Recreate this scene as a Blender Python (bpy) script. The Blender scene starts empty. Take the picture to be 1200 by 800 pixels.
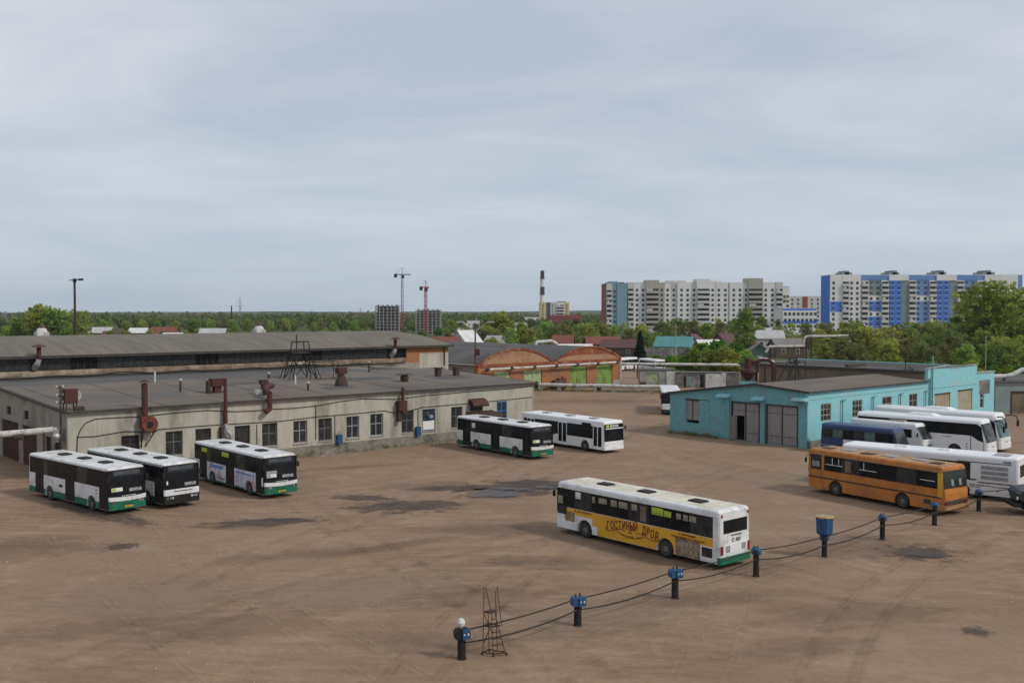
import bpy, bmesh, math, random
from mathutils import Vector, Matrix
R = math.radians
PI = math.pi
rnd = random.Random(7)
scene = bpy.context.scene
COL = scene.collection

# ------------------------------------------------------------------ camera
F = 1167.0; CH = 14.0; PITCH = math.atan(34/F)
cam_d = bpy.data.cameras.new('camera'); cam = bpy.data.objects.new('camera', cam_d); COL.objects.link(cam)
cam.location = (0, 0, CH); cam.rotation_euler = (PI/2-PITCH, 0, 0)
cam_d.sensor_width = 36; cam_d.lens = 36*F/1200; cam_d.clip_end = 30000; cam_d.clip_start = .5
scene.camera = cam

def ray(px, py):
    a = (px-600)/F; b = -(py-400)/F
    return Vector((a, math.cos(PITCH)+b*math.sin(PITCH), -math.sin(PITCH)+b*math.cos(PITCH)))
def G(px, py, z=0):
    d = ray(px, py); t = (z-CH)/d.z
    return Vector((d.x*t, d.y*t, z))
def AT(px, Y, z=0):
    """point at distance Y seen at picture column px"""
    return Vector(((px-600)/F*(Y*math.cos(PITCH)+(CH-z)*math.sin(PITCH)), Y, z))
def ZAT(py, Y):
    d = ray(600, py); return CH+d.z/d.y*Y

# ------------------------------------------------------------------ materials
MATS = {}
def mat(name, c, c2=None, sc=3., rough=.8, metal=0., spec=.3, bump=0., detail=5, stretch=(1,1,1), c3=None, sc3=.3, streak=0.0, contrast=(.35,.65)):
    if name in MATS: return MATS[name]
    m = bpy.data.materials.new(name); m.use_nodes = True
    nt = m.node_tree; N = nt.nodes; Lk = nt.links
    b = N['Principled BSDF']
    b.inputs['Roughness'].default_value = rough; b.inputs['Metallic'].default_value = metal
    b.inputs['Specular IOR Level'].default_value = spec
    c = tuple(c)+(1,)
    if c2 is None:
        c2 = tuple(x*.82 for x in c[:3])
    tc = N.new('ShaderNodeTexCoord'); mp = N.new('ShaderNodeMapping'); mp.inputs['Scale'].default_value = stretch
    Lk.new(tc.outputs['Object'], mp.inputs[0])
    n1 = N.new('ShaderNodeTexNoise'); n1.inputs['Scale'].default_value = sc; n1.inputs['Detail'].default_value = detail; n1.inputs['Roughness'].default_value = .6
    Lk.new(mp.outputs[0], n1.inputs['Vector'])
    r = N.new('ShaderNodeValToRGB'); r.color_ramp.elements[0].position = contrast[0]; r.color_ramp.elements[1].position = contrast[1]
    r.color_ramp.elements[0].color = tuple(c2)+(1,); r.color_ramp.elements[1].color = c
    Lk.new(n1.outputs['Fac'], r.inputs[0]); out = r.outputs[0]
    if c3 is not None:
        n3 = N.new('ShaderNodeTexNoise'); n3.inputs['Scale'].default_value = sc3; n3.inputs['Detail'].default_value = 8; n3.inputs['Roughness'].default_value = .7
        Lk.new(mp.outputs[0], n3.inputs['Vector'])
        r3 = N.new('ShaderNodeValToRGB'); r3.color_ramp.elements[0].position = .5; r3.color_ramp.elements[1].position = .64
        Lk.new(n3.outputs['Fac'], r3.inputs[0])
        mx = N.new('ShaderNodeMix'); mx.data_type = 'RGBA'; mx.inputs[7].default_value = tuple(c3)+(1,)
        Lk.new(r3.outputs[0], mx.inputs[0]); Lk.new(out, mx.inputs[6]); out = mx.outputs[2]
    Lk.new(out, b.inputs['Base Color'])
    if bump > 0:
        bp = N.new('ShaderNodeBump'); bp.inputs['Strength'].default_value = bump; bp.inputs['Distance'].default_value = .1
        Lk.new(n1.outputs['Fac'], bp.inputs['Height']); Lk.new(bp.outputs[0], b.inputs['Normal'])
    MATS[name] = m; return m

mat('white_paint', (.72,.73,.74), (.60,.61,.62), 1.2, .35, spec=.5, c3=(.44,.42,.39), sc3=.8)
mat('coach_white', (.78,.79,.80), (.72,.73,.74), .8, .25, spec=.5)
mat('roof_white', (.74,.74,.72), (.62,.61,.58), 1.6, .55, c3=(.50,.48,.44), sc3=.8)
mat('roof_cream', (.66,.63,.53), (.54,.50,.42), 1.6, .6, c3=(.46,.42,.34), sc3=.9)
mat('bus_green', (.012,.15,.085), (.015,.10,.06), 2, .45)
mat('dark_green', (.02,.06,.045), (.02,.04,.03), 2, .5)
mat('bus_yellow', (.68,.37,.035), (.60,.31,.03), 1.2, .4)
mat('ad_brown', (.30,.22,.13), (.14,.10,.07), 4, .5, contrast=(.4,.6))
mat('ad_blue', (.45,.50,.66), (.66,.66,.70), 2.2, .4, contrast=(.42,.55), c3=(.42,.16,.26), sc3=1.6)
mat('orange_paint', (.50,.19,.034), (.39,.14,.027), 1.5, .5, c3=(.27,.11,.05), sc3=.8)
mat('orange_roof', (.44,.27,.13), (.32,.18,.085), 1.2, .7, c3=(.24,.12,.07), sc3=.9)
mat('yellow_paint', (.62,.36,.03), None, 2, .5)
mat('blue_bus', (.025,.055,.15), (.02,.04,.11), 2, .3, spec=.5)
mat('blue_box', (.018,.10,.25), (.018,.07,.15), 6, .5, c3=(.03,.05,.07), sc3=3)
mat('blue_frame', (.03,.17,.45), None, 5, .5)
mat('glass_dark', (.007,.008,.009), (.016,.017,.019), 1.1, .16, spec=.12)
mat('glass_mid', (.05,.055,.06), (.02,.022,.025), 1.1, .12, spec=.6)
mat('glass_teal', (.09,.17,.17), (.04,.08,.08), 1.3, .1, spec=.6)
mat('glass_old', (.04,.044,.045), (.014,.015,.016), 2.2, .22, spec=.35)
mat('black_rubber', (.018,.018,.019), (.035,.033,.03), 4, .8)
mat('black_metal', (.016,.016,.017), (.028,.025,.022), 4, .6, spec=.15)
mat('rim_grey', (.16,.15,.14), (.09,.085,.08), 6, .6)
mat('white_trim', (.70,.70,.68), None, 6, .5)
mat('plate_yellow', (.62,.36,.03), (.55,.30,.02), 6, .5)
mat('sticker_lime', (.42,.50,.06), (.34,.42,.04), 6, .5)
mat('red_lens', (.22,.015,.012), None, 6, .3)
mat('lamp_lens', (.75,.76,.74), None, 6, .15, spec=.8)
mat('lettering_dark', (.16,.025,.02), None, 6, .5)
mat('lettering_black', (.03,.03,.03), None, 6, .5)
mat('grille_grey', (.32,.33,.34), (.22,.22,.23), 3, .6)
mat('seat_tan', (.34,.30,.22), (.22,.19,.14), 3, .8)
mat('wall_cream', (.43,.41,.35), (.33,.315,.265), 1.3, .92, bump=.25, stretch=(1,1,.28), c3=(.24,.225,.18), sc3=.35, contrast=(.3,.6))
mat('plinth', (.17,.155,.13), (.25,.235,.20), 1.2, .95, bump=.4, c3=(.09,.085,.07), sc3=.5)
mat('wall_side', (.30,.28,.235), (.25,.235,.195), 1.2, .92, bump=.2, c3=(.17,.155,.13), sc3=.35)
mat('roof_felt', (.165,.138,.115), (.125,.105,.088), .25, .95, bump=.2, c3=(.105,.096,.088), sc3=.10, stretch=(.5,1.5,1))
mat('roof_tar', (.07,.066,.062), (.05,.047,.045), .35, .95, bump=.3, c3=(.12,.108,.095), sc3=.16)
mat('roof_slate', (.098,.096,.098), (.075,.073,.074), .4, .95, bump=.2, c3=(.125,.118,.11), sc3=.12, stretch=(.4,1.5,1))
mat('tan_ledge', (.23,.165,.115), (.12,.09,.07), 1.0, .95, bump=.2, c3=(.33,.29,.23), sc3=.35)
mat('hall_roof', (.18,.158,.125), (.125,.11,.088), .5, .95, bump=.25, c3=(.12,.112,.098), sc3=.2, stretch=(2.2,.22,.22))
mat('conc_turq', (.25,.31,.29), (.20,.25,.24), .8, .95, c3=(.17,.19,.18), sc3=.4)
mat('edge_dark', (.045,.04,.035), (.07,.06,.05), 2, .9)
mat('rust_red', (.092,.03,.025), (.055,.022,.019), 3, .75, c3=(.06,.03,.025), sc3=1.5)
mat('rust_orange', (.19,.06,.03), (.12,.04,.025), 3, .8, c3=(.10,.04,.03), sc3=1.0)
mat('rust_brown', (.075,.042,.032), (.045,.028,.024), 4, .8)
mat('foil', (.50,.49,.48), (.28,.27,.27), 4, .45, metal=.3)
mat('pipe_wrap', (.58,.57,.54), (.42,.40,.37), 2.5, .8, bump=.4, c3=(.22,.20,.18), sc3=1.2)
mat('brick_orange', (.36,.165,.075), (.28,.12,.055), 6, .95, bump=.2, c3=(.20,.105,.065), sc3=.45)
mat('brick_tan', (.40,.245,.14), (.30,.17,.095), 5, .95, bump=.2, c3=(.27,.12,.07), sc3=.4)
mat('brick_red', (.24,.07,.036), (.18,.052,.03), 5, .95, bump=.2, c3=(.36,.18,.09), sc3=.4)
mat('door_green', (.20,.30,.075), (.16,.25,.06), 2, .75, c3=(.12,.18,.05), sc3=.9)
mat('door_green_pale', (.36,.44,.27), (.27,.36,.20), 3, .8, c3=(.18,.25,.12), sc3=1.2)
mat('turq_shaded', (.15,.38,.395), (.12,.31,.325), 2, .9, bump=.3, c3=(.19,.27,.26), sc3=.8)  # darker copy for the wall turned from the sun, shade put in colour
mat('turq_sunlit', (.24,.55,.60), (.21,.49,.54), 1.5, .9, bump=.2, c3=(.33,.46,.46), sc3=.7)  # lighter copy for the sun-facing walls, sunlight worked into the paint
mat('gate_grey', (.30,.265,.265), (.24,.21,.21), 1.4, .8, stretch=(6,6,.6), c3=(.19,.165,.16), sc3=.6)
mat('boards_tan', (.38,.35,.26), (.28,.25,.18), 2, .85, c3=(.24,.15,.08), sc3=1.0)
mat('tan_wall', (.20,.15,.10), (.15,.115,.08), 1.5, .95, c3=(.10,.085,.07), sc3=.4)
mat('conc', (.36,.35,.33), (.28,.27,.255), 1.5, .95, bump=.3, c3=(.19,.185,.175), sc3=.5)
mat('conc_white', (.62,.62,.60), (.48,.47,.45), 1.5, .95, c3=(.26,.25,.24), sc3=.7)
mat('conc_dark', (.17,.165,.155), (.12,.115,.11), 1, .95, c3=(.30,.29,.28), sc3=.5)
mat('apart_white', (.72,.71,.68), (.66,.65,.63), .15, .9)
mat('apart_shade', (.58,.57,.54), (.50,.49,.47), .15, .9)
mat('apart_beige', (.42,.39,.335), (.36,.335,.29), .15, .9)
mat('apart_yellow', (.60,.50,.27), None, .15, .9)
mat('apart_teal', (.20,.33,.38), (.17,.29,.34), .15, .9)
mat('apart_red', (.30,.085,.07), None, .15, .9)
mat('apart_blue', (.07,.20,.66), (.06,.18,.60), .15, .9)
mat('apart_blue_light', (.16,.27,.56), (.14,.24,.50), .15, .9)
mat('apart_greygreen', (.22,.27,.265), (.19,.235,.23), .15, .9)
mat('apart_dark', (.10,.105,.115), None, .15, .9)
mat('window_far', (.05,.055,.065), (.09,.095,.10), .4, .3)
mat('bark', (.085,.065,.045), (.05,.04,.03), 5, .95)
mat('birch', (.42,.40,.36), (.20,.18,.16), 3, .95)
mat('house_wood', (.14,.10,.07), (.10,.07,.05), 2, .9)
mat('house_green', (.07,.13,.115), (.06,.10,.09), 2, .9)
mat('house_white', (.48,.47,.44), (.38,.37,.35), 1, .9)
mat('roof_maroon', (.12,.062,.058), (.09,.05,.048), .6, .8)
mat('roof_redbrown', (.21,.075,.05), (.16,.06,.045), .6, .8)
mat('roof_teal', (.10,.27,.27), (.08,.22,.22), .6, .7)
mat('roof_lightgrey', (.45,.45,.45), (.35,.35,.35), .5, .8)
mat('roof_grey', (.21,.195,.185), (.16,.15,.145), .5, .9)
mat('roof_pale', (.66,.66,.65), (.52,.52,.52), .5, .7)
mat('crane_red', (.33,.05,.06), None, 1, .7)
mat('crane_grey', (.28,.33,.38), None, 1, .7)
mat('chimney_dark', (.05,.045,.055), None, .2, .8)
mat('puddle_water', (.06,.058,.055), (.045,.043,.04), 2, .04, spec=.6)
mat('truck_dark', (.018,.028,.035), (.03,.035,.035), 3, .4)
mat('curtain', (.30,.30,.28), (.2,.2,.19), 4, .9)

def leaf_mat(name, ca, cb, cc):
    m = bpy.data.materials.new(name); m.use_nodes = True
    nt = m.node_tree; N = nt.nodes; Lk = nt.links
    for x in list(N):
        if x.type != 'OUTPUT_MATERIAL': N.remove(x)
    out = [x for x in N if x.type == 'OUTPUT_MATERIAL'][0]
    tc = N.new('ShaderNodeTexCoord'); no = N.new('ShaderNodeTexNoise'); no.inputs['Scale'].default_value = .55; no.inputs['Detail'].default_value = 4
    Lk.new(tc.outputs['Object'], no.inputs['Vector'])
    r = N.new('ShaderNodeValToRGB'); e = r.color_ramp.elements
    e[0].position = .3; e[0].color = tuple(ca)+(1,); e[1].position = .7; e[1].color = tuple(cc)+(1,)
    k = e.new(.5); k.color = tuple(cb)+(1,)
    Lk.new(no.outputs['Fac'], r.inputs[0])
    oi = N.new('ShaderNodeObjectInfo'); hs = N.new('ShaderNodeHueSaturation')
    mr = N.new('ShaderNodeMapRange'); mr.inputs[3].default_value = .46; mr.inputs[4].default_value = .53
    mv = N.new('ShaderNodeMapRange'); mv.inputs[3].default_value = .75; mv.inputs[4].default_value = 1.25
    w = N.new('ShaderNodeTexWhiteNoise'); w.noise_dimensions = '1D'
    Lk.new(oi.outputs['Random'], mr.inputs[0]); Lk.new(oi.outputs['Random'], w.inputs['W']); Lk.new(w.outputs['Value'], mv.inputs[0])
    Lk.new(mr.outputs[0], hs.inputs['Hue']); Lk.new(mv.outputs[0], hs.inputs['Value']); Lk.new(r.outputs[0], hs.inputs['Color'])
    d = N.new('ShaderNodeBsdfDiffuse'); t = N.new('ShaderNodeBsdfTranslucent'); mx = N.new('ShaderNodeMixShader'); mx.inputs[0].default_value = .35
    Lk.new(hs.outputs[0], d.inputs[0]); Lk.new(hs.outputs[0], t.inputs[0])
    Lk.new(d.outputs[0], mx.inputs[1]); Lk.new(t.outputs[0], mx.inputs[2]); Lk.new(mx.outputs[0], out.inputs['Surface'])
    MATS[name] = m; return m
leaf_mat('leaf_fresh', (.15,.22,.05), (.25,.33,.07), (.36,.42,.10))
leaf_mat('leaf_olive', (.13,.155,.055), (.19,.21,.07), (.26,.26,.095))
leaf_mat('leaf_dark', (.012,.028,.016), (.02,.04,.02), (.03,.055,.025))
leaf_mat('leaf_bush', (.09,.18,.02), (.13,.25,.028), (.17,.31,.035))
leaf_mat('leaf_far', (.13,.165,.065), (.19,.22,.07), (.26,.28,.09))

# ------------------------------------------------------------------ mesh helpers
class MB:
    def __init__(s): s.v = []; s.f = []
    def add(s, vs, fs):
        o = len(s.v); s.v += [tuple(v) for v in vs]; s.f += [tuple(o+i for i in f) for f in fs]; return s
    def box(s, x0, x1, y0, y1, z0, z1, mtx=None):
        vs = [Vector((x, y, z)) for z in (z0, z1) for y in (y0, y1) for x in (x0, x1)]
        if mtx is not None: vs = [mtx @ v for v in vs]
        return s.add(vs, [(0,2,3,1), (4,5,7,6), (0,1,5,4), (2,6,7,3), (0,4,6,2), (1,3,7,5)])
    def tube(s, p, q, r, n=8, r2=None, cap=True):
        p = Vector(p); q = Vector(q); d = q-p
        if d.length < 1e-6: return s
        d.normalize(); a = d.orthogonal().normalized(); b = d.cross(a); r2 = r if r2 is None else r2
        vs = []
        for c, rr in ((p, r), (q, r2)):
            for i in range(n):
                t = 2*PI*i/n; vs.append(c+a*rr*math.cos(t)+b*rr*math.sin(t))
        fs = [(i, (i+1) % n, n+(i+1) % n, n+i) for i in range(n)]
        if cap: fs += [tuple(range(n))[::-1], tuple(range(n, 2*n))]
        return s.add(vs, fs)
    def path(s, pts, r, n=6):
        for a, b in zip(pts[:-1], pts[1:]): s.tube(a, b, r, n)
        return s
    def lathe(s, c, prof, n=16, axis='z'):
        """prof: (radius, height)"""
        vs = []; k = len(prof)
        for rr, h in prof:
            for i in range(n):
                t = 2*PI*i/n; a = rr*math.cos(t); b = rr*math.sin(t)
                vs.append(Vector(c)+Vector({'z': (a, b, h), 'y': (a, h, b), 'x': (h, a, b)}[axis]))
        fs = [(j*n+i, j*n+(i+1) % n, (j+1)*n+(i+1) % n, (j+1)*n+i) for j in range(k-1) for i in range(n)]
        fs += [tuple(range(n)), tuple(range((k-1)*n, k*n))]
        return s.add(vs, fs)
    def prism(s, poly, d0, d1, plane='xz'):
        """poly extruded; plane xz -> along y ; xy -> along z; yz -> along x"""
        def P(a, b, d): return {'xz': (a, d, b), 'xy': (a, b, d), 'yz': (d, a, b)}[plane]
        n = len(poly)
        vs = [P(a, b, d0) for a, b in poly]+[P(a, b, d1) for a, b in poly]
        return s.add(vs, [tuple(range(n)), tuple(range(n, 2*n))[::-1]]+[(i, (i+1) % n, n+(i+1) % n, n+i) for i in range(n)])
    def mesh(s, name, m, smooth=False):
        me = bpy.data.meshes.new(name); me.from_pydata(s.v, [], s.f)
        bm = bmesh.new(); bm.from_mesh(me); bmesh.ops.recalc_face_normals(bm, faces=bm.faces); bm.to_mesh(me); bm.free()
        me.materials.append(MATS[m] if isinstance(m, str) else m)
        if smooth: me.polygons.foreach_set('use_smooth', [True]*len(me.polygons))
        return me
    def build(s, name, m, parent=None, smooth=False):
        o = bpy.data.objects.new(name, s.mesh(name, m, smooth)); COL.objects.link(o)
        if parent is not None: o.parent = parent
        return o
def tag(o, label=None, cat=None, group=None, kind=None):
    if label: o['label'] = label
    if cat: o['category'] = cat
    if group: o['group'] = group
    if kind: o['kind'] = kind
    return o
def thing(name, label, cat, loc=(0,0,0), rz=0, group=None):
    o = bpy.data.objects.new(name, None); COL.objects.link(o); o.location = loc; o.rotation_euler = (0, 0, rz)
    o.empty_display_size = .2
    return tag(o, label, cat, group)
def copy_tree(o, parent=None):
    c = o.copy(); COL.objects.link(c)
    if parent is not None: c.parent = parent
    for ch in [x for x in KIDS.get(o.name, [])]:
        d = copy_tree(ch, c)
    KIDS[c.name] = [x for x in bpy.data.objects if x.parent == c] if False else KIDS.get(c.name, [])
    return c
KIDS = {}
def B1(name, m, parent, *a): return MB().box(*a).build(name, m, parent)
def shape(kind, *a, name='part', m='conc', parent=None, **k):
    mb = MB(); getattr(mb, kind)(*a, **k); return mb.build(name, m, parent)

class Fr:
    """a wall line on the ground: origin, direction u; n points away from the viewer"""
    def __init__(s, o, ang):
        s.o = Vector((o[0], o[1], 0)); s.a = ang; s.u = Vector((math.cos(ang), math.sin(ang), 0)); s.n = Vector((-math.sin(ang), math.cos(ang), 0))
    def hit(s, px, py, t=0):
        d = ray(px, py); c = Vector((0, 0, CH)); p0 = s.o+s.n*t
        k = (p0-c).dot(s.n)/d.dot(s.n); h = c+d*k
        return ((h-s.o).dot(s.u), h.z)
    def hitx(s, px, py, sx=0):
        """hit on the cross wall at local x = sx; returns local y and z"""
        d = ray(px, py); c = Vector((0, 0, CH)); p0 = s.o+s.u*sx
        k = (p0-c).dot(s.u)/d.dot(s.u); h = c+d*k
        return ((h-s.o).dot(s.n), h.z)
    def P(s, x, y, z=0): return s.o+s.u*x+s.n*y+Vector((0, 0, z))
    def loc(s, p): q = Vector(p)-s.o; return (q.dot(s.u), q.dot(s.n))

def wall(mb, x0, x1, z0, z1, holes, y0=0, y1=.4, along='x'):
    """solid wall with rectangular openings (xa,xb,za,zb)"""
    xs = sorted(set([x0, x1]+[h[0] for h in holes]+[h[1] for h in holes]))
    xs = [x for x in xs if x0 <= x <= x1]
    for a, b in zip(xs[:-1], xs[1:]):
        m = (a+b)/2; hs = sorted([(h[2], h[3]) for h in holes if h[0] < m < h[1]]); z = z0
        for lo, hi in hs+[(z1, z1)]:
            if lo > z+1e-4:
                if along == 'x': mb.box(a, b, y0, y1, z, lo)
                else: mb.box(y0, y1, a, b, z, lo)
            z = max(z, hi)
    return mb
def window(parent, x0, x1, z0, z1, y=.18, fm='white_trim', gm='glass_old', bars=(1,1), along='x', w=.07, sgn=1, name='window', fr=None):
    """framed window: glass pane with frame and glazing bars set back in its opening"""
    mb = MB()
    def bx(m_, a, b, ya, yb, c, d):
        if along == 'x': m_.box(a, b, ya, yb, c, d)
        else: m_.box(ya, yb, a, b, c, d)
    ya, yb = (y-.05, y+.05)
    for a, b, c, d in ((x0, x0+w, z0, z1), (x1-w, x1, z0, z1), (x0+w, x1-w, z0, z0+w), (x0+w, x1-w, z1-w, z1)): bx(mb, a, b, ya, yb, c, d)
    for i in range(bars[0]):
        xc = x0+(x1-x0)*(i+1)/(bars[0]+1); bx(mb, xc-w*.4, xc+w*.4, ya+.01, yb-.01, z0+w, z1-w)
    for i in range(bars[1]):
        zc = z0+(z1-z0)*(i+1)/(bars[1]+1)+(.12 if bars[1] == 1 else 0); bx(mb, x0+w, x1-w, ya+.013, yb-.013, zc-w*.4, zc+w*.4)
    o = mb.build(name, fm, parent)
    g = MB(); bx(g, x0+.01, x1-.01, y-.008, y+.008, z0+.01, z1-.01); g.build('pane', gm, o)
    return o
def text_mesh(s, size, m, name, parent, mtx, depth=.006, sx=1.0, align='CENTER', bold=0.):
    cu = bpy.data.curves.new('txt', 'FONT'); cu.body = s; cu.size = size; cu.extrude = depth; cu.align_x = align; cu.align_y = 'TOP_BASELINE'; cu.offset = bold
    ob = bpy.data.objects.new('txt', cu); COL.objects.link(ob); bpy.context.view_layer.update()
    me = bpy.data.meshes.new_from_object(ob.evaluated_get(bpy.context.evaluated_depsgraph_get())); bpy.data.objects.remove(ob)
    me.transform(mtx @ Matrix.Translation((0, -.35*size, 0)) @ Matrix.Diagonal((sx, 1, 1, 1))); me.materials.clear(); me.materials.append(MATS[m])
    o = bpy.data.objects.new(name, me); COL.objects.link(o); o.parent = parent; return o

# ------------------------------------------------------------------ world and sun
W = bpy.data.worlds.new('World'); scene.world = W; W.use_nodes = True
nt = W.node_tree; N = nt.nodes; Lk = nt.links; bg = N['Background']
SUN_AZ = 114; SUN_EL = 40   # azimuth clockwise from +Y
sky = N.new('ShaderNodeTexSky'); sky.sky_type = 'NISHITA'; sky.sun_disc = False; sky.sun_elevation = R(SUN_EL); sky.sun_rotation = R(SUN_AZ)
sky.air_density = 1.0; sky.dust_density = 2.0
tc = N.new('ShaderNodeTexCoord'); sp = N.new('ShaderNodeSeparateXYZ'); Lk.new(tc.outputs['Generated'], sp.inputs[0])
mx = N.new('ShaderNodeMath'); mx.operation = 'MAXIMUM'; mx.inputs[1].default_value = 0.0; Lk.new(sp.outputs['Z'], mx.inputs[0])
ad = N.new('ShaderNodeMath'); ad.inputs[1].default_value = .20; Lk.new(mx.outputs[0], ad.inputs[0])
dx = N.new('ShaderNodeMath'); dx.operation = 'DIVIDE'; Lk.new(sp.outputs['X'], dx.inputs[0]); Lk.new(ad.outputs[0], dx.inputs[1])
dy = N.new('ShaderNodeMath'); dy.operation = 'DIVIDE'; Lk.new(sp.outputs['Y'], dy.inputs[0]); Lk.new(ad.outputs[0], dy.inputs[1])
cb = N.new('ShaderNodeCombineXYZ'); Lk.new(dx.outputs[0], cb.inputs[0]); Lk.new(dy.outputs[0], cb.inputs[1])
mp = N.new('ShaderNodeMapping'); mp.inputs['Scale'].default_value = (.75, 1.0, 1); mp.inputs['Rotation'].default_value = (0, 0, R(12)); mp.inputs['Location'].default_value = (3.1, 1.7, 0); Lk.new(cb.outputs[0], mp.inputs[0])
n1 = N.new('ShaderNodeTexNoise'); n1.inputs['Scale'].default_value = .9; n1.inputs['Detail'].default_value = 7; n1.inputs['Roughness'].default_value = .5; n1.inputs['Distortion'].default_value = .6
Lk.new(mp.outputs[0], n1.inputs['Vector'])
r1 = N.new('ShaderNodeValToRGB'); e = r1.color_ramp.elements
e[0].position = .37; e[0].color = (4.95, 5.55, 6.55, 1); e[1].position = .64; e[1].color = (7.6, 7.75, 8.3, 1)
k = e.new(.5); k.color = (6.15, 6.6, 7.35, 1)
mp2 = N.new('ShaderNodeMapping'); mp2.inputs['Scale'].default_value = (1.3, 2.2, 1); mp2.inputs['Rotation'].default_value = (0, 0, R(-16)); mp2.inputs['Location'].default_value = (1.2, 5.3, 0); Lk.new(cb.outputs[0], mp2.inputs[0])
n2 = N.new('ShaderNodeTexNoise'); n2.inputs['Scale'].default_value = .8; n2.inputs['Detail'].default_value = 9; n2.inputs['Roughness'].default_value = .6; n2.inputs['Distortion'].default_value = .9
Lk.new(mp2.outputs[0], n2.inputs['Vector'])
ma = N.new('ShaderNodeMath'); ma.operation = 'MULTIPLY_ADD'; ma.inputs[1].default_value = .42; Lk.new(n2.outputs['Fac'], ma.inputs[0])
mb_ = N.new('ShaderNodeMath'); mb_.operation = 'MULTIPLY'; mb_.inputs[1].default_value = .58; Lk.new(n1.outputs['Fac'], mb_.inputs[0]); Lk.new(mb_.outputs[0], ma.inputs[2])
Lk.new(ma.outputs[0], r1.inputs[0])
# towards the horizon the veil is thinner and bluer
hz = N.new('ShaderNodeMapRange'); hz.inputs[1].default_value = 0; hz.inputs[2].default_value = .22; Lk.new(mx.outputs[0], hz.inputs[0])
mh = N.new('ShaderNodeMix'); mh.data_type = 'RGBA'; mh.inputs[6].default_value = (5.3, 6.4, 7.5, 1)
hz2 = N.new('ShaderNodeMapRange'); hz2.inputs[3].default_value = .35; hz2.inputs[4].default_value = 1; Lk.new(hz.outputs[0], hz2.inputs[0])
Lk.new(hz2.outputs[0], mh.inputs[0]); Lk.new(r1.outputs[0], mh.inputs[7])
ms = N.new('ShaderNodeMix'); ms.data_type = 'RGBA'; ms.inputs[0].default_value = .90
Lk.new(sky.outputs[0], ms.inputs[6]); Lk.new(mh.outputs[2], ms.inputs[7]); Lk.new(ms.outputs[2], bg.inputs[0])
bg.inputs[1].default_value = .1
sd = bpy.data.lights.new('sun', 'SUN'); sun = bpy.data.objects.new('sun', sd); COL.objects.link(sun)
sd.energy = 2.1; sd.angle = R(7); sd.color = (1, .93, .83)
az = R(SUN_AZ); el = R(SUN_EL); sv = Vector((math.sin(az)*math.cos(el), math.cos(az)*math.cos(el), math.sin(el)))
sun.rotation_euler = sv.to_track_quat('Z', 'Y').to_euler(); sun.location = (60, 20, 80)
scene.view_settings.view_transform = 'Standard'; scene.view_settings.look = 'None'; scene.view_settings.gamma = 1; scene.view_settings.exposure = 0
USE_HAZE = 1 == 1
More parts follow.
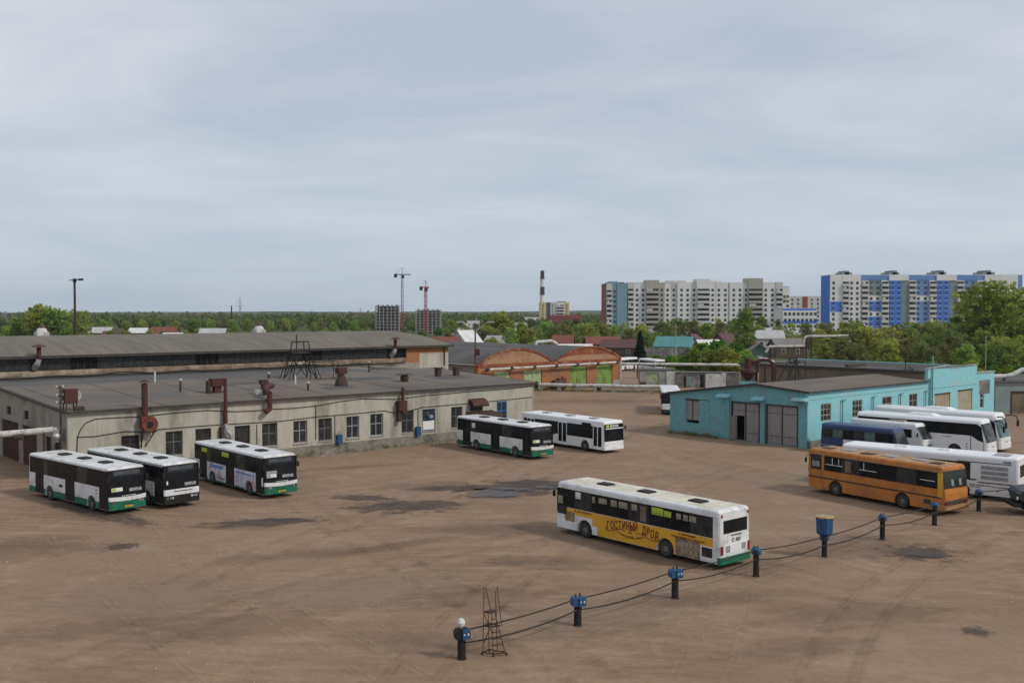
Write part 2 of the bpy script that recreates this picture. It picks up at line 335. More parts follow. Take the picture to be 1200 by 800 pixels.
# ------------------------------------------------------------------ ground
def ground_mat(name, ca, cb, cc, cd, scale=1.):
    m = bpy.data.materials.new(name); m.use_nodes = True; nt = m.node_tree; N = nt.nodes; Lk = nt.links; b = N['Principled BSDF']
    b.inputs['Roughness'].default_value = .95; b.inputs['Specular IOR Level'].default_value = .15
    tc = N.new('ShaderNodeTexCoord')
    def noise(sc, det, rough, st=(1,1,1), rot=0, dist=0):
        mp = N.new('ShaderNodeMapping'); mp.inputs['Scale'].default_value = st; mp.inputs['Rotation'].default_value = (0,0,R(rot)); Lk.new(tc.outputs['Object'], mp.inputs[0])
        n = N.new('ShaderNodeTexNoise'); n.inputs['Scale'].default_value = sc*scale; n.inputs['Detail'].default_value = det; n.inputs['Roughness'].default_value = rough; n.inputs['Distortion'].default_value = dist
        Lk.new(mp.outputs[0], n.inputs['Vector']); return n.outputs['Fac']
    def ramp(f, p0, p1, c0=(0,0,0), c1=(1,1,1)):
        r = N.new('ShaderNodeValToRGB'); e = r.color_ramp.elements; e[0].position = p0; e[1].position = p1; e[0].color = tuple(c0)+(1,); e[1].color = tuple(c1)+(1,)
        Lk.new(f, r.inputs[0]); return r.outputs[0]
    def mix(f, a, c, blend='MIX', fac=None):
        x = N.new('ShaderNodeMix'); x.data_type = 'RGBA'; x.blend_type = blend
        if fac is not None: x.inputs[0].default_value = fac
        else: Lk.new(f, x.inputs[0])
        for s_, v in ((6, a), (7, c)):
            if isinstance(v, tuple): x.inputs[s_].default_value = v+(1,)
            else: Lk.new(v, x.inputs[s_])
        return x.outputs[2]
    # domain warp so that wheel traces bend the way vehicles turn
    def warped(sc, det, rough, st, rot, amp=16, wsc=.018, off=0.):
        w = N.new('ShaderNodeTexNoise'); w.inputs['Scale'].default_value = wsc; w.inputs['Detail'].default_value = 1
        ofs = N.new('ShaderNodeVectorMath'); ofs.operation = 'ADD'; ofs.inputs[1].default_value = (off, off*.7, 0); Lk.new(tc.outputs['Object'], ofs.inputs[0]); Lk.new(ofs.outputs[0], w.inputs['Vector'])
        m1 = N.new('ShaderNodeVectorMath'); m1.operation = 'SCALE'; m1.inputs['Scale'].default_value = amp; Lk.new(w.outputs['Color'], m1.inputs[0])
        ad_ = N.new('ShaderNodeVectorMath'); ad_.operation = 'ADD'; Lk.new(tc.outputs['Object'], ad_.inputs[0]); Lk.new(m1.outputs[0], ad_.inputs[1])
        mp = N.new('ShaderNodeMapping'); mp.inputs['Scale'].default_value = st; mp.inputs['Rotation'].default_value = (0,0,R(rot)); Lk.new(ad_.outputs[0], mp.inputs[0])
        n = N.new('ShaderNodeTexNoise'); n.inputs['Scale'].default_value = sc*scale; n.inputs['Detail'].default_value = det; n.inputs['Roughness'].default_value = rough
        Lk.new(mp.outputs[0], n.inputs['Vector']); return n.outputs['Fac']
    base = ramp(noise(.08, 10, .7, dist=.8), .36, .66, ca, cb)
    base = mix(ramp(noise(.20, 10, .78, dist=1.2), .50, .72), base, cc)
    base = mix(ramp(noise(.13, 10, .8, dist=.9), .56, .78), base, cd)
    msk = ramp(noise(.035, 3, .5), .42, .60, (.0,.0,.0), (1,1,1)); msk2 = ramp(noise(.045, 3, .5, dist=.3, rot=50), .45, .60)
    for k_, (st, rot, off, mk) in enumerate((((.05, 1., 1), 25, 0, msk), ((.04, 1., 1), -38, 31, msk2), ((.06, 1., 1), 75, 77, msk))):
        t = ramp(warped(1.5, 5, .6, st, rot, 40, .016, off), .40, .62, (.88,.875,.87), (1.07,1.065,1.06))
        t2 = mix(mk, (1., 1., 1.), t); base = mix(None, base, t2, 'MULTIPLY', 1.)
    gr = ramp(noise(3.2, 8, .8), .3, .7, (.86,.86,.86), (1.12,1.11,1.10))
    base = mix(None, base, gr, 'MULTIPLY', 1.)
    gr4 = ramp(noise(.55, 10, .85, (1.0, 1.0, 1), 3, 1.2), .32, .50, (.86,.845,.83), (1,1,1))
    base = mix(None, base, gr4, 'MULTIPLY', 1.)
    spk = ramp(noise(1.1, 10, .9, (1., 1., 1), 60, 2.0), .28, .36, (.55,.52,.50), (1,1,1)); base = mix(None, base, spk, 'MULTIPLY', 1.)
    Lk.new(base, b.inputs['Base Color'])
    bp = N.new('ShaderNodeBump'); bp.inputs['Strength'].default_value = .5; bp.inputs['Distance'].default_value = .08
    Lk.new(noise(1.6, 9, .75), bp.inputs['Height']); Lk.new(bp.outputs[0], b.inputs['Normal'])
    MATS[name] = m
ground_mat('yard_dirt', (.238,.162,.108), (.280,.196,.133), (.330,.245,.178), (.208,.143,.098))
ground_mat('grassland', (.055,.075,.025), (.085,.10,.035), (.13,.11,.06), (.05,.06,.025), .5)

def sheet(name, x0, x1, y0, y1, z, m, nx=1, ny=1):
    mb = MB()
    for i in range(nx):
        for j in range(ny):
            a = x0+(x1-x0)*i/nx; b = x0+(x1-x0)*(i+1)/nx; c = y0+(y1-y0)*j/ny; d = y0+(y1-y0)*(j+1)/ny
            mb.add([(a,c,z),(b,c,z),(b,d,z),(a,d,z)], [(0,1,2,3)])
    return tag(mb.build(name, m), kind='structure')
sheet('ground', -9000, 9000, -200, 12000, -.02, 'grassland')
sheet('yard', -150, 130, -30, 262, 0, 'yard_dirt')

def stain_mat(name, c, rough=.8, edge=.55, al=.85):
    m = bpy.data.materials.new(name); m.use_nodes = True; nt = m.node_tree; N = nt.nodes; Lk = nt.links; b = N['Principled BSDF']
    b.inputs['Base Color'].default_value = tuple(c)+(1,); b.inputs['Roughness'].default_value = rough
    tc = N.new('ShaderNodeTexCoord'); g = N.new('ShaderNodeVectorMath'); g.operation = 'LENGTH'; Lk.new(tc.outputs['Object'], g.inputs[0])
    oi = N.new('ShaderNodeObjectInfo')
    n = N.new('ShaderNodeTexNoise'); n.noise_dimensions = '4D'; n.inputs['Scale'].default_value = 3.4; n.inputs['Detail'].default_value = 10; n.inputs['Roughness'].default_value = .74
    Lk.new(tc.outputs['Object'], n.inputs['Vector'])
    mw = N.new('ShaderNodeMath'); mw.operation = 'MULTIPLY'; mw.inputs[1].default_value = 50; Lk.new(oi.outputs['Random'], mw.inputs[0]); Lk.new(mw.outputs[0], n.inputs['W'])
    a = N.new('ShaderNodeMath'); a.operation = 'MULTIPLY_ADD'; a.inputs[1].default_value = 3.0; Lk.new(n.outputs['Fac'], a.inputs[0]); Lk.new(g.outputs['Value'], a.inputs[2])
    r = N.new('ShaderNodeMapRange'); r.inputs[1].default_value = 1.94+edge*.30; r.inputs[2].default_value = 1.88; r.inputs[3].default_value = 0; r.inputs[4].default_value = al
    Lk.new(a.outputs[0], r.inputs[0]); Lk.new(r.outputs[0], b.inputs['Alpha']); MATS[name] = m
stain_mat('stain_dark', (.066,.05,.039), .75, 1.0, .66)
stain_mat('stain_brown', (.14,.095,.066), .9, 2.0, .24)
stain_mat('stain_pale', (.31,.24,.175), .95, 1.6, .32)
stain_mat('puddle_wet', (.04,.038,.036), .22, .45, .7)
def stain(name, px, py, rx, ry, m, z, rot=0):
    """an irregular ground patch: unit disc scaled to its size in metres"""
    c = G(px, py); mb = MB(); n = 24
    mb.add([(math.cos(2*PI*i/n), math.sin(2*PI*i/n), 0) for i in range(n)], [tuple(range(n))])
    o = mb.build(name, m); o.location = (c.x, c.y, z); o.scale = (rx, ry, 1); o.rotation_euler = (0,0,R(rot)); return tag(o, kind='structure')
zc = .004
for (px, py, rx, ry, m, rot) in [
    (478, 593, 5.5, 3.2, 'stain_dark', 8), (425, 583, 3.6, 1.6, 'stain_dark', -10), (500, 570, 4.5, 2.6, 'stain_brown', 5), (520, 572, 3.4, 1.6, 'stain_dark', 5),
    (610, 571, 5.2, 5.0, 'stain_dark', 0), (632, 566, 4.2, 2.4, 'stain_dark', -12), (305, 612, 5.2, 1.9, 'stain_dark', 12), (280, 617, 3.0, 1.2, 'stain_brown', -10), (335, 609, 2.4, .9, 'stain_dark', -6),
    (142, 640, 1.3, 1.2, 'stain_dark', 0), (1080, 648, 2.8, 2.6, 'stain_dark', 0), (1000, 640, 5.2, 3.6, 'stain_brown', 0), (1144, 740, .8, .9, 'stain_dark', 0),
    (820, 655, 6, 3.0, 'stain_brown', -30), (300, 560, 5, 2, 'stain_brown', 10), (400, 548, 7, 1.2, 'stain_brown', 24), (250, 735, 4.6, 2.4, 'stain_brown', 20), (760, 590, 8, 3, 'stain_pale', -20),
    (700, 720, 6, 3, 'stain_pale', 20), (180, 700, 6, 4, 'stain_pale', 10), (900, 560, 12, 4, 'stain_pale', -20), (430, 690, 7, 4, 'stain_pale', 15), (40, 640, 5, 3, 'stain_brown', 0),
    (1000, 720, 5, 2.4, 'stain_brown', 10), (560, 620, 6, 2, 'stain_brown', -6), (700, 470, 12, 5, 'stain_brown', 0), (720, 458, 14, 3.2, 'stain_dark', 0), (690, 500, 14, 3, 'stain_pale', 10),  # wide one under the long pipe is just a darker ground tone
    (560, 700, 5, 2, 'stain_brown', 12), (640, 660, 4, 1.6, 'stain_brown', -10), (350, 650, 6, 1.4, 'stain_brown', 20), (500, 752, 4, 1.6, 'stain_brown', -15), (115, 600, 8, 2, 'stain_dark', -40),
    (1160, 600, 3.4, 2, 'stain_brown', 5), (460, 640, 5, 1, 'stain_brown', 35), (840, 700, 5, 1.6, 'stain_brown', 8), (940, 760, 4, 1.4, 'stain_brown', 14), (80, 740, 4, 1.6, 'stain_brown', 30)]:
    zc += .0022; stain('ground_patch', px, py, rx*1.12, ry*1.12, m, zc, rot)
for (px, py, rx, ry, rot) in [(577, 580, 3.0, 2.1, 0), (598, 574, 2.6, .9, -10), (1086, 651, 1.6, .8, 0), (735, 465.5, 3.2, .8, 0), (640, 572, 1.6, .5, 0)]:
    zc += .0022; stain('puddle', px, py, rx*1.3, ry*1.3, 'puddle_wet', zc, rot)
# tyre tracks: paired worn strips curving over the dirt
def track_mat(name, c, al):
    m = bpy.data.materials.new(name); m.use_nodes = True; nt = m.node_tree; N = nt.nodes; Lk = nt.links; b = N['Principled BSDF']
    b.inputs['Base Color'].default_value = tuple(c)+(1,); b.inputs['Roughness'].default_value = .95
    tc = N.new('ShaderNodeTexCoord'); n = N.new('ShaderNodeTexNoise'); n.inputs['Scale'].default_value = .9; n.inputs['Detail'].default_value = 10; n.inputs['Roughness'].default_value = .8
    Lk.new(tc.outputs['Object'], n.inputs['Vector']); r = N.new('ShaderNodeMapRange'); r.inputs[1].default_value = .44; r.inputs[2].default_value = .62; r.inputs[4].default_value = al
    Lk.new(n.outputs['Fac'], r.inputs[0]); Lk.new(r.outputs[0], b.inputs['Alpha']); MATS[name] = m
track_mat('track_dark', (.11,.076,.054), .30); track_mat('track_pale', (.34,.26,.19), .22)
TRK = [((140,600),(300,640),(700,560),(860,520)), ((330,575),(420,640),(560,700),(700,800)), ((620,535),(560,570),(430,600),(200,690)), ((720,525),(840,560),(900,610),(820,800)), ((650,625),(480,650),(300,700),(60,790)), ((838,655),(950,700),(1080,720),(1220,700)),
       ((170,590),(260,700),(420,760),(520,830)), ((740,500),(700,540),(540,600),(380,620)), ((900,545),(800,560),(600,640),(480,800)), ((1100,600),(1000,640),(760,700),(560,830)), ((640,470),(720,500),(780,540),(930,560)), ((300,590),(500,560),(650,540),(760,500)), ((60,600),(100,680),(240,760),(300,830)), ((1180,620),(1050,660),(980,730),(960,830))]
for k, P_ in enumerate(TRK):
    g_ = [G(*q) for q in P_]; pts = []
    for i in range(41):
        t = i/40; pts.append(g_[0]*(1-t)**3+g_[1]*3*t*(1-t)**2+g_[2]*3*t*t*(1-t)+g_[3]*t**3)
    m_ = MB(); zc += .0022
    for off in (-1.0, 1.0):
        for w in (-.15, .17):
            L_ = []
            for i, p_ in enumerate(pts):
                d_ = (pts[min(40, i+1)]-pts[max(0, i-1)]).normalized(); nn = Vector((-d_.y, d_.x, 0)); L_.append((p_+nn*(off+w-.11), p_+nn*(off+w+.11)))
            for (a1_, b1_), (a2_, b2_) in zip(L_[:-1], L_[1:]): m_.add([(q.x, q.y, zc) for q in (a1_, b1_, b2_, a2_)], [(0,1,2,3)])
    tag(m_.build('tyre_track', 'track_dark' if k % 3 else 'track_pale'), kind='structure')
# loose pebbles and lumps of dirt near the viewer
mb = MB(); pr = random.Random(3)
for i in range(1500):
    x = pr.uniform(-34, 34); y = pr.uniform(30, 92); r = pr.uniform(.012, .05)*(1.8 if pr.random() < .06 else 1)
    vs = [(x+r*pr.uniform(.7,1.3)*math.cos(t), y+r*pr.uniform(.7,1.3)*math.sin(t), 0.0) for t in (0, 1.57, 3.14, 4.71)]+[(x, y, r*.9)]
    mb.add(vs, [(0,1,4),(1,2,4),(2,3,4),(3,0,4)])
tag(mb.build('gravel', 'conc'), 'scattered pebbles and crumbs of concrete lying on the brown dirt yard', 'gravel', kind='stuff')

# ------------------------------------------------------------------ workshop (cream, left)
A = G(80, 564.6); Bc = G(625, 506)
ANG = math.atan2(Bc.y-A.y, Bc.x-A.x); WF = Fr(A, ANG); LW = (Bc-A).length
print('workshop', A, Bc, math.degrees(ANG), LW)
ws = thing('workshop', 'long low cream rendered workshop with flat grey felt roof and a row of tall windows', 'building', A, ANG)
HE = 5.75; YR = 20.; HR = 6.6; DW = 33.9
wins = [(142,163.5,510,532,0), (194,214,505,536,1), (229,247.5,502,534,0), (275,293,498.5,528,0), (307,325,495.5,524,1), (343.8,360,492.7,526,1), (373,389,490,520,1), (406,421,487.5,519,1), (434,449,484.6,514,1), (470.6,484.8,481,511.5,2), (495,510,479,508,3), (528.7,542,476.5,504,2)]
holes = []
for (a, b, t, bo, k) in wins:
    xa, z1 = WF.hit(a, (t)); xb, z2 = WF.hit(b, t); _, z0 = WF.hit((a+b)/2, bo)
    holes.append((xa, xb, max(1.35, min(z0, 1.7)), min(4.1, (z1+z2)/2), k))
bxa, bz1 = WF.hit(582, 471.5); bxb, _ = WF.hit(594, 470)
dxa, _ = WF.hit(550, 476); dxb, _ = WF.hit(566, 476)
hol2 = [h[:4] for h in holes]+[(bxa, bxb, 1.5, 3.9), (dxa, dxb, .0, 2.5)]
wall(MB(), 0, LW, 0, HE-.22, hol2).build('front_wall', 'wall_cream', ws)
pl = MB(); wall(pl, 0, LW, 0, 1.0, [(dxa, dxb, 0, 1.0)], -.07, 0).build('plinth', 'plinth', ws)
MB().box(-.12, LW+.1, -.14, .30, HE-.218, HE-.03).build('cornice', 'wall_cream', ws)
for k, h in enumerate(holes):
    fm = {0: 'rust_brown', 1: 'rim_grey', 2: 'rim_grey', 3: 'blue_frame'}[h[4]]
    if k in (5, 8, 7): fm = 'grille_grey'
    window(ws, h[0], h[1], h[2], h[3], .22, fm, 'glass_old', (1, 1), w=.10)
    MB().box(h[0]-.06, h[1]+.06, -.10, .12, h[2]-.09, h[2]-.004).build('sill', 'conc', ws)
h = holes[10]; MB().box(h[0]+.12, h[1]-.1, .05, .12, h[2]+.12, (h[2]+h[3])/2-.1).build('white_board', 'apart_white', ws)
MB().box(h[0]+.75, h[0]+1.15, -.35, .1, 2.75, 3.05).build('vent_box', 'conc', ws)
window(ws, bxa, bxb, 1.5, 3.9, .1, 'blue_frame', 'glass_mid', (1, 1), w=.12)
# entrance with sloping rusty canopy
cn = MB(); cn.add([(dxa-.7,-2.3,2.55),(dxb+1.4,-2.3,2.55),(dxb+1.2,-.02,2.95),(dxa-.5,-.02,2.95),(dxa-.7,-2.3,2.63),(dxb+1.4,-2.3,2.63),(dxb+1.2,-.02,3.03),(dxa-.5,-.02,3.03)], [(0,1,2,3),(4,5,6,7),(0,1,5,4),(1,2,6,5),(2,3,7,6),(3,0,4,7)]); cn.build('canopy', 'rust_brown', ws)
MB().tube((dxa-.5,-2.2,0),(dxa-.5,-2.2,2.55),.05).build('canopy_post', 'rust_brown', ws); MB().tube((dxb+1.2,-2.2,0),(dxb+1.2,-2.2,2.55),.05).build('canopy_post', 'rust_brown', ws)
ax, _ = WF.hit(549, 474); bx_, _ = WF.hit(567, 474)
aw = MB(); aw.prism([(-1.0,3.75),(-.55,4.25),(0,4.45),(0,4.15),(-.5,4.0),(-.93,3.6)], ax, bx_, 'yz'); aw.build('awning', 'rust_red', ws)
MB().box(ax+.2, bx_-.2, -.05, -.004, 3.1, 3.95).build('fanlight', 'glass_old', ws)
d = MB().box(dxa+.03, dxb-.03, .15, .21, .0, 2.48).build('door', 'rust_brown', ws); MB().box(dxa+.2, dxa+.26, .08, .148, 1.0, 1.2).build('handle', 'rim_grey', d)
# left end wall with dark red gates
def SY(px, py): return WF.hitx(px, py, 0)
gates = [(21.5, 2, 497), (43, 26, 508)]
sh = []; gl = []
for a, b, t in gates:
    y0, z = SY(a, t); y1, _ = SY(b, t); sh.append((y0, y1, 0, 3.7)); gl.append((y0, y1, 3.7))
swin = [(71, 63.5, 512, 531), (60, 53, 510, 530), (33.5, 28, 484, 493), (13, 7.5, 480, 490)]
swl = []
for a, b, t, bo in swin:
    y0, z1 = SY(a, t); y1, _ = SY(b, t); _, z0 = SY((a+b)/2, bo)
    if z1 > 4.1: z0, z1 = 4.25, 5.05
    else: z0, z1 = 1.4, 3.3
    swl.append((y0, y1, z0, z1))
sh += swl
print('side holes', sh)
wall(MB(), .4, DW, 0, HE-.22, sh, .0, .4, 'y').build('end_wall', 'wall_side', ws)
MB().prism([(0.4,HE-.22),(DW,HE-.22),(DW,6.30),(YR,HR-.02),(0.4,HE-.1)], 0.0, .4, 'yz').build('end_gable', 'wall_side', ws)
MB().prism([(-.35,HE-.12),(YR,HR-.10),(DW,6.36),(DW,6.46),(YR,HR+.06),(-.35,HE+.02)], -.22, -.02, 'yz').build('verge', 'edge_dark', ws)
for (y0, y1, zt) in gl:
    g = MB().box(.12, .2, y0+.04, y1-.04, .05, zt-.02)
    o = g.build('gate', 'rust_brown', ws)
    yy = y0+.2
    gg = MB()
    while yy < y1-.3:
        gg.box(.09, .118, yy, yy+.05, .1, zt-.1); yy += .55
    gg.box(.07, .118, y0+.1, y1-.1, .6, .72).box(.07, .118, y0+.1, y1-.1, zt-.8, zt-.68); gg.build('gate_ribs', 'rust_red', o)
for y0, y1, z0, z1 in swl: window(ws, y0, y1, z0, z1, .2, 'rust_brown', 'glass_old', (1, 0) if z1 < 4 else (0, 0), 'y')
wall(MB(), .4, LW-.4, 0, 6.2, [], DW-.3, DW).build('back_wall', 'wall_side', ws)
MB().box(LW-.4, LW, .4, DW, 0, HE-.22).build('far_end_wall', 'wall_cream', ws)
MB().prism([(0.0,HE-.22),(DW,HE-.22),(DW,6.30),(YR,HR-.02),(0.0,HE-.1)], LW-.4, LW-.003, 'yz').build('far_end_gable', 'wall_cream', ws)
rf = MB().prism([(-.35,HE-.03),(YR,HR),(YR,HR+.12),(-.35,HE+.09)], -.02, LW+.25, 'yz').build('roof', 'roof_felt', ws)
MB().prism([(YR,HR-.02),(DW,6.36),(DW,6.47),(YR,HR+.105)], -.02, LW-8, 'yz').build('rear_roof', 'roof_slate', ws)
m_ = MB(); q_ = random.Random(12)
for i in range(9):
    x = q_.uniform(1, LW-1); m_.prism([(-.3,HE+.095),(YR-.2,HR+.118),(YR-.2,HR+.132),(-.3,HE+.112)], x, x+.06, 'yz')
m_.build('felt_seams', 'roof_tar', ws)
for (x, y, a_, b_2) in ((8,6,5,3),(19,12,6,2.4),(27,4,4,2),(33,10,7,3),(44,7,5,4)):
    z0_ = HE+.09+(HR+.12-HE-.09)*(y+.35)/(YR+.35); z1_ = HE+.09+(HR+.12-HE-.09)*(y+b_2+.35)/(YR+.35)
    MB().prism([(y,z0_-.01),(y+b_2,z1_-.01),(y+b_2,z1_+.018),(y,z0_+.018)], x, x+a_, 'yz').build('felt_patch', 'roof_slate', ws)
MB().box(-.05, LW+.28, -.40, -.352, HE-.08, HE+.10).build('roof_edge', 'edge_dark', ws)
MB().prism([(-.35,HE-.05),(YR,HR-.03),(YR,HR+.15),(-.35,HE+.12)], LW+.252, LW+.31, 'yz').build('verge', 'edge_dark', ws)
def RZ(y): return HE+.09+(HR+.12-HE-.09)*(y+.35)/(YR+.35) if y <= YR else HR+.1-(y-YR)*(HR+.1-6.47)/(DW-YR)
def RH(px, py):
    z = 6.3
    for _ in range(8):
        p = G(px, py, z); x, y = WF.loc(p); z = RZ(y)
    return Vector((x, y, z))
def WP(px, py, t=-.06):
    x, z = WF.hit(px, py, t); return Vector((x, t, z))
def wthing(name, label, cat, **k):
    o = thing(name, label, cat, A, ANG, **k); return o
def at(name, label, cat, p, **k):
    """thing whose base stands at local workshop point p"""
    return thing(name, label, cat, WF.P(p[0], p[1], p[2]), ANG, **k)
# cables
cab = [[(90,531),(91,512),(95,502),(101,495),(112,490.5),(136,489),(165,488),(200,484),(222,482),(245,480.5),(275,482),(300,481),(322,479),(345,478),(372,475),(400,470),(425,467),(465,467.5),(500,463),(520,461.5),(545,459),(575,457),(600,455),(624,452)],
       [(90,512),(112,511),(135,507),(150,505),(165,506),(185,503),(220,500),(262,497),(300,495),(330,493),(372,488),(410,485),(450,481),(465,484),(480,481),(495,477),(530,474),(560,471.5),(600,467.5),(624,465)]]
o = wthing('wall_cable', 'upper black cable looping along the cream workshop wall just below the roof', 'cable', group='cables on the workshop wall')
MB().path([WP(*p) for p in cab[0]], .035, 5).build('cable', 'black_rubber', o)
o = wthing('wall_cable', 'lower black cable running above the window heads of the cream workshop', 'cable', group='cables on the workshop wall')
MB().path([WP(*p) for p in cab[1]], .035, 5).build('cable', 'black_rubber', o)
for px, y0, y1 in ((261.5,436+45,497),(301,497,520),(392.5,486,512),(490,479,499),(562,471,486),(370,474,515)):
    p = WP(px, y0); q = WP(px, y1); q.x = p.x
    tag(MB().tube(p, q, .03, 5).build('downlead', 'black_rubber'), None)
dl = [x for x in bpy.data.objects if x.name.startswith('downlead')]
lab = ['thin cable drop beside the tall red exhaust pipe on the workshop wall', 'thin cable drop between the third and fourth windows of the workshop', 'thin cable drop above the blue meter box with wires on top', 'thin cable drop above the round blue box on the workshop wall', 'thin cable drop right of the red awning on the workshop', 'thin cable drop left of the fourth window pair on the workshop wall']
for o, l in zip(sorted(dl, key=lambda x: x.name), lab):
    o.location = A; o.rotation_euler = (0,0,ANG); tag(o, l, 'cable', 'cable drops on the workshop wall')
# blue wall boxes
for k, (px, py0, py1) in enumerate(((397.6, 509, 519.5), (489.7, 499.5, 510))):
    p = WP(px, py1, -.2); q = WP(px, py0, -.2); o = at('meter_box', ['blue electric box with wires on top on the cream wall', 'rounded blue electric box between two windows on the cream wall'][k], 'box', (p.x, 0, p.z), group='blue boxes on the workshop wall')
    hh = q.z-p.z; MB().prism([(-.28,.12),(-.2,0),(.2,0),(.28,.12),(.28,hh-.12),(.2,hh),(-.2,hh),(-.28,hh-.12)], -.42, -.08, 'xz').build('case', 'blue_box', o)
    MB().box(-.17,.17,-.08,0,.15,hh-.15).build('bracket', 'black_metal', o)
    if k == 0: MB().tube((-.15,-.25,hh),(-.2,-.25,hh+.3),.02).tube((0,-.25,hh),(.02,-.25,hh+.4),.02).tube((.15,-.25,hh),(.17,-.25,hh+.25),.02).build('wires', 'black_metal', o)
# red exhaust pipe with fan housing (first)
b = WP(171, 507, -.5); o = at('exhaust_fan', 'thick red exhaust pipe rising from a round rusty fan housing on the cream wall', 'fan', (b.x, -.55, b.z))
top = WP(171, 449, -.5).z-b.z
MB().tube((-.1,0,1.2),(-.1,0,top),.26,14).build('pipe', 'rust_red', o); MB().lathe((-.1,0,top+.12),[(.5,0),(.45,.05),(.05,.22)],14).tube((-.1,0,top-.1),(-.1,0,top+.15),.03).build('rain_cap', 'rust_red', o)
MB().lathe((.25,-.3,.75),[(.68,0),(.72,.05),(.72,.55),(.68,.6)],20,'y').box(-.45,.2,-.3,.28,.9,1.45).build('fan_housing', 'rust_orange', o)
MB().lathe((.25,-.42,.75),[(.26,0),(.26,.1)],14,'y').build('inlet', 'black_metal', o)
MB().tube((-.3,-.3,.3),(-.3,.45,-1.2),.05).tube((.7,-.3,.2),(.1,.45,-1.2),.05).tube((-.4,-.3,.1),(.8,-.3,.1),.05).tube((-.3,.3,.1),(-.3,.3,-1.3),.05).tube((.7,.3,.1),(.7,.3,-.3),.05).build('bracket', 'black_metal', o)
# second pipe
b = WP(264.5, 500, -.4); o = at('exhaust_pipe', 'slim tall red exhaust pipe ending in a silver elbow on the cream wall', 'pipe', (b.x, -.4, b.z)); top = WP(264.5, 443, -.4).z-b.z
MB().tube((0,0,0),(0,0,top),.19,12,.14).build('pipe', 'rust_red', o)
MB().tube((0,0,.3),(.05,-.05,-.35),.2,10).tube((.05,-.05,-.35),(.45,-.15,-.75),.22,10).tube((.45,-.15,-.75),(.5,-.15,-1.4),.24,10).build('elbow', 'foil', o)
MB().box(-.45,-.25,-.1,.38,-1.5,0).build('bracket', 'rust_brown', o)
# goose-neck duct from roof
b = RH(309, 462); o = at('roof_duct', 'curved rusty duct bending from the roof down the cream wall', 'duct', tuple(b)); e1 = WP(316, 468, -.6)-b; e2 = WP(313, 483, -.6)-b
MB().tube((0,0,0),(0,0,1.1),.28,12).build('stack', 'rust_red', o); MB().box(-.35,.35,-.3,.3,1.0,1.45).build('damper', 'rust_brown', o)
MB().path([(0,0,.85),(.5,-.8,.9),(e1.x*.8,e1.y*.6,.8),(e1.x,e1.y,.35)],.27,12).tube((e1.x,e1.y,.4),(e1.x,e1.y,e2.z+.25),.25,12).tube((e1.x,e1.y,e2.z+.3),(e1.x-.45,e1.y,e2.z),.25,12).build('duct', 'rust_red', o)
MB().lathe((-.5,-.2,.1),[(.42,0),(.42,.5)],14,'y').build('fan_housing', 'foil', o)
# fourth: fan on wall right
b = WP(471, 489, -.4); o = at('wall_fan', 'dark red fan with short pipe stub fixed between windows of the workshop', 'fan', (b.x, -.45, b.z)); top = WP(471, 454, -.4).z-b.z
MB().tube((.1,0,1.2),(.1,0,top),.18,10).build('pipe', 'rust_red', o); MB().box(-.55,.45,-.3,.35,.75,1.75).build('fan_housing', 'rust_red', o); MB().box(-.5,-.1,-.1,.4,-.4,.75).build('bracket', 'rust_brown', o); MB().box(-.15,.5,-.35,.1,.45,.75).build('motor', 'rust_brown', o)
# roof furniture
def small(px, py, kind, label, h=.9):
    p = RH(px, py)
    if kind == 'post':
        o = at('vent_post', label, 'vent', tuple(p)); MB().tube((0,0,-.05),(0,0,h),.11,8).build('post', 'rust_brown', o); MB().tube((0,0,h),(0,0,h+.18),.14,8).build('cap', 'conc_white', o)
    elif kind == 'white':
        o = at('vent_post', label, 'vent', tuple(p)); MB().tube((0,0,-.05),(0,0,h),.10,8).build('post', 'conc_white', o); MB().tube((0,0,h),(0,0,h+.06),.13,8).build('cap', 'conc', o)
    elif kind == 'chim':
        o = at('chimney', label, 'chimney', tuple(p)); MB().box(-.3,.3,-.3,.3,-.05,h).build('shaft', 'rust_brown', o); MB().box(-.42,.42,-.42,.42,h+.002,h+.14).build('cap', 'edge_dark', o)
small(181.5, 448, 'white', 'thin white vent post near the thick red exhaust pipe on the roof', 1.2)
small(211.5, 459, 'post', 'brown vent post with white cap standing alone on the felt roof', 1.1)
small(346, 450, 'white', 'white vent post beside the feet of the roof trestle', 1.0)
small(361, 457, 'post', 'short dark vent post in front of the roof trestle', .7)
small(315, 443, 'post', 'tiny vent post at the ridge above the curved duct', .5)
small(432.5, 436, 'post', 'thin tall vent post at the ridge right of the trestle', 1.2)
small(513.5, 441, 'chim', 'left of two small brown chimneys at the right end of the roof', .95)
small(534.5, 440, 'chim', 'right of two small brown chimneys at the right end of the roof', .95)
p = RH(474, 447); o = at('roof_fan', 'squat dark roof fan on a plate behind the wall fan', 'fan', tuple(p)); MB().lathe((0,0,0),[(.4,0),(.5,.5),(.35,.75)],14).build('drum', 'rust_brown', o); MB().box(-.75,.75,-.6,.6,.78,.86).build('cover', 'edge_dark', o)
p = RH(400, 452); o = at('roof_ventilator', 'red box ventilator on a flared rusty base mid roof', 'vent', tuple(p)); MB().lathe((0,0,0),[(.75,0),(.6,.6),(.35,1.1),(.35,1.3)],10).build('base', 'rust_brown', o); MB().box(-.5,.5,-.4,.4,1.3,1.95).build('head', 'rust_red', o)
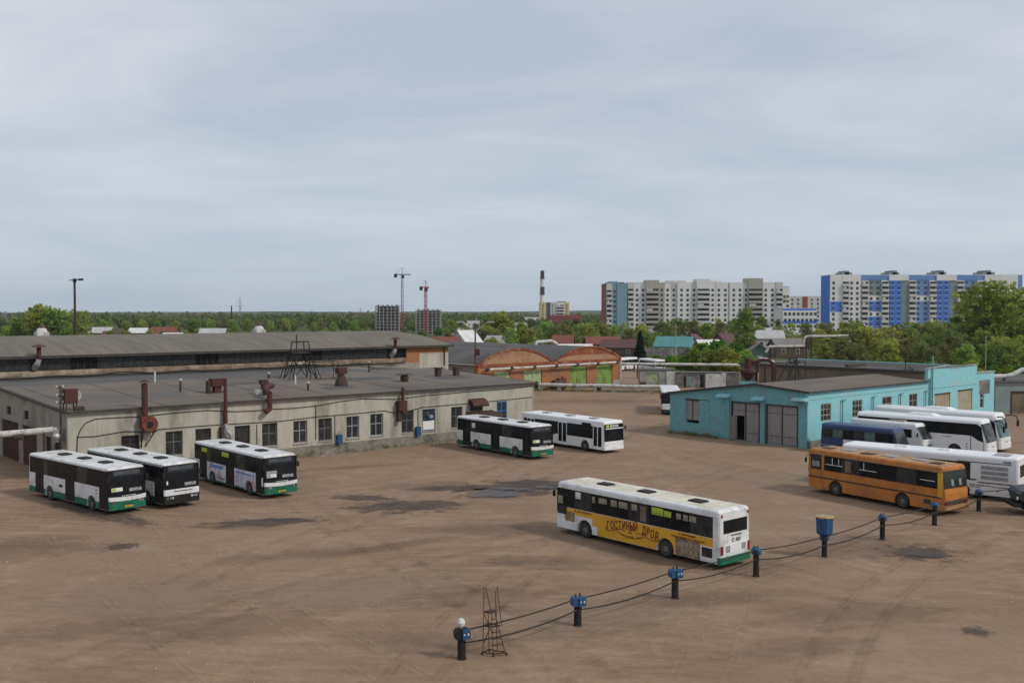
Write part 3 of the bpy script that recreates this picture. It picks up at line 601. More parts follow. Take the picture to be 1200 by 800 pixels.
p = RH(254, 460); o = at('roof_ventilator', 'red box ventilator with motor beside the slim exhaust pipe', 'vent', tuple(p)); MB().box(-.35,.35,-.3,.3,0,.65).build('base', 'rust_red', o); MB().box(-.65,.75,-.45,.45,.65,1.4).build('head', 'rust_red', o); MB().box(-1.0,-.72,-.3,.3,.1,1.2).tube((-1.1,0,.08),(1.0,0,.08),.06).build('motor', 'rust_brown', o)
p = RH(82, 480); o = at('roof_fan', 'red fan with silver cowl at the left corner of the workshop roof', 'fan', tuple(p)); MB().box(-.5,.5,-.5,.5,.55,1.75).build('housing', 'rust_red', o); MB().lathe((.35,-.3,1.2),[(.5,0),(.5,.3),(.4,.45)],14,'y').build('cowl', 'foil', o); MB().tube((-.4,-.4,0),(-.4,-.4,.6),.05).tube((.4,-.4,0),(.4,-.4,.6),.05).tube((-.4,.4,0),(-.4,.4,.6),.05).tube((.4,.4,0),(.4,.4,.6),.05).box(.1,.9,-.9,-.5,0,.3).build('stand', 'rust_brown', o)
p = SY(75, 520); o = at('service_mast', 'rusty service mast with insulators at the left corner of the workshop', 'mast', (-.35, .6, 0)); MB().tube((0,0,0),(0,0,7.9),.07,8).build('pole', 'rust_brown', o)
mm = MB(); 
for zz in (7.8, 7.1, 6.5): mm.tube((-.35,-.1,zz),(.25,.1,zz),.035,6)
mm.build('crossarm', 'black_metal', o)
mm = MB()
for zz in (7.8, 7.1, 6.5):
    for s_ in (-.33, .23): mm.tube((s_, s_*.3, zz+.02),(s_, s_*.3, zz+.2),.06,8)
mm.build('insulators', 'conc_white', o)
# trestle on the roof
p = RH(352, 443.5); q = RH(341, 443.5); k = .0
o = at('roof_trestle', 'rusty lattice trestle tower standing on the workshop roof', 'tower', tuple(p))
m_ = MB(); r = .065; H1 = 2.9; H2 = 4.2
for (x, y) in ((-1.2,-.9),(1.2,-.9),(1.2,.9),(-1.2,.9)):
    m_.tube((x*1.25, y*1.25, 0), (x*.75, y*.75, H1), r, 5); m_.tube((x*.75, y*.75, H1), (x*.62, y*.62, H2), r, 5); m_.tube((x*1.7, y*1.2, 0), (x*.9, y*.9, H1-.4), r*.8, 5)
for zz, s_ in ((H1,.75),(H2,.62),(1.5,1.0)):
    c = [(-1.2*s_,-.9*s_,zz),(1.2*s_,-.9*s_,zz),(1.2*s_,.9*s_,zz),(-1.2*s_,.9*s_,zz)]
    for i in range(4): m_.tube(c[i], c[(i+1) % 4], r*.9, 5)
for sx in (-1, 1):
    for sy in (-1, 1): m_.tube((sx*1.5, sy*1.1, 0), (-sx*.95, sy*.72, H1-.2), r*.7, 5); m_.tube((sx*1.45, sy*1.1, 0), (sx*.95, -sy*.72, H1-.2), r*.7, 5)
m_.tube((-.75,-.55,H2),(-.75,-.55,H2+.8),r,5); m_.build('frame', 'black_metal', o)
MB().box(-1.0,1.0,-.75,.75,H1+.03,H1+.09).build('platform', 'rust_brown', o)
p = RH(380, 444); o = at('rack', 'low rusty open pipe rack beside the roof trestle', 'rack', tuple(p)); m_ = MB()
for y in (-.5, .5):
    for x in (-1.5, 1.5): m_.tube((x,y,0),(x,y,2.0),.04,5)
    m_.tube((-1.5,y,2.0),(1.5,y,2.0),.04,5)
m_.tube((-1.5,-.5,.1),(1.5,-.5,.1),.04,5).tube((1.5,-.5,0),(.6,-.5,2.0),.035,5).tube((-1.5,-.5,2),(-1.5,.5,2),.04,5).tube((1.5,-.5,2),(1.5,.5,2),.04,5).build('frame', 'black_metal', o)

# ------------------------------------------------------------------ barrel roofed hall behind
xe, _ = WF.hit(525, 403, 34); xb, _ = WF.hit(475, 406, 34); X0 = -34
hall = thing('hall', 'huge hall with curved grey corrugated roof and a long band of dark clerestory windows', 'building', WF.P(0, 34, 0), ANG)
HZ = 9.05; HB = 7.05
# front wall: masonry below, window band, brick end bay
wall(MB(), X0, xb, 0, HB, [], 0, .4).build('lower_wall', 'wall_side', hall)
MB().prism([(-.35,HB-.28),(0,HB-.1),(0,HB+.36),(-.12,HB+.36),(-.35,HB+.0)], X0, xb, 'yz').build('ledge', 'tan_ledge' if 'tan_ledge' in MATS else 'brick_tan', hall)
MB().path([(X0+i*2.2, -.4, HB-.30+.16*math.sin(i*1.7)+.1*math.sin(i*.6)) for i in range(int((xb-X0)/2.2)+1)], .05, 5).build('ledge_cable', 'black_rubber', hall)
MB().box(X0, xb, .12, .4, HB+.002, HZ).build('band_backing', 'edge_dark', hall)
x = X0; k = 0
while x < xb-.5:
    w = min(3.0, xb-x); m_ = MB(); m_.box(x+.03, x+w-.03, .04, .116, HB+.42, HZ-.15)
    f = m_.build('window', 'glass_old' if (k*7) % 5 else 'glass_dark', hall)
    m2 = MB(); n_ = 4
    for i in range(n_+1): m2.box(x+w*i/n_-.03, x+w*i/n_+.03, .0, .037, HB+.42, HZ-.15)
    m2.build('frame', 'edge_dark', f); x += w; k += 1
MB().box(xb, xe, 0, .4, HB-.4, HZ).build('brick_bay', 'brick_orange', hall)
MB().box(xb+2.5, xe, -.06, -.003, 0, HB+.9).build('render_patch', 'wall_cream', hall)
MB().box(xb, xe, .0, .4, 0, HB-.402).build('lower_bay', 'wall_side', hall)
MB().tube((xe-.8,-.15,HB-1),(xe-.8,-.15,HZ),.09,8).tube((xb,-.15,HB-.2),(xb,-.15,HZ),.07,8).build('downpipe', 'edge_dark', hall)
DH = 36; RISE = 1.9
arc = [(-.7+(DH+1.4)*i/24, HZ+.02+RISE*(1-((i-12)/12)**2)) for i in range(25)]
MB().prism(arc+[(a, b-.16) for a, b in arc[::-1]], X0, xe+.5, 'yz').build('roof', 'hall_roof' if 'hall_roof' in MATS else 'roof_felt', hall)
rb = MB()
MB().prism([(a+(.01 if i == 0 else 0), b+.03) for i, (a, b) in enumerate(arc)]+[(a, b-.22) for a, b in arc[::-1]], xe+.503, xe+.60, 'yz').build('verge', 'edge_dark', hall)
MB().box(X0, xe+.55, -.78, -.703, HZ-.22, HZ+.08).build('eave', 'edge_dark', hall)
MB().prism([(.4,0),(DH,0),(DH,HZ)]+[(a, b-.17) for a, b in arc[::-1] if .4 < a < DH]+[(.4,HZ)], xe-.4, xe-.002, 'yz').build('end_wall', 'brick_orange', hall)
MB().box(X0, xe-.4, DH-.4, DH, 0, HZ-.05).build('back_wall', 'wall_side', hall)
def hat(name, label, cat, x, y, z, **k): return thing(name, label, cat, WF.P(x, 34+y, z), ANG, **k)
for (px, py, l) in ((44, 404, 'red capped vent pipe with silver elbow on the left end of the hall eave'), (461, 396, 'red capped vent pipe with silver elbow near the brick bay of the hall')):
    x, z = WF.hit(px, 418, 33.6); o = hat('vent_pipe', l, 'vent', x, -.9, 8.0, group='vent pipes on the hall eave')
    MB().tube((0,0,.5),(0,0,2.1),.24,12).build('pipe', 'rust_red', o); MB().lathe((0,0,2.15),[(.75,0),(.7,.08),(.08,.3)],14).build('cap', 'rust_red', o); MB().tube((0,0,.75),(-.15,.1,.2),.3,10).tube((-.15,.1,.25),(-.3,.75,-.3),.33,10).build('elbow', 'foil', o)
for px, l in ((50, 'white boxy roof ventilator with pink top at the left of the hall ridge'), (305, 'white rounded roof ventilator with pink top in the middle of the hall ridge')):
    x, z = WF.hit(px, 390, 52); o = hat('ridge_ventilator', l, 'vent', x, 18.4, HZ+RISE-.05, group='ventilators on the hall ridge')
    MB().box(-.75,.75,-.75,.75,0,.55).lathe((0,0,.55),[(.72,0),(.6,.35),(.4,.5)],14).build('body', 'conc_white', o); MB().lathe((0,0,1.05),[(.38,0),(.34,.3),(.15,.5)],12).build('cap', 'roof_maroon', o)

# heating pipe coming in from the left
o = thing('heating_pipe', 'white wrapped heating pipe reaching the left corner of the cream workshop', 'pipe', WF.P(-.6, 1.0, 0), ANG)
e = WF.P(-.6, 1.0, 4.25); s0 = AT(-60, e.y-3.2, 4.05)
q = s0-e; loc = lambda v: (Vector((v.dot(WF.u), v.dot(WF.n), 0)))
a = loc(q); a.z = 4.0; rs = []
MB().path([tuple(a), (a.x*.5, a.y*.5, 4.12), (a.x*.02, a.y*.02, 4.3), (0,0,4.25)], .26, 12).build('wrap', 'pipe_wrap', o)
MB().tube((0,0,4.35),(.15,.1,3.3),.34,10).lathe((-.05,-.2,3.8),[(.3,-.2),(.36,0),(.3,.2)],10).build('elbow', 'foil', o)
MB().tube((a.x*.55,a.y*.55,3.7),(a.x*.62,a.y*.62,3.72),.34,10).tube((a.x*.4,a.y*.4,3.85),(a.x*.33,a.y*.33,3.9),.3,10).build('bare_joint', 'edge_dark', o)
MB().tube((a.x*.6,a.y*.6,0),(a.x*.6,a.y*.6,3.9),.1,8).tube((a.x*.12,a.y*.12,0),(a.x*.12,a.y*.12,4.1),.08,8).build('support', 'rust_brown', o)

# ------------------------------------------------------------------ brick garages with two barrel roofs
gr = G(728, 450.5); GF0 = Fr(gr, ANG); gx, _ = GF0.hit(560, 455)
GO = GF0.P(gx, 0); GF = Fr(GO, ANG); LG = -gx
print('garage', GO, LG)
gar = thing('brick_garage', 'orange brick garage block with two arched gables and green doors', 'building', GO, ANG)
HG = 5.0; doors = []
for (a, b, t, mm) in ((579,598,435,'door_green_pale'), (614.5,635,433,'door_green_pale'), (668,687.6,428.6,'door_green'), (699.5,717.5,427,'door_green')):
    xa, z = GF.hit(a, t); xb2, z2 = GF.hit(b, t); doors.append((xa, xb2, 0, min(4.2, (z+z2)/2), mm))
wall(MB(), 0, LG, 0, HG-.5, [d[:4] for d in doors], 0, .5).build('front_wall', 'brick_orange', gar)
MB().box(0, LG, -.03, .5, HG-.498, HG+.1).build('cornice', 'brick_red', gar)
for (xa, xb2, z0, z1, mm) in doors:
    m_ = MB().box(xa+.05, (xa+xb2)/2-.03, .15, .25, .08, z1-.05); o1 = m_.build('door', mm, gar)
    MB().box((xa+xb2)/2+.03, xb2-.05, .15, .25, .08, z1-.05).build('door', mm, gar)
    MB().box((xa+xb2)/2-.35, (xa+xb2)/2-.25, .1, .147, .1, z1*.45).box((xa+xb2)/2+.3, (xa+xb2)/2+.38, .1, .147, .1, z1*.4).build('handle', 'edge_dark', o1)
for k in range(2):
    x0 = LG*k/2+(.5 if k == 0 else .6); x1 = LG*(k+1)/2-(.6 if k == 0 else .2); hr = 2.35; cx = (x0+x1)/2
    ar = [(x0+(x1-x0)*i/20, HG+.1+hr*(1-abs((i-10)/10)**2.1)) for i in range(21)]
    MB().prism(ar+[(x1, HG+.1), (x0, HG+.1)][::1], .05, .45, 'xz').build('arched_gable', 'brick_tan' if k == 0 else 'brick_red', gar)
    if k == 1: MB().prism([(x0+(x1-x0)*i/20, HG+.102+(hr*.42)*(1-abs((i-10)/10)**4)) for i in range(21)]+[(x1-.02,HG+.102)], .0, .048, 'xz').build('tan_brickwork', 'brick_tan', gar)
    up = [(a, b+.24) for a, b in ar]; dn = [(a, b-.08) for a, b in ar]
    MB().prism(up+dn[::-1], -.12, .03, 'xz').build('gable_rim', 'brick_red', gar)
    rr = [(a, b+.18) for a, b in ar]; MB().prism(rr+[(a, b-.02) for a, b in ar][::-1], .46, 78, 'xz').build('roof', 'roof_slate', gar)
MB().prism([(LG/2-.9,HG+.05),(LG/2+.9,HG+.05),(LG/2+.9,HG+.25),(LG/2-.9,HG+.25)], .46, 78, 'xz').build('valley', 'roof_slate', gar)
MB().box(-.5, .7, .46, 78, HG-.1, HG+.12).build('eave', 'conc', gar)
MB().box(LG-.4, LG, .5, 78, 0, HG).build('end_wall', 'brick_orange', gar); MB().box(0, .4, .5, 78, 0, HG-.12).build('end_wall', 'conc', gar); MB().box(0.4, LG-.4, 77.6, 78, 0, HG).build('back_wall', 'brick_orange', gar)
MB().box(LG-2.4, LG+.02, -.06, -.003, 0, 1.0).box(LG-.5, LG+.06, -.1, -.002, 1.0, HG-.5).build('render_patch', 'conc', gar)
# pipe along garage
a1 = GF.hit(571.5, 433, -1.0); a2 = GF.hit(723, 424.3, -1.0)
o = thing('wall_pipe', 'white pipe on brackets running across the brick garage above its green doors', 'pipe', GO, ANG)
MB().tube((a1[0],-1,a1[1]),(a2[0],-1,a2[1]),.2,10).build('pipe', 'pipe_wrap', o)
m_ = MB()
for i in range(7):
    f = i/6; x = a1[0]+(a2[0]-a1[0])*f; z = a1[1]+(a2[1]-a1[1])*f; m_.box(x-.07, x+.07, -1.25, -.05, z-.32, z-.2).tube((x,-1,z-.22),(x,0,z-.9),.05,5).box(x-.3, x+.3, -1.22, -.78, z-.2, z+.24)
m_.build('brackets', 'rust_brown', o)
o = thing('roof_pipe', 'white pipe loop bending over the right arch of the brick garage', 'pipe', GF.P(LG*.77, 14, HG), ANG); MB().path([(-1.5,0,2.0),(-1.3,0,3.1),(2.8,0,3.3),(4.3,0,2.7),(4.5,0,.5)],.32,10).build('pipe', 'conc_white', o)
tx_, _ = GF.hit(655, 447, -1.9); p = GF.P(tx_, -1.9); o = thing('rusty_tank', 'rusty cylindrical tank with a boxy top lying before the brick garage', 'tank', (p.x, p.y, 0), ANG)
MB().lathe((0,0,.95),[(.3,-1.5),(.85,-1.4),(.9,-1.3),(.9,1.1),(.85,1.25),(.3,1.35)],18,'x').build('shell', 'rust_brown', o); MB().box(-.3,1.5,-.4,.5,1.5,2.15).tube((.9,0,1.6),(.9,0,2.4),.25,10).build('top_box', 'rust_orange', o); MB().box(-.9,-.6,-.6,.6,0,.4).box(.5,.8,-.6,.6,0,.4).build('cradle', 'rust_brown', o)
# long low white pipe across the yard
pa = G(629, 457.5); pb = G(786, 460.5)
o = thing('yard_pipe', 'long white insulated pipe lying low across the back of the yard', 'pipe', tuple(pa), math.atan2(pb.y-pa.y, pb.x-pa.x)); L_ = (pb-pa).length
m_ = MB(); m_.path([(i*L_/12, .05*math.sin(i*2.), 1.05+.04*math.sin(i*1.3)) for i in range(13)], .34, 12).tube((L_,0,1.05),(L_+.8,-.7,1.05),.38,12).tube((L_+.8,-.7,1.05),(L_+1.0,-2.6,.95),.4,12).build('pipe', 'pipe_wrap', o)
m_ = MB()
for i in range(8): m_.box(i*L_/7.3+.6, i*L_/7.3+1.1, -.4, .4, 0, .75)
m_.build('supports', 'conc', o); MB().lathe((0,0,1.1),[(.3,-.3),(.55,-.1),(.55,.2),(.3,.4)],12,'x').tube((-.2,0,1.1),(-1.6,.5,1.8),.2,8).build('valve', 'rust_brown', o)
MB().lathe((L_*.47,-.1,.7),[(.1,-.2),(.5,0),(.1,.2)],12,'y').build('gate_valve', 'edge_dark', o)

# ------------------------------------------------------------------ turquoise workshop
K = G(946.5, 525.5); TF = Fr(K, ANG)
tq = thing('turquoise_workshop', 'low turquoise workshop with grey double gates in its gable end', 'building', K, ANG)
yl, _ = TF.hitx(785, 508, 0); xr, _ = TF.hit(1087, 470)
HK = 5.8; HP = 6.25; YP = 6.4; HL = 4.62
print('turq', K, yl, xr)
def TY(px, py): return TF.hitx(px, py, 0)
gt = []
for a, b, t in ((934.5, 898.5, 479), (889.5, 858, 477)):
    y0, z = TY(a, t+2); y1, _ = TY(b, t); gt.append((y0, y1, 0.05, 4.15))
hy0, _ = TY(819, 480); hy1, _ = TY(804, 480)
th = gt+[(hy0, hy1, 1.4, 4.0)]
wall(MB(), 0.4, yl, 0, HL-.25, th, 0, .4, 'y').build('gable_wall', 'turq_shaded', tq)
MB().prism([(.4,HL-.25),(yl,HL-.25),(yl,HL-.05),(YP,HP-.05),(.4,HK-.1)], 0, .4, 'yz').build('gable_top', 'turq_shaded', tq)
for y0, y1, z0, z1 in gt:
    ym = (y0+y1)/2; small_open = y0 > gt[0][1]-1
    g1 = MB().box(.12, .20, y0+.05, ym-.05, z0+.05, z1-.04).build('gate_leaf', 'gate_grey', tq)
    if small_open and y0 == gt[1][0]:
        wall(MB(), ym+.05, y1-.05, z0+.05, z1-.04, [(y1-1.55, y1-.55, z0+.05, 2.75)], .12, .20, 'y').build('gate_leaf', 'gate_grey', tq)
        wk = MB().box(-.95, .0, -.03, .03, z0+.1, 2.7); w_ = wk.build('wicket_door', 'gate_grey', tq); w_.location = (.1, y1-.5, 0); w_.rotation_euler = (0,0,R(-22))
    else: MB().box(.12, .20, ym+.05, y1-.05, z0+.05, z1-.04).build('gate_leaf', 'gate_grey', tq)
    MB().box(.05, .118, ym-.06, ym+.06, z0, z1).box(-.03, .1, y0-.12, y0+.04, 0, z1+.1).box(-.03, .1, y1-.04, y1+.12, 0, z1+.1).box(-.04, .1, y0-.12, y1+.12, z1, z1+.14).build('gate_frame', 'edge_dark', tq)
    hz_ = MB()
    for zz in (.9, 3.3): hz_.box(.08, .117, y0+.1, ym-.15, zz, zz+.07).box(.08, .117, ym+.15, y1-.1 if not (small_open and zz < 2) else y1-1.6, zz, zz+.07)
    hz_.build('gate_rail', 'rim_grey', g1)
hm = (hy0+hy1)/2
MB().box(.08, .16, hy0+.04, hm-.06, 1.75, 3.95).box(.08, .16, hm+.06, hy1-.04, 1.75, 3.95).build('hatch_leaf', 'gate_grey', tq)
MB().box(.02, .1, hm-.05, hm+.05, 1.5, 4.0).box(-.03, .02, hy0-.1, hy1+.1, 4.0, 4.1).build('hatch_frame', 'edge_dark', tq)
o1, _ = TY(831, 480); MB().box(-.03, -.003, o1-.05, hy0-.1, .9, 4.08).build('blocked_opening', 'turq_shaded', tq); MB().box(-.05, -.0315, o1-.05, hy1+.15, 4.09, 4.16).build('lintel', 'edge_dark', tq)
for a, b, t in ((954, 931, 469), (897, 884, 467.5), (857, 843, 464)):
    y0, z = TY(a, t); y1, _ = TY(b, t); y0 = max(y0, -.15)
    MB().prism([(-.75, z-.15), (0, z-.15), (0, z+.22), (-.1, z+.22), (-.75, z)], y0, y1, 'xz').build('ledge', 'turq_sunlit', tq)
for a, b in ((947,936.5), (896.5,891.5), (855.5,851)):
    y0, z = TY(a, 500); y1, _ = TY(b, 500); MB().box(-.16, -.003, max(y0,-.0), y1, 0, 4.55).build('pilaster', 'turq_shaded', tq)
# long side
tw = []
for a, b, t, bo in ((962, 974, 478.5, 493), (999, 1010.5, 473, 487), (1034, 1045, 469, 480), (1065.5, 1075, 465, 479)):
    xa, z1 = TF.hit(a, t); xb2, _ = TF.hit(b, t); _, z0 = TF.hit((a+b)/2, bo); tw.append((xa, xb2, 2.6, 4.45))
print(tw)
wall(MB(), 0, xr, 0, HK-.25, tw, 0, .4).build('long_wall', 'turq_sunlit', tq)
for h in tw[:2]: window(tq, h[0], h[1], h[2], h[3], .12, 'seat_tan', 'glass_old', (2, 2), w=.12)
for h in tw[2:]: window(tq, h[0], h[1], h[2], h[3], .12, 'gate_grey', 'glass_old', (1, 1), w=.1)
MB().box(-.05, xr, -.08, .3, HK-.248, HK-.08).build('cornice', 'turq_sunlit', tq)
MB().box(.0, xr, -.02, -.002, HK-.85, HK-.78).build('string_course', 'turq_shaded', tq)
MB().prism([(-.3,HK-.05),(YP,HP),(yl+.25,HL),(yl+.25,HL+.12),(YP,HP+.14),(-.3,HK+.06)], -.22, xr, 'yz').build('roof', 'roof_felt', tq)
MB().prism([(-.3,HK-.12),(YP,HP-.08),(yl+.25,HL-.08),(yl+.25,HL+.14),(YP,HP+.16),(-.3,HK+.08)], -.30, -.222, 'yz').build('verge', 'edge_dark', tq)
MB().box(-.3, xr, -.36, -.302, HK-.07, HK+.07).build('roof_edge', 'edge_dark', tq)
MB().box(0.4, xr, yl-.4, yl, 0, HL-.05).build('back_wall', 'turq_shaded', tq)
MB().box(xr-.4, xr-.003, .4, yl-.4, 0, HL-.3).build('inner_wall', 'tan_wall', tq)
MB().box(.0, 2.6, -.05, -.003, 0, .75).build('plinth', 'plinth', tq)
def ragged(y0, y1, h, seed):
    q_ = random.Random(seed); n = max(4, int((y1-y0)/.22)); h *= .7; P_ = [(y1, 0), (y0, 0)]+[(y0+(y1-y0)*i/n, h*(.62+.25*math.sin(i*.5+seed)+q_.uniform(-.1, .1))) for i in range(n+1)]
    MB().prism(P_, -.045, -.004, 'yz').build('plinth', 'plinth', tq)
ragged(yl-5.6, yl, .75, 1); ragged(gt[1][1]+.2, yl-5.7, .4, 2); ragged(.0, gt[0][0]-.15, .9, 3)
def TRZ(y): return HK+.06+(HP+.14-HK-.06)*(y+.3)/(YP+.3) if y < YP else HP+.14-(y-YP)*(HP-HL)/(yl-YP)
def tthing(name, label, cat, x, y, z, **k): return thing(name, label, cat, TF.P(x, y, z), ANG, **k)
for px, l in ((985.5, 'turquoise vent pipe between the first two side windows of the turquoise workshop'), (1021.5, 'turquoise vent pipe between the second and third side windows'), (1053.5, 'turquoise vent pipe between the third and fourth side windows'), (1083, 'turquoise vent pipe at the end of the low turquoise wall')):
    xa, _ = TF.hit(px, 470); o = tthing('vent_pipe', l, 'pipe', xa, -.2, 1.2, group='vent pipes on the turquoise wall'); MB().tube((0,0,0),(0,0,3.5),.07,8).tube((0,0,3.45),(.8,0,3.5),.07,8).build('pipe', 'apart_teal', o)
# taller block behind/right
x3, _ = TF.hit(1144.5, 460); x4, _ = TF.hit(1165, 460)
tb = thing('turquoise_hall', 'taller bright turquoise hall with boarded openings and a dark roof', 'building', TF.P(xr, 0, 0), ANG)
LT = x3-xr; HT0 = 7.0; HT1 = 7.75; DT = 27
_, zt0 = TF.hit(1092, 432.5); _, zt1 = TF.hit(1143, 427.6); print('tall', zt0, zt1); HT0, HT1 = zt0, zt1
op = []
for a, b, t, bo in ((1095.5,1113.5,462.5,480), (1122.5,1139.5,458,481)):
    xa, z1 = TF.hit(a, t); xb2, _ = TF.hit(b, t); op.append((xa-xr, xb2-xr, 1.2, z1))
wall(MB(), 0, LT, 0, HT0-.3, op, 0, .4).build('front_wall', 'turq_sunlit', tb)
for h in op: MB().box(h[0]+.02, h[1]-.02, .1, .16, h[2], h[3]-.02).build('boarding', 'boards_tan', tb)
m_ = MB()
for h in op: m_.box(h[0]-.1, h[1]+.1, -.04, -.002, h[3], h[3]+.12)
m_.build('lintel', 'edge_dark', tb)
MB().prism([(0,HT0-.3),(LT,HT0-.3),(LT,HT1),(LT*.45,HT1-.15),(LT*.44,HT0+.25),(0,HT0)], 0, .4, 'xz').build('parapet', 'turq_sunlit', tb)
MB().prism([(-.05,HT0+.002),(LT*.44,HT0+.252),(LT*.45,HT1-.148),(LT+.05,HT1+.002),(LT+.05,HT1+.12),(LT*.43,HT1-.04),(LT*.42,HT0+.36),(-.05,HT0+.1)], -.08, .48, 'xz').build('coping', 'conc', tb)
MB().box(0, LT, -.02, -.002, HT0-2.4, HT0-2.32).build('string_course', 'turq_shaded', tb)
MB().box(0, .4, .4, DT, 0, HT0-.45).build('side_wall', 'tan_wall', tb)
MB().box(-.25, .4, .402, DT+.2, HT0-.448, HT0-.2).build('roof_edge', 'edge_dark', tb)
MB().box(.402, LT, DT-.4, DT, 0, HT0-.32).build('back_wall', 'turq_sunlit', tb)
MB().box(LT-.4, LT, .4, DT-.4, 0, HT0).build('end_wall', 'turq_sunlit', tb)
MB().prism([(-.2,HT0-.198),(LT*.5,HT1-.35),(LT-.4,HT0-.1),(LT-.4,HT0-.2),(-.2,HT0-.3)], .405, DT+.2, 'xz').build('roof', 'roof_tar', tb)
MB().path([(.2,2,HT0-.1),(LT*.25,4,HT0+.12),(LT*.4,5,HT0+.22)],.12,6).box(1,LT*.4,11,11.5,HT0-.15,HT0+.12).box(2,LT*.3,20,20.3,HT0-.15,HT0+.2).build('roof_ridges', 'edge_dark', tb)
MB().tube((.9,-.15,1),(.9,-.15,HT0+1.6),.09,8).tube((.3,-.15,1),(.3,-.15,HT0-1),.09,8).tube((.3,-.15,HT0-3.6),(.9,-.15,HT0-3.6),.07,8).build('drainpipe', 'turq_shaded', tb)
an = thing('turquoise_annex', 'narrow turquoise annex with boarded upper window at the hall end', 'building', TF.P(x3, 0, 0), ANG); LA = x4-x3; _, za = TF.hit(1155, 435)
xa1, zz1 = TF.hit(1147.5, 446); xa2, _ = TF.hit(1160, 446); xa3, _ = TF.hit(1148.5, 470); xa4, _ = TF.hit(1151.5, 470)
wall(MB(), 0.003, LA, 0, za-.2, [(xa1-x3, xa2-x3, zz1-1.8, zz1), (xa3-x3, xa4-x3+.4, 1.6, 3.9)], .0, .4).build('front_wall', 'turq_sunlit', an)
MB().box(.0, LA+.1, -.08, .45, za-.198, za).build('coping', 'conc', an); MB().box(xa1-x3, xa2-x3, .1, .15, zz1-1.8, zz1).build('boarding', 'conc_dark', an); window(an, xa3-x3, xa4-x3+.4, 1.6, 3.9, .15, 'white_trim', 'glass_old', (0, 1))
MB().box(0.003, LA, .4, 14, 0, za-.3).build('body', 'turq_sunlit', an); MB().box(.0, LA+.1, .46, 14.1, za-.298, za-.15).build('roof', 'roof_felt', an)
# far right low building
p = G(1166, 485); fr = thing('grey_workshop', 'low grey green workshop with brown gates at the right edge', 'building', p, R(4)); 
wall(MB(), 0, 26, 0, 4.0, [(2.4,5.2,.05,3.0)], 0, .4).build('front_wall', 'turq_shaded' if False else 'conc_turq' if 'conc_turq' in MATS else 'conc', fr)
MB().box(-.1, 26, -.06, .4, 4.0, 4.35).build('cornice', 'conc', fr); MB().box(2.4,5.2,.12,.2,.05,3.0).build('gate', 'tan_wall', fr); MB().box(2.2,2.4,-.04,.1,0,3.15).box(5.2,5.4,-.04,.1,0,3.15).box(2.2,5.4,-.04,.1,3.0,3.15).build('gate_frame', 'rust_brown', fr)
MB().box(-.2, 26.1, -.3, 16, 4.352, 4.5).build('roof', 'roof_slate', fr); MB().box(0, 26, 15.6, 15.9, 0, 4.0).box(0,.4,.4,15.6,0,4.0).build('rear_wall', 'conc', fr)
o = thing('roof_pipe', 'white insulated pipe climbing over the grey green workshop roof', 'pipe', (p.x, p.y+1.5, 4.5), R(4)); MB().path([(-.5,0,.55),(2.2,0,.6),(3.2,0,.8),(4.6,0,1.5),(6,0,1.55),(12,0,1.6)],.33,10).build('pipe', 'conc_white', o); MB().box(1.9,2.1,-.2,.2,0,.4).box(5.4,5.6,-.2,.2,0,1.2).box(10,10.2,-.2,.2,0,1.2).build('support', 'rust_brown', o)
for px, py, l, h in ((1155, 434, 'thin pale mast rising behind the turquoise annex', 4.8), (1061, 440, 'thin dark antenna mast on the turquoise hall roof', 3.4)):
    xx, zz = TF.hit(px, py, 3); o = tthing('antenna_mast', l, 'mast', xx, 3, za-.3 if px > 1100 else 5.9); MB().tube((0,0,0),(0,0,h),.05,6).build('pole', 'conc' if px > 1100 else 'black_metal', o); MB().tube((-.4,0,h-.3),(.4,0,h-.3),.03,5).tube((-.3,0,h-.8),(.3,0,h-.8),.03,5).build('crossarm', 'conc' if px > 1100 else 'black_metal', o)

# dust collector behind the gable
Zc = 121.5
def CL(px, py, Y=Zc): return AT(px, Y, ZAT(py, Y))
c0 = AT(876, Zc, 0); o = thing('dust_collector', 'red cyclone dust collector with ducts behind the turquoise gable', 'dust collector', c0, 0)
zz = lambda py: ZAT(py, Zc)
MB().lathe((0,0,0),[(.42,zz(432)),(.42,zz(420))],16).build('cylinder', 'rust_red', o); MB().lathe((0,0,0),[(1.0,zz(433)),(1.02,zz(436)),(.35,zz(444.5)),(.3,zz(446))],18).build('cone', 'rust_red', o)
MB().box(-.95,.95,-.6,.9,3.5,zz(447)).build('bunker', 'turq_shaded', o)
m_ = MB()
for x in (-1.15, 1.1):
    for y in (-.7, .9): m_.box(x-.07,x+.07,y-.07,y+.07,0,zz(436))
m_.build('post', 'boards_tan', o)
m_ = MB(); m_.path([(1.1,0,zz(446)),(1.2,0,zz(424)),(1.7,0,zz(420.5)),(2.6,0,zz(421.5)),(3.1,0,zz(426)),(3.1,0,zz(450))],.24,10).path([(.4,0,zz(424)),(1.2,0,zz(423))],.2,8).path([(2.1,0,zz(428)),(2.1,0,zz(455))],.12,8); m_.build('duct', 'rust_red', o)
MB().path([(1.3,-.1,zz(419.5)),(2.2,-.1,zz(420)),(3.2,-.1,zz(424))],.12,8).build('lagging', 'conc_white', o)
m_ = MB()
for (a, b) in (((3.4,5.0),(5.2,8.6)),((7.0,5.0),(5.4,8.6)),((3.4,5.0),(3.4,7.8)),((7.0,5.0),(7.0,8.0))): m_.tube((a[0],0,a[1]),(b[0],0,b[1]),.05,5)
m_.tube((3.3,0,7.8),(7.1,0,8.0),.05,5).build('stay', 'black_metal', o)
p = TF.P(2.2, YP+1.2, TRZ(YP+1.2)); p = Vector((AT(931, 112, 6).x, 112, 0)); lx, ly = TF.loc(p)
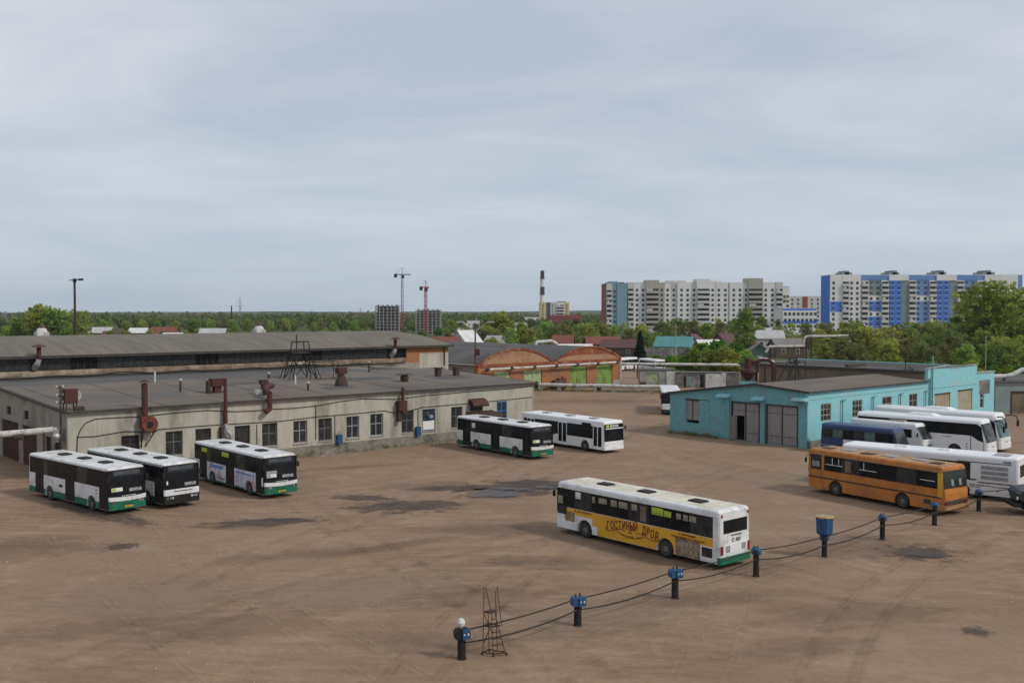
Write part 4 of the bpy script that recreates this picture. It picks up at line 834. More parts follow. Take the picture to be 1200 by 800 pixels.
o = tthing('roof_bracket', 'black tilted A frame standing on the turquoise workshop roof', 'frame', lx, ly, TRZ(ly)); MB().tube((-.6,-.5,0),(.4,0,2.6),.07,6).tube((.1,-.5,0),(.4,0,2.6),.05,6).tube((-.6,.5,0),(.4,0,2.6),.05,6).tube((.4,0,2.6),(-.9,0,2.4),.05,6).tube((-.9,0,2.4),(-.9,.2,0),.04,6).build('frame', 'black_metal', o)

rgw = random.Random(21); m_ = MB()
def weed(p, r):
    for _ in range(int(14*r/.25)):
        a = Vector((rgw.gauss(0,r*.6), rgw.gauss(0,r*.6), abs(rgw.gauss(0,r*.6)))); s_ = rgw.uniform(.05,.12); q = Vector(p)+a; m_.add([q, q+Vector((rgw.uniform(-s_,s_), rgw.uniform(-s_,s_), s_)), q+Vector((rgw.uniform(-s_,s_), rgw.uniform(-s_,s_), s_*1.4))], [(0,1,2)])
for i in range(120): weed(WF.P(rgw.uniform(0, LW), -.25-abs(rgw.gauss(0,.2)), 0), rgw.uniform(.12,.4))
for i in range(60): weed(TF.P(-.3-abs(rgw.gauss(0,.2)), rgw.uniform(11, yl), 0), rgw.uniform(.12,.35))
for i in range(160): q = rgw.uniform(0,1); weed(tuple(pa.lerp(pb, q)+Vector((rgw.gauss(0,1), rgw.gauss(0,1.5), 0))), rgw.uniform(.15,.5))
tag(m_.build('weeds', 'leaf_olive'), 'small weeds growing along wall feet and under the long yard pipe', 'weeds', kind='stuff')
m_ = MB()
for i in range(260):
    if i % 2: p = WF.P(rgw.uniform(8, LW), -.4-abs(rgw.gauss(0,.5)), 0)
    else: q = rgw.uniform(0,1); p = pa.lerp(pb, q)+Vector((rgw.gauss(0,1.5), rgw.gauss(0,1.5), 0))
    r = rgw.uniform(.05,.2); m_.add([p+Vector((-r,-r*.7,0)), p+Vector((r,-r*.6,0)), p+Vector((r*.8,r,0)), p+Vector((-r,r*.8,0)), p+Vector((r*.1,0,r*.9))], [(0,1,4),(1,2,4),(2,3,4),(3,0,4)])
tag(m_.build('rubble', 'conc_dark'), 'lumps of broken concrete lying at the wall foot and under the long yard pipe', 'rubble', kind='stuff')
# ------------------------------------------------------------------ buses
class Bus:
    def __init__(s, name, label, cat, rear, front, z, side, L, W, H, wheels, zb=.33, slope=.28, wsz=1.15, rslope=.05, body='white_paint', r=.22, wr=.48, group=None, pose=None):
        SC = 1.085; z *= SC
        pr = G(rear[0], rear[1], z); pf = G(front[0], front[1], z); d = (pf-pr); ml = d.length; d.normalize()
        # turn about the middle until a bus of true length spans the same stretch of the yard
        mid = (pr+pf)/2; LS = L*SC*.985; best = None; a0 = math.atan2(d.y, d.x)
        for i in range(-60, 61):
            a = a0+R(i*.4); dd = Vector((math.cos(a), math.sin(a), 0))
            for j in range(-16, 17):
                m_ = mid+Vector((j*.1, 0, 0)); e = 0
                for q_, px_ in ((m_-dd*LS/2, rear[0]), (m_+dd*LS/2, front[0])):
                    e += (600+F*q_.x/(q_.y*math.cos(PITCH)+(CH-z)*math.sin(PITCH))-px_)**2
                e += (i*.4)**2*.003
                if best is None or e < best[0]: best = (e, dd, m_, i*.4)
        d = best[1]; lat = Vector((-d.y, d.x, 0))*(1 if side == 'R' else -1); c = best[2]+lat*W*SC/2
        if pose: c = Vector((pose[0], pose[1], 0)); d = Vector((math.cos(R(pose[2])), math.sin(R(pose[2])), 0))
        print('turn', round(best[3], 1), 'err', round(best[0], 2), end=' ')
        print(name, label[:30], 'measured', round(ml, 2), 'used', L, 'at', [round(v, 1) for v in c])
        s.L, s.W, s.H, s.zb, s.slope, s.wsz, s.rs, s.r = L, W, H, zb, slope, wsz, rslope, r
        s.o = thing(name, label, cat, (c.x, c.y, 0), math.atan2(d.y, d.x), group)
        s.o.scale = (SC, SC, SC)
        s.wx = [L/2-w for w in wheels]; s.R = wr+.10; s.wzc = wr; s.body = body
        pts = [(-L/2, zb, 'r')]
        for x in sorted(s.wx):
            R_ = s.R; a0 = math.asin(max(-1, min(1, (zb-wr)/R_)))
            for i in range(11):
                a = PI-a0-(PI-2*a0)*i/10; pts.append((x+R_*math.cos(a), wr+R_*math.sin(a), 'a'))
        pts += [(L/2, zb, 'f'), (L/2, wsz, 'f'), (L/2-slope*.75, H*.84, 'f'), (L/2-slope, H-.10, 'f'), (L/2-slope-.16, H, 't')]
        pts += [(-L/2+rslope+.14, H, 't'), (-L/2+rslope, H-.12, 'r'), (-L/2, wsz, 'r')]
        rings = []
        T = [0, 25, 50, 75, 90]
        ys = [(W/2-r*(1-math.cos(R(t))), r*(1-math.sin(R(t)))) for t in T]
        allr = [(-y, i) for y, i in ys]+[(y, i) for y, i in ys[::-1]]
        vs = []; n = len(pts)
        for y, ins in allr:
            for x, z_, k in pts:
                xx = x
                if k in 'ft' and x > 0: xx = x-ins
                if k in 'rt' and x < 0: xx = x+ins
                vs.append((xx, y, min(z_, H-ins)))
        fs = []
        for j in range(len(allr)-1):
            for i in range(n):
                fs.append((j*n+i, j*n+(i+1) % n, (j+1)*n+(i+1) % n, (j+1)*n+i))
        fs += [tuple(range(n)), tuple(range((len(allr)-1)*n, len(allr)*n))[::-1]]
        MB().add(vs, fs).build('body', body, s.o)
        MB().box(-L/2+.4, L/2-.5, -W/2+.34, W/2-.34, .26, 1.0).build('underbody_filler', 'black_metal', s.o)  # dark filler box added to stop light showing through the wheel arches
        for x in s.wx:
            for sd_ in (-1, 1):
                y = sd_*(W/2-.17); w = MB().lathe((x, y, wr), [(.3*wr, -.14), (wr*.93, -.14), (wr, -.09), (wr, .09), (wr*.93, .14), (.3*wr, .14)], 20, 'y').build('wheel', 'black_rubber', s.o, True)
                MB().lathe((x, y+sd_*.10, wr), [(wr*.62, 0), (wr*.60, sd_*.05), (wr*.45, sd_*.02), (wr*.32, sd_*.055), (wr*.16, sd_*.07)], 16, 'y').build('rim', 'rim_grey', w)
        s.side = -1 if side == 'R' else 1
    def F(s, d): return s.L/2-d
    def p(s, name, m, a, b, z0, z1, lvl=1, side=None, parent=None):
        """side panel, a and b measured back from the front"""
        sd_ = s.side if side is None else side; y = sd_*(s.W/2); y0, y1 = sorted((y-sd_*.03, y+sd_*.009*lvl))
        x0, x1 = sorted((s.F(a), s.F(b))); return MB().box(x0, x1, y0, y1, z0, z1).build(name, m, parent or s.o)
    def arch(s, name, m, a, b, z0, z1, lvl=1, side=None):
        """side panel with the wheel arches cut out of its lower edge"""
        sd_ = s.side if side is None else side; y = sd_*(s.W/2); y0, y1 = sorted((y-sd_*.03, y+sd_*.009*lvl)); x0, x1 = sorted((s.F(a), s.F(b)))
        n = max(3, int((x1-x0)/.07)); mb = MB(); seg = []
        def zl(x):
            z = z0
            for w in s.wx:
                if abs(x-w) < s.R: z = max(z, s.wzc+math.sqrt(s.R**2-(x-w)**2))
            return z
        for i in range(n+1):
            x = x0+(x1-x0)*i/n; z = zl(x)
            if z < z1-.01: seg.append((x, z))
            else:
                if len(seg) > 1: MB().prism(seg+[(seg[-1][0], z1), (seg[0][0], z1)], y0, y1, 'xz').build(name, m, s.o)
                seg = []
        if len(seg) > 1: mb.prism(seg+[(seg[-1][0], z1), (seg[0][0], z1)], y0, y1, 'xz')
        return mb.build(name, m, s.o) if mb.v else None
    def xf(s, z, front=True):
        L, H = s.L, s.H
        P = [(s.zb, 0), (s.wsz, 0), (H*.84, s.slope*.75), (H-.10, s.slope), (H, s.slope+.16)] if front else [(s.zb, 0), (s.wsz, 0), (H-.12, s.rs), (H, s.rs+.14)]
        for (a, u), (b, v) in zip(P[:-1], P[1:]):
            if z <= b: return u+(v-u)*max(0, (z-a))/(b-a)
        return P[-1][1]
    def end(s, name, m, y0, y1, z0, z1, out=.012, front=True, parent=None, curve=0.):
        """panel that follows the curved front or rear of the body; y positive is the left side"""
        nz = 5; vs = []; fs = []; sg = 1 if front else -1
        Y_ = {round(y0+(y1-y0)*i/8, 4) for i in range(9)} | {round(q_, 4) for t in (0, 25, 50, 75, 90) for q_ in (s.W/2-s.r*(1-math.cos(R(t))), -s.W/2+s.r*(1-math.cos(R(t)))) if y0 < q_ < y1}
        Y_ = sorted(Y_); Y_ = [Y_[0]]+[b_ for a_, b_ in zip(Y_[:-1], Y_[1:]) if b_-a_ > .004]; ny = len(Y_)-1
        for lay in (out, -.02):
            for j in range(nz+1):
                for i in range(ny+1):
                    y = Y_[i]; t = (2*y/s.W); z = z0+(z1-z0)*j/nz+curve*t*t
                    d = s.W/2-abs(y); ins = 0 if d >= s.r else s.r-math.sqrt(max(0, s.r**2-(s.r-d)**2))
                    x = sg*(s.L/2-s.xf(z, front)-ins+lay); k = 1+(lay/(s.W/2) if d < s.r else 0); vs.append((x, y*k, z))
        q = (ny+1)*(nz+1)
        for j in range(nz):
            for i in range(ny):
                a = j*(ny+1)+i; fs += [(a, a+1, a+ny+2, a+ny+1), (q+a, q+a+ny+1, q+a+ny+2, q+a+1)]
        rim = [j for j in range(ny+1)]+[(j+1)*(ny+1)-1 for j in range(1, nz+1)]+[nz*(ny+1)+i for i in range(ny-1, -1, -1)]+[j*(ny+1) for j in range(nz-1, 0, -1)]
        for a, b in zip(rim, rim[1:]+rim[:1]): fs.append((a, b, q+b, q+a))
        return MB().add(vs, fs).build(name, m, parent or s.o)
    def hatches(s, fr, m='black_metal'):
        for f in fr:
            x = -s.L/2+s.L*f; MB().add([(x-.48,-.36,s.H-.01),(x+.48,-.36,s.H-.01),(x+.48,.36,s.H-.01),(x-.48,.36,s.H-.01),(x-.40,-.29,s.H+.10),(x+.40,-.29,s.H+.10),(x+.40,.29,s.H+.10),(x-.40,.29,s.H+.10)], [(0,1,2,3),(4,5,6,7),(0,1,5,4),(1,2,6,5),(2,3,7,6),(3,0,4,7)]).build('roof_hatch', m, s.o)
    def windows(s, a, b, n, z0, z1, side=None, m='glass_dark', gap=.05, lvl=2, vents=True, band='black_metal'):
        s.p('window_band', band, a, b, z0-.03, z1+.03, 1, side)
        for i in range(n):
            x0 = a+(b-a)*i/n+gap/2; x1 = a+(b-a)*(i+1)/n-gap/2
            w = s.p('window', m if isinstance(m, str) else m[i % len(m)], x0, x1, z0, z1, lvl, side)
            if vents: s.p('vent_frame', 'black_rubber', x0+.04, x1-.04, z1-.36, z1-.33, lvl+1, side, w)
    def mirror(s, m='black_metal', z=2.1):
        for sd_ in (-1, 1):
            x = s.L/2-s.slope; MB().tube((x+.05, sd_*(s.W/2-.12), s.H-.45), (x+.20, sd_*(s.W/2+.06), s.H-.55), .02, 6).box(x+.16, x+.24, sd_*(s.W/2+.07)-.07, sd_*(s.W/2+.07)+.07, z, z+.34).build('mirror', m, s.o)
    def lamps(s, z, y=.85, front=True, m='lamp_lens', w=.14, name='headlight'):
        for sd_ in (-1, 1):
            s.end(name, m, sd_*y-w, sd_*y+w, z-.07, z+.07, .03, front)
    def wipers(s):
        for y in (-.55, .45):
            x = s.L/2-s.xf(1.35); MB().tube((s.L/2+.03, y, s.wsz+.08), (s.L/2-s.xf(1.75)+.04, y+.45, 1.75), .015, 5).build('wiper', 'black_metal', s.o)
def plate(b, front=True, m='plate_yellow', z=.55, y=0, txt='КА 413'):
    e = b.end('number_plate', m, y-.26, y+.26, z-.06, z+.06, .025, front)
    sg = 1 if front else -1
    mt = Matrix.Translation((sg*(b.L/2+.026), y, z)) @ Matrix.Rotation(PI/2*sg, 4, 'Z') @ Matrix.Rotation(PI/2, 4, 'X')
    text_mesh(txt, .11, 'lettering_black', 'lettering', e, mt)
def side_matrix(b, d, z, side=None, lvl=3):
    sd_ = b.side if side is None else side
    return Matrix.Translation((b.F(d), sd_*(b.W/2+.009*lvl), z)) @ Matrix.Rotation(PI if sd_ > 0 else 0, 4, 'Z') @ Matrix.Rotation(PI/2, 4, 'X')

def city_bus(label, rear, front, z, variant):
    b = Bus('city_bus', label, 'bus', rear, front, z, 'R', 11.4, 2.5, 3.0, (2.35, 8.2), slope=.20, wsz=1.2, r=.13, group='white and green city buses in the yard')
    L = b.L
    for sd_ in (-1, 1):
        if sd_ == b.side or True:
            b.windows(.08, L-.22, 8, 1.74, 2.78, sd_, ('glass_dark', 'glass_dark', 'glass_old', 'glass_dark'))
    skirt = 'bus_green' if variant != 'b' else 'dark_green'
    # white lower panels and coloured skirt
    wp = 'white_paint' if variant != 'ad' else 'ad_blue'
    for a, c, m in ((1.30, 4.60, wp), (5.9, 9.05, wp), (10.3, L-.2, 'white_paint')):
        b.arch('side_panel', m, a, c, .76 if variant != 'ad' else .45, 1.69, 1)
        if variant != 'ad': b.arch('skirt', skirt, a, c, .33, .755, 2)
        else: b.arch('skirt', skirt, a, c, .33, .445, 2)
    b.arch('side_panel', 'white_paint', 1.0, L-.2, .74, 1.69, 1, -b.side); b.arch('skirt', skirt, .3, L-.2, .33, .735, 2, -b.side)
    for a, c in ((.12, 1.28), (4.62, 5.88), (9.07, 10.28)):
        d = b.p('door', 'glass_dark', a, c, .36, 2.80, 3)
        b.p('door_leaf_gap', 'black_rubber', (a+c)/2-.03, (a+c)/2+.03, .38, 2.70, 4, None, d)
        b.p('door_panel', 'black_metal', a+.08, (a+c)/2-.08, .42, .80, 4, None, d); b.p('door_panel', 'black_metal', (a+c)/2+.08, c-.08, .42, .80, 4, None, d)
    b.end('windscreen', 'glass_dark', -1.25, 1.25, 1.28, 2.86, .016)
    b.end('windscreen_frame', 'black_rubber', -1.12, 1.12, 2.42, 2.46, .02); b.end('glass_reflection' if False else 'painted_reflection', 'glass_mid', -.9, .9, 2.50, 2.78, .018)  # paler glass strip stands in for a reflection on the windscreen
    m_ = MB()
    for i in range(9): m_.box(b.F(.9+i*1.25), b.F(.88+i*1.25), -1.08, 1.08, b.H-.005, b.H+.008)
    m_.build('roof_seam', 'grille_grey', b.o)
    dsh = b.end('dashboard', 'grille_grey', .1, .95, 1.42, 1.62, .018) if variant != 'b' else b.end('dashboard', 'grille_grey', .2, 1.0, 1.45, 1.65, .018)
    if variant == 'b':
        b.end('front_panel', 'white_paint', -1.25, 1.25, .90, 1.295, .02); b.end('bumper', 'black_metal', -1.25, 1.25, .33, .895, .03)
        b.end('grille_strip', 'black_metal', -.6, .7, 1.12, 1.17, .026); b.lamps(.74, .95); b.lamps(.74, .68, w=.07, name='fog_lamp')
        b.p('roof_rail', 'dark_green', .3, L-.3, 2.76, 2.92, 3); 
        st = MB()
        for i in range(46): st.box(b.F(.4+i*.235), b.F(.4+i*.235)+.09, b.side*b.W/2-.05 if b.side < 0 else b.W/2, b.side*b.W/2 if b.side < 0 else b.W/2+.05, 2.78, 2.93)
        st.build('rail_clip', 'white_paint', b.o)
        b.p('sticker', 'sticker_lime', 7.4, 8.6, 2.45, 2.68, 4); b.p('sticker', 'sticker_lime', 4.4, 5.3, 2.45, 2.68, 4)
        b.end('notice', 'white_trim', -1.08, -.98, 1.62, 1.86, .02)
    else:
        b.end('front_shroud', 'glass_dark', -1.25, 1.25, 1.10, 1.30, .024, curve=.06); b.end('front_panel', 'white_paint', -1.25, 1.25, .86, 1.12, .03, curve=.07)
        b.end('bumper', 'bus_green', -1.25, 1.25, .33, .90, .02); b.end('bumper_gap', 'black_metal', -.35, .35, .62, .68, .026)
        b.lamps(.80, .93, w=.20, m='black_metal', name='lamp_cluster'); b.lamps(.80, .98, w=.06); b.lamps(.80, .80, w=.05, name='fog_lamp')
        n_ = b.end('route_card', 'white_trim', -1.1, -.35, 1.50, 1.74, .02); b.end('route_number', 'sticker_lime' if variant != 'ad' else 'grille_grey', -1.08, -.8, 1.52, 1.72, .024, parent=n_)
        e = MB(); 
        for i in range(8): e.box(b.L/2+.022, b.L/2+.036, -.42+i*.12, -.35+i*.12, 1.17, 1.22)
        e.build('emblem', 'lamp_lens', b.o)
    plate(b, True, z=.50, y=.05, txt='ЕВ 271' if variant == 'a' else 'ЕА 806')
    if variant == 'ad':
        b.p('sticker', 'sticker_lime', 9.0, 9.9, 2.35, 2.68, 4); b.p('sticker', 'sticker_lime', 5.4, 6.5, 2.35, 2.68, 4)
        b.end('notice', 'grille_grey', -1.1, -.3, 1.76, 1.95, .02)
        for d, z_, t, s_ in ((8.55, 1.18, 'СВЕТ', .34), (4.9-2.3, 1.12, 'ТЕПЛО', .24)): text_mesh(t, s_, 'blue_frame', 'lettering', b.o, side_matrix(b, b.L/2-b.F(d)*1, z_, lvl=2)) if False else None
        b.p('advert_stripe', 'apart_blue_light', 2.0, 4.3, 1.40, 1.52, 2); b.p('advert_stripe', 'apart_blue_light', 6.4, 8.4, 1.36, 1.58, 2); b.p('advert_stripe', 'lettering_black', 6.1, 7.4, .62, .68, 2); b.p('advert_patch', 'coach_white', 6.05, 6.6, .8, 1.4, 2)
        b.p('mirror_cover', 'white_trim', .22, .42, .9, 1.5, 5)
    elif variant in 'a':
        b.p('maker_mark', 'lettering_black', 6.3, 6.8, 1.12, 1.30, 3)
    elif variant == 'c':
        b.p('window_notice', 'white_trim', 8.3, 8.8, 2.1, 2.55, 4)
    for z_ in (1.44, 1.22): b.p('marker', 'red_lens' if z_ < 1.3 else 'black_metal', 1.62, 1.74, z_, z_+.09, 3)
    b.hatches((.25, .50, .75)); b.mirror(); b.wipers()
    b.end('rear_window', 'glass_dark', -.95, .95, 1.6, 2.5, .014, False); b.end('rear_bumper', skirt, -1.25, 1.25, .33, .7, .02, False); b.lamps(.95, 1.05, False, 'red_lens', name='taillight')
    return b
city_bus('white and green city bus, leftmost in the yard, with yellow route card in its windscreen', (34, 532.3), (127, 551.8), 2.88, 'a')
city_bus('white city bus with black bumper and dark rail clips along its roof, between two others', (101.5, 527.3), (192, 545.8), 2.88, 'b')
city_bus('city bus with pale blue advert panels and lime stickers parked by the cream wall', (227, 519), (309.5, 535.8), 2.88, 'ad')
city_bus('white and green city bus with white notice in a side window, by the red awning', (535.6, 487.4), (623, 502.0), 2.88, 'c')

# white low floor bus, doors towards us
b = Bus('low_floor_bus', 'clean white low floor bus with two white framed doors and front route display', 'bus', (611, 483.3), (707.9, 495.5), 2.85, 'R', 12.0, 2.5, 2.95, (2.65, 8.85), slope=.10, wsz=1.1, r=.15, body='coach_white')
for sd_ in (-1, 1): b.windows(1.55, 11.5, 7, 1.30, 2.42, sd_, 'glass_dark')
for a, c in ((.30, 1.5), (5.1, 6.35), (9.8, 11.0)):
    d = b.p('door', 'coach_white', a, c, .34, 2.5, 4)
    for x in (a+.08, (a+c)/2+.06): b.p('door_glass', 'glass_dark', x, x+(c-a)/2-.14, .62 if a < 9 else 1.3, 2.40, 5, None, d)
b.p('route_display', 'glass_dark', 1.8, 3.0, 2.36, 2.66, 4)
b.end('windscreen', 'glass_dark', -1.22, 1.22, 1.12, 2.22, .014); b.end('display_panel', 'glass_dark', -1.2, 1.2, 2.32, 2.68, .018); w_ = b.end('route_display', 'white_trim', -.5, .55, 2.40, 2.60, .024); b.end('route_number', 'sticker_lime', -1.0, -.62, 2.38, 2.62, .024)
mt = Matrix.Translation((b.L/2-b.xf(2.5)+.03, .02, 2.5)) @ Matrix.Rotation(PI/2, 4, 'Z') @ Matrix.Rotation(PI/2, 4, 'X'); text_mesh('ЗАКАЗНОЙ', .15, 'lettering_black', 'lettering', w_, mt)
b.end('windscreen_divider', 'black_rubber', -.02, .02, 1.12, 2.22, .02); b.lamps(.78, .95, w=.15); b.end('bumper', 'coach_white', -1.24, 1.24, .33, .62, .03); plate(b, True, 'white_trim', .5)
b.hatches((.22, .5, .78), 'grille_grey'); b.mirror(); b.wipers(); b.arch('skirt_line', 'grille_grey', 1.6, 11.8, .33, .37, 2)
b.end('rear_window', 'glass_dark', -.9, .9, 1.6, 2.4, .014, False); b.lamps(.8, 1.0, False, 'red_lens', name='taillight')

# yellow advert bus seen from behind
b = Bus('city_bus', 'white bus with large yellow shopping advert along its side, seen from behind', 'bus', (841.2, 600.2), (652, 567.8), 2.85, 'L', 12.0, 2.5, 3.0, (2.45, 8.45), slope=.12, wsz=1.2, r=.17)
L = b.L
b.windows(.12, L-.45, 8, 1.62, 2.62, 1, ('glass_dark', 'glass_old', 'glass_dark')); b.windows(.14, L-.4, 8, 1.6, 2.62, -1)
b.p('roof_side', 'white_paint', .2, L-.15, 2.66, 2.78, 3)
b.arch('advert_panel', 'bus_yellow', .75, L-.42, .62, 1.56, 1); b.arch('advert_panel', 'bus_yellow', 3.45, L-1.9, .345, .618, 1)
b.p('cab_window', 'glass_old', .16, .95, 1.15, 1.64, 3); b.p('fleet_patch', 'white_paint', .15, .74, .9, 1.14, 2)
b.arch('skirt', 'white_paint', .12, 3.45, .345, .80, 3); b.arch('arch_surround', 'white_paint', 1.62, 3.05, .8, 1.22, 3)
b.arch('picture', 'ad_brown', .85, 1.60, .81, 1.36, 2); b.arch('picture', 'ad_brown', 9.15, 10.75, .345, 1.22, 2)
gm = MB()
for i in range(4):
    for j in range(2): gm.box(b.F(9.5+i*.3+.16), b.F(9.5+i*.3), b.W/2+.015, b.W/2+.022, .5+j*.36, .74+j*.36)
gm.build('picture_arcades', 'seat_tan', b.o)
b.p('engine_panel', 'white_paint', 10.78, L-.36, .40, 1.12, 3); b.p('engine_grille', 'grille_grey' if False else 'glass_old', 10.88, L-.46, .58, 1.06, 4)
# arched advert lettering
def arc_text(b, s_, d0, d1, z0, rise, size, m, parent, skew=0.0, wfac=1.0):
    n = len(s_)
    for i, ch in enumerate(s_):
        if ch == ' ': continue
        t = (i+.5)/n; d = d0+(d1-d0)*t; z = z0+rise*(1-(2*t-1)**2)+skew*t; tilt = -(2*t-1)*rise*4/(d1-d0)*.55
        mt = side_matrix(b, d, z, lvl=2.2) @ Matrix.Rotation(tilt, 4, 'Z'); text_mesh(ch, size, m, 'letter', parent, mt, .004, wfac, bold=size*.026)
mt = side_matrix(b, 6.0, 1.0, lvl=2)
lg = text_mesh('1831', .17, 'lettering_dark', 'advert_logo', b.o, side_matrix(b, 5.95, .93, lvl=2.2))
arc_text(b, 'ГОСТИНЫЙ ДВОР', 4.15, 8.0, 1.03, .24, .62, 'lettering_dark', lg, 0.0, .58)
arc_text(b, 'ТОРГОВЫЙ ДОМ', 5.15, 6.75, .78, -.07, .12, 'lettering_dark', lg)
def stroke(pts, w=.034, name='flourish'):
    m_ = MB(); y = b.W/2+.022
    m_.path([(b.F(d), y, z) for d, z in pts], w*.6, 5); m_.build(name, 'lettering_dark', lg)
stroke([(4.25,1.0),(4.12,.92),(4.15,.82),(4.35,.78),(4.6,.82),(4.85,.92),(5.15,.99),(5.4,.99)]); stroke([(6.5,.99),(6.8,.98),(7.1,.88),(7.4,.80),(7.75,.78),(7.98,.85),(7.96,.98),(7.86,1.06)]); stroke([(4.95,.86),(5.3,.72),(5.7,.64),(6.1,.64),(6.5,.70),(6.95,.84)])
stroke([(5.48,.94),(5.54,.94)], .05, 'dot'); stroke([(6.36,.94),(6.42,.94)], .05, 'dot')
text_mesh('Ш. ДОСТОЕВСКОГО', .14, 'lettering_dark', 'lettering', b.o, side_matrix(b, 2.3, 1.47, lvl=2.2)); text_mesh('С ТОРГОВЫМИ', .15, 'lettering_dark', 'lettering', b.o, side_matrix(b, 9.9, 1.46, lvl=2.4)); text_mesh('ТРАДИЦИЯМИ НА ПЛОЩАДИ', .15, 'lettering_dark', 'lettering', b.o, side_matrix(b, 9.95, 1.28, lvl=2.4))
# interior things seen in the windows
for a, c, z0, z1, m in ((.22,.62,1.75,2.2,'seat_tan'),(1.68,2.1,2.2,2.58,'white_trim'),(3.05,3.25,2.15,2.5,'seat_tan'),(3.55,4.2,2.2,2.5,'seat_tan'),(4.5,4.95,2.18,2.52,'seat_tan'),(5.1,5.75,2.18,2.52,'seat_tan'),(6.05,6.45,2.2,2.52,'seat_tan'),(6.7,7.1,1.7,2.5,'tan_wall'),(7.5,8.3,2.2,2.58,'sticker_lime'),(8.35,8.85,2.2,2.5,'sticker_lime'),(9.2,9.5,2.2,2.5,'seat_tan'),(9.65,9.95,2.2,2.5,'seat_tan'),(10.05,10.5,2.2,2.5,'seat_tan')): b.p('window_inset', m, a, c, z0, z1, 3)
b.p('side_post', 'white_paint', L-.42, L-.24, .35, 2.7, 2)
b.end('rear_window', 'glass_dark', -.98, .95, 1.82, 2.48, .014, False); b.end('rear_slot', 'black_metal', -.45, .32, 1.66, 1.71, .02, False)
mt = Matrix.Translation((-b.L/2+b.xf(1.45, False)-.03, -.05, 1.45)) @ Matrix.Rotation(-PI/2, 4, 'Z') @ Matrix.Rotation(PI/2, 4, 'X'); text_mesh('С 103', .28, 'lettering_black', 'fleet_number', b.o, mt)
for sd_ in (-1, 1): b.end('taillight', 'red_lens', sd_*1.08-.07, sd_*1.08+.07, .78, 1.22, .03, False)
b.end('engine_lid', 'coach_white', -.9, .9, .80, 1.28, .012, False); b.end('lid_grille', 'grille_grey', .45, .8, .86, 1.2, .02, False); b.end('lid_grille', 'grille_grey', -.85, -.5, .86, 1.2, .02, False)
b.end('rear_bumper', 'bus_green', -1.25, 1.25, .30, .66, .05, False); b.lamps(2.72, 1.05, False, 'red_lens', w=.04, name='marker_lamp')
b.hatches((.20, .50, .76)[::1]); b.mirror(); b.end('windscreen', 'glass_dark', -1.24, 1.24, 1.3, 2.7, .014)
bus6 = b
b.end('roof_cap', 'roof_cream', -.01, .01, 2.9, 2.91, .0, False) if False else None
MB().box(-b.L/2+.45, b.L/2-.5, -b.W/2+.3, b.W/2-.3, b.H-.004, b.H+.012).build('roof_skin', 'roof_cream', b.o)

# orange bus seen from behind
b = Bus('orange_bus', 'worn orange long distance bus with patched roof, seen from behind', 'bus', (1106.6, 547.3), (947.6, 530.4), 2.95, 'L', 11.0, 2.5, 3.14, (2.5, 7.9), slope=.10, wsz=1.45, rslope=.22, body='orange_paint', r=.18, wr=.5)
L = b.L
b.windows(.30, 1.25, 1, 1.74, 2.72, 1, 'glass_old', vents=False); b.windows(1.5, L-.55, 6, 1.74, 2.72, 1, ('glass_dark', 'glass_old', 'glass_dark')); b.windows(.3, L-.5, 7, 1.62, 2.66, -1)
b.p('waist_strip', 'black_rubber', .1, L-.25, 1.12, 1.20, 2); b.p('drip_rail', 'orange_roof', .1, L-.2, 2.80, 2.86, 2); b.p('corner_panel', 'yellow_paint', L-.5, L-.19, 1.2, 2.74, 2)
b.p('side_grille', 'edge_dark', L-1.5, L-1.0, .65, .95, 2)
for a, c, z0, z1 in ((.45,.75,1.9,2.3),(.8,1.1,1.9,2.3)): b.p('curtain', 'curtain', a, c, z0, z1, 3)
for a, c in ((1.6,3.1),(4.5,5.9),(9.2,10.3)): b.p('sliding_frame', 'white_trim', a, c, 2.14, 2.18, 3)
for a in (2.2, 2.75, 4.85): b.p('sliding_frame', 'white_trim', a, a+.05, 2.18, 2.64, 3)
for a, c in ((3.3,3.8),): b.p('curtain', 'tan_wall', a, c, 1.8, 2.6, 3)
m_ = MB()
for i in range(11): m_.box(b.F(.9+i*.95), b.F(.86+i*.95), -1.1, 1.1, b.H-.005, b.H+.012)
m_.build('roof_seam', 'edge_dark', b.o)
MB().box(-L/2+.4, L/2-.3, -1.04, 1.04, b.H-.004, b.H+.009).build('roof_skin', 'orange_roof', b.o)
for x, y, w_, m in ((2.9,-.1,.9,'grille_grey'),(1.0,.3,.7,'rust_brown'),(-.6,0,.9,'grille_grey'),(-2.8,-.2,1.0,'grille_grey'),(-4.2,.2,.5,'rust_brown'),(4.4,.3,.5,'edge_dark')): MB().box(x-w_/2-.1, x+w_/2+.1, y-.35, y+.35, b.H+.0, b.H+.06).build('roof_hatch', m, b.o)
b.end('rear_window', 'glass_old', -1.2, 1.2, 1.75, 2.86, .014, False); b.end('rear_panel', 'orange_paint', -1.2, 1.2, 1.0, 1.72, .014, False)
for y in (-.45, .35): b.end('curtain', 'curtain', y-.12, y+.12, 1.9, 2.3, .02, False)
b.end('rear_bumper', 'orange_roof', -1.25, 1.25, .42, .68, .07, False); b.end('bumper_gap', 'edge_dark', -1.2, 1.2, .70, .96, .01, False)
for sd_ in (-1, 1): b.end('taillight', 'red_lens', sd_*.95-.14, sd_*.95+.14, .76, .90, .04, False)
b.end('windscreen', 'glass_dark', -1.2, 1.2, 1.5, 2.8, .014); b.mirror()

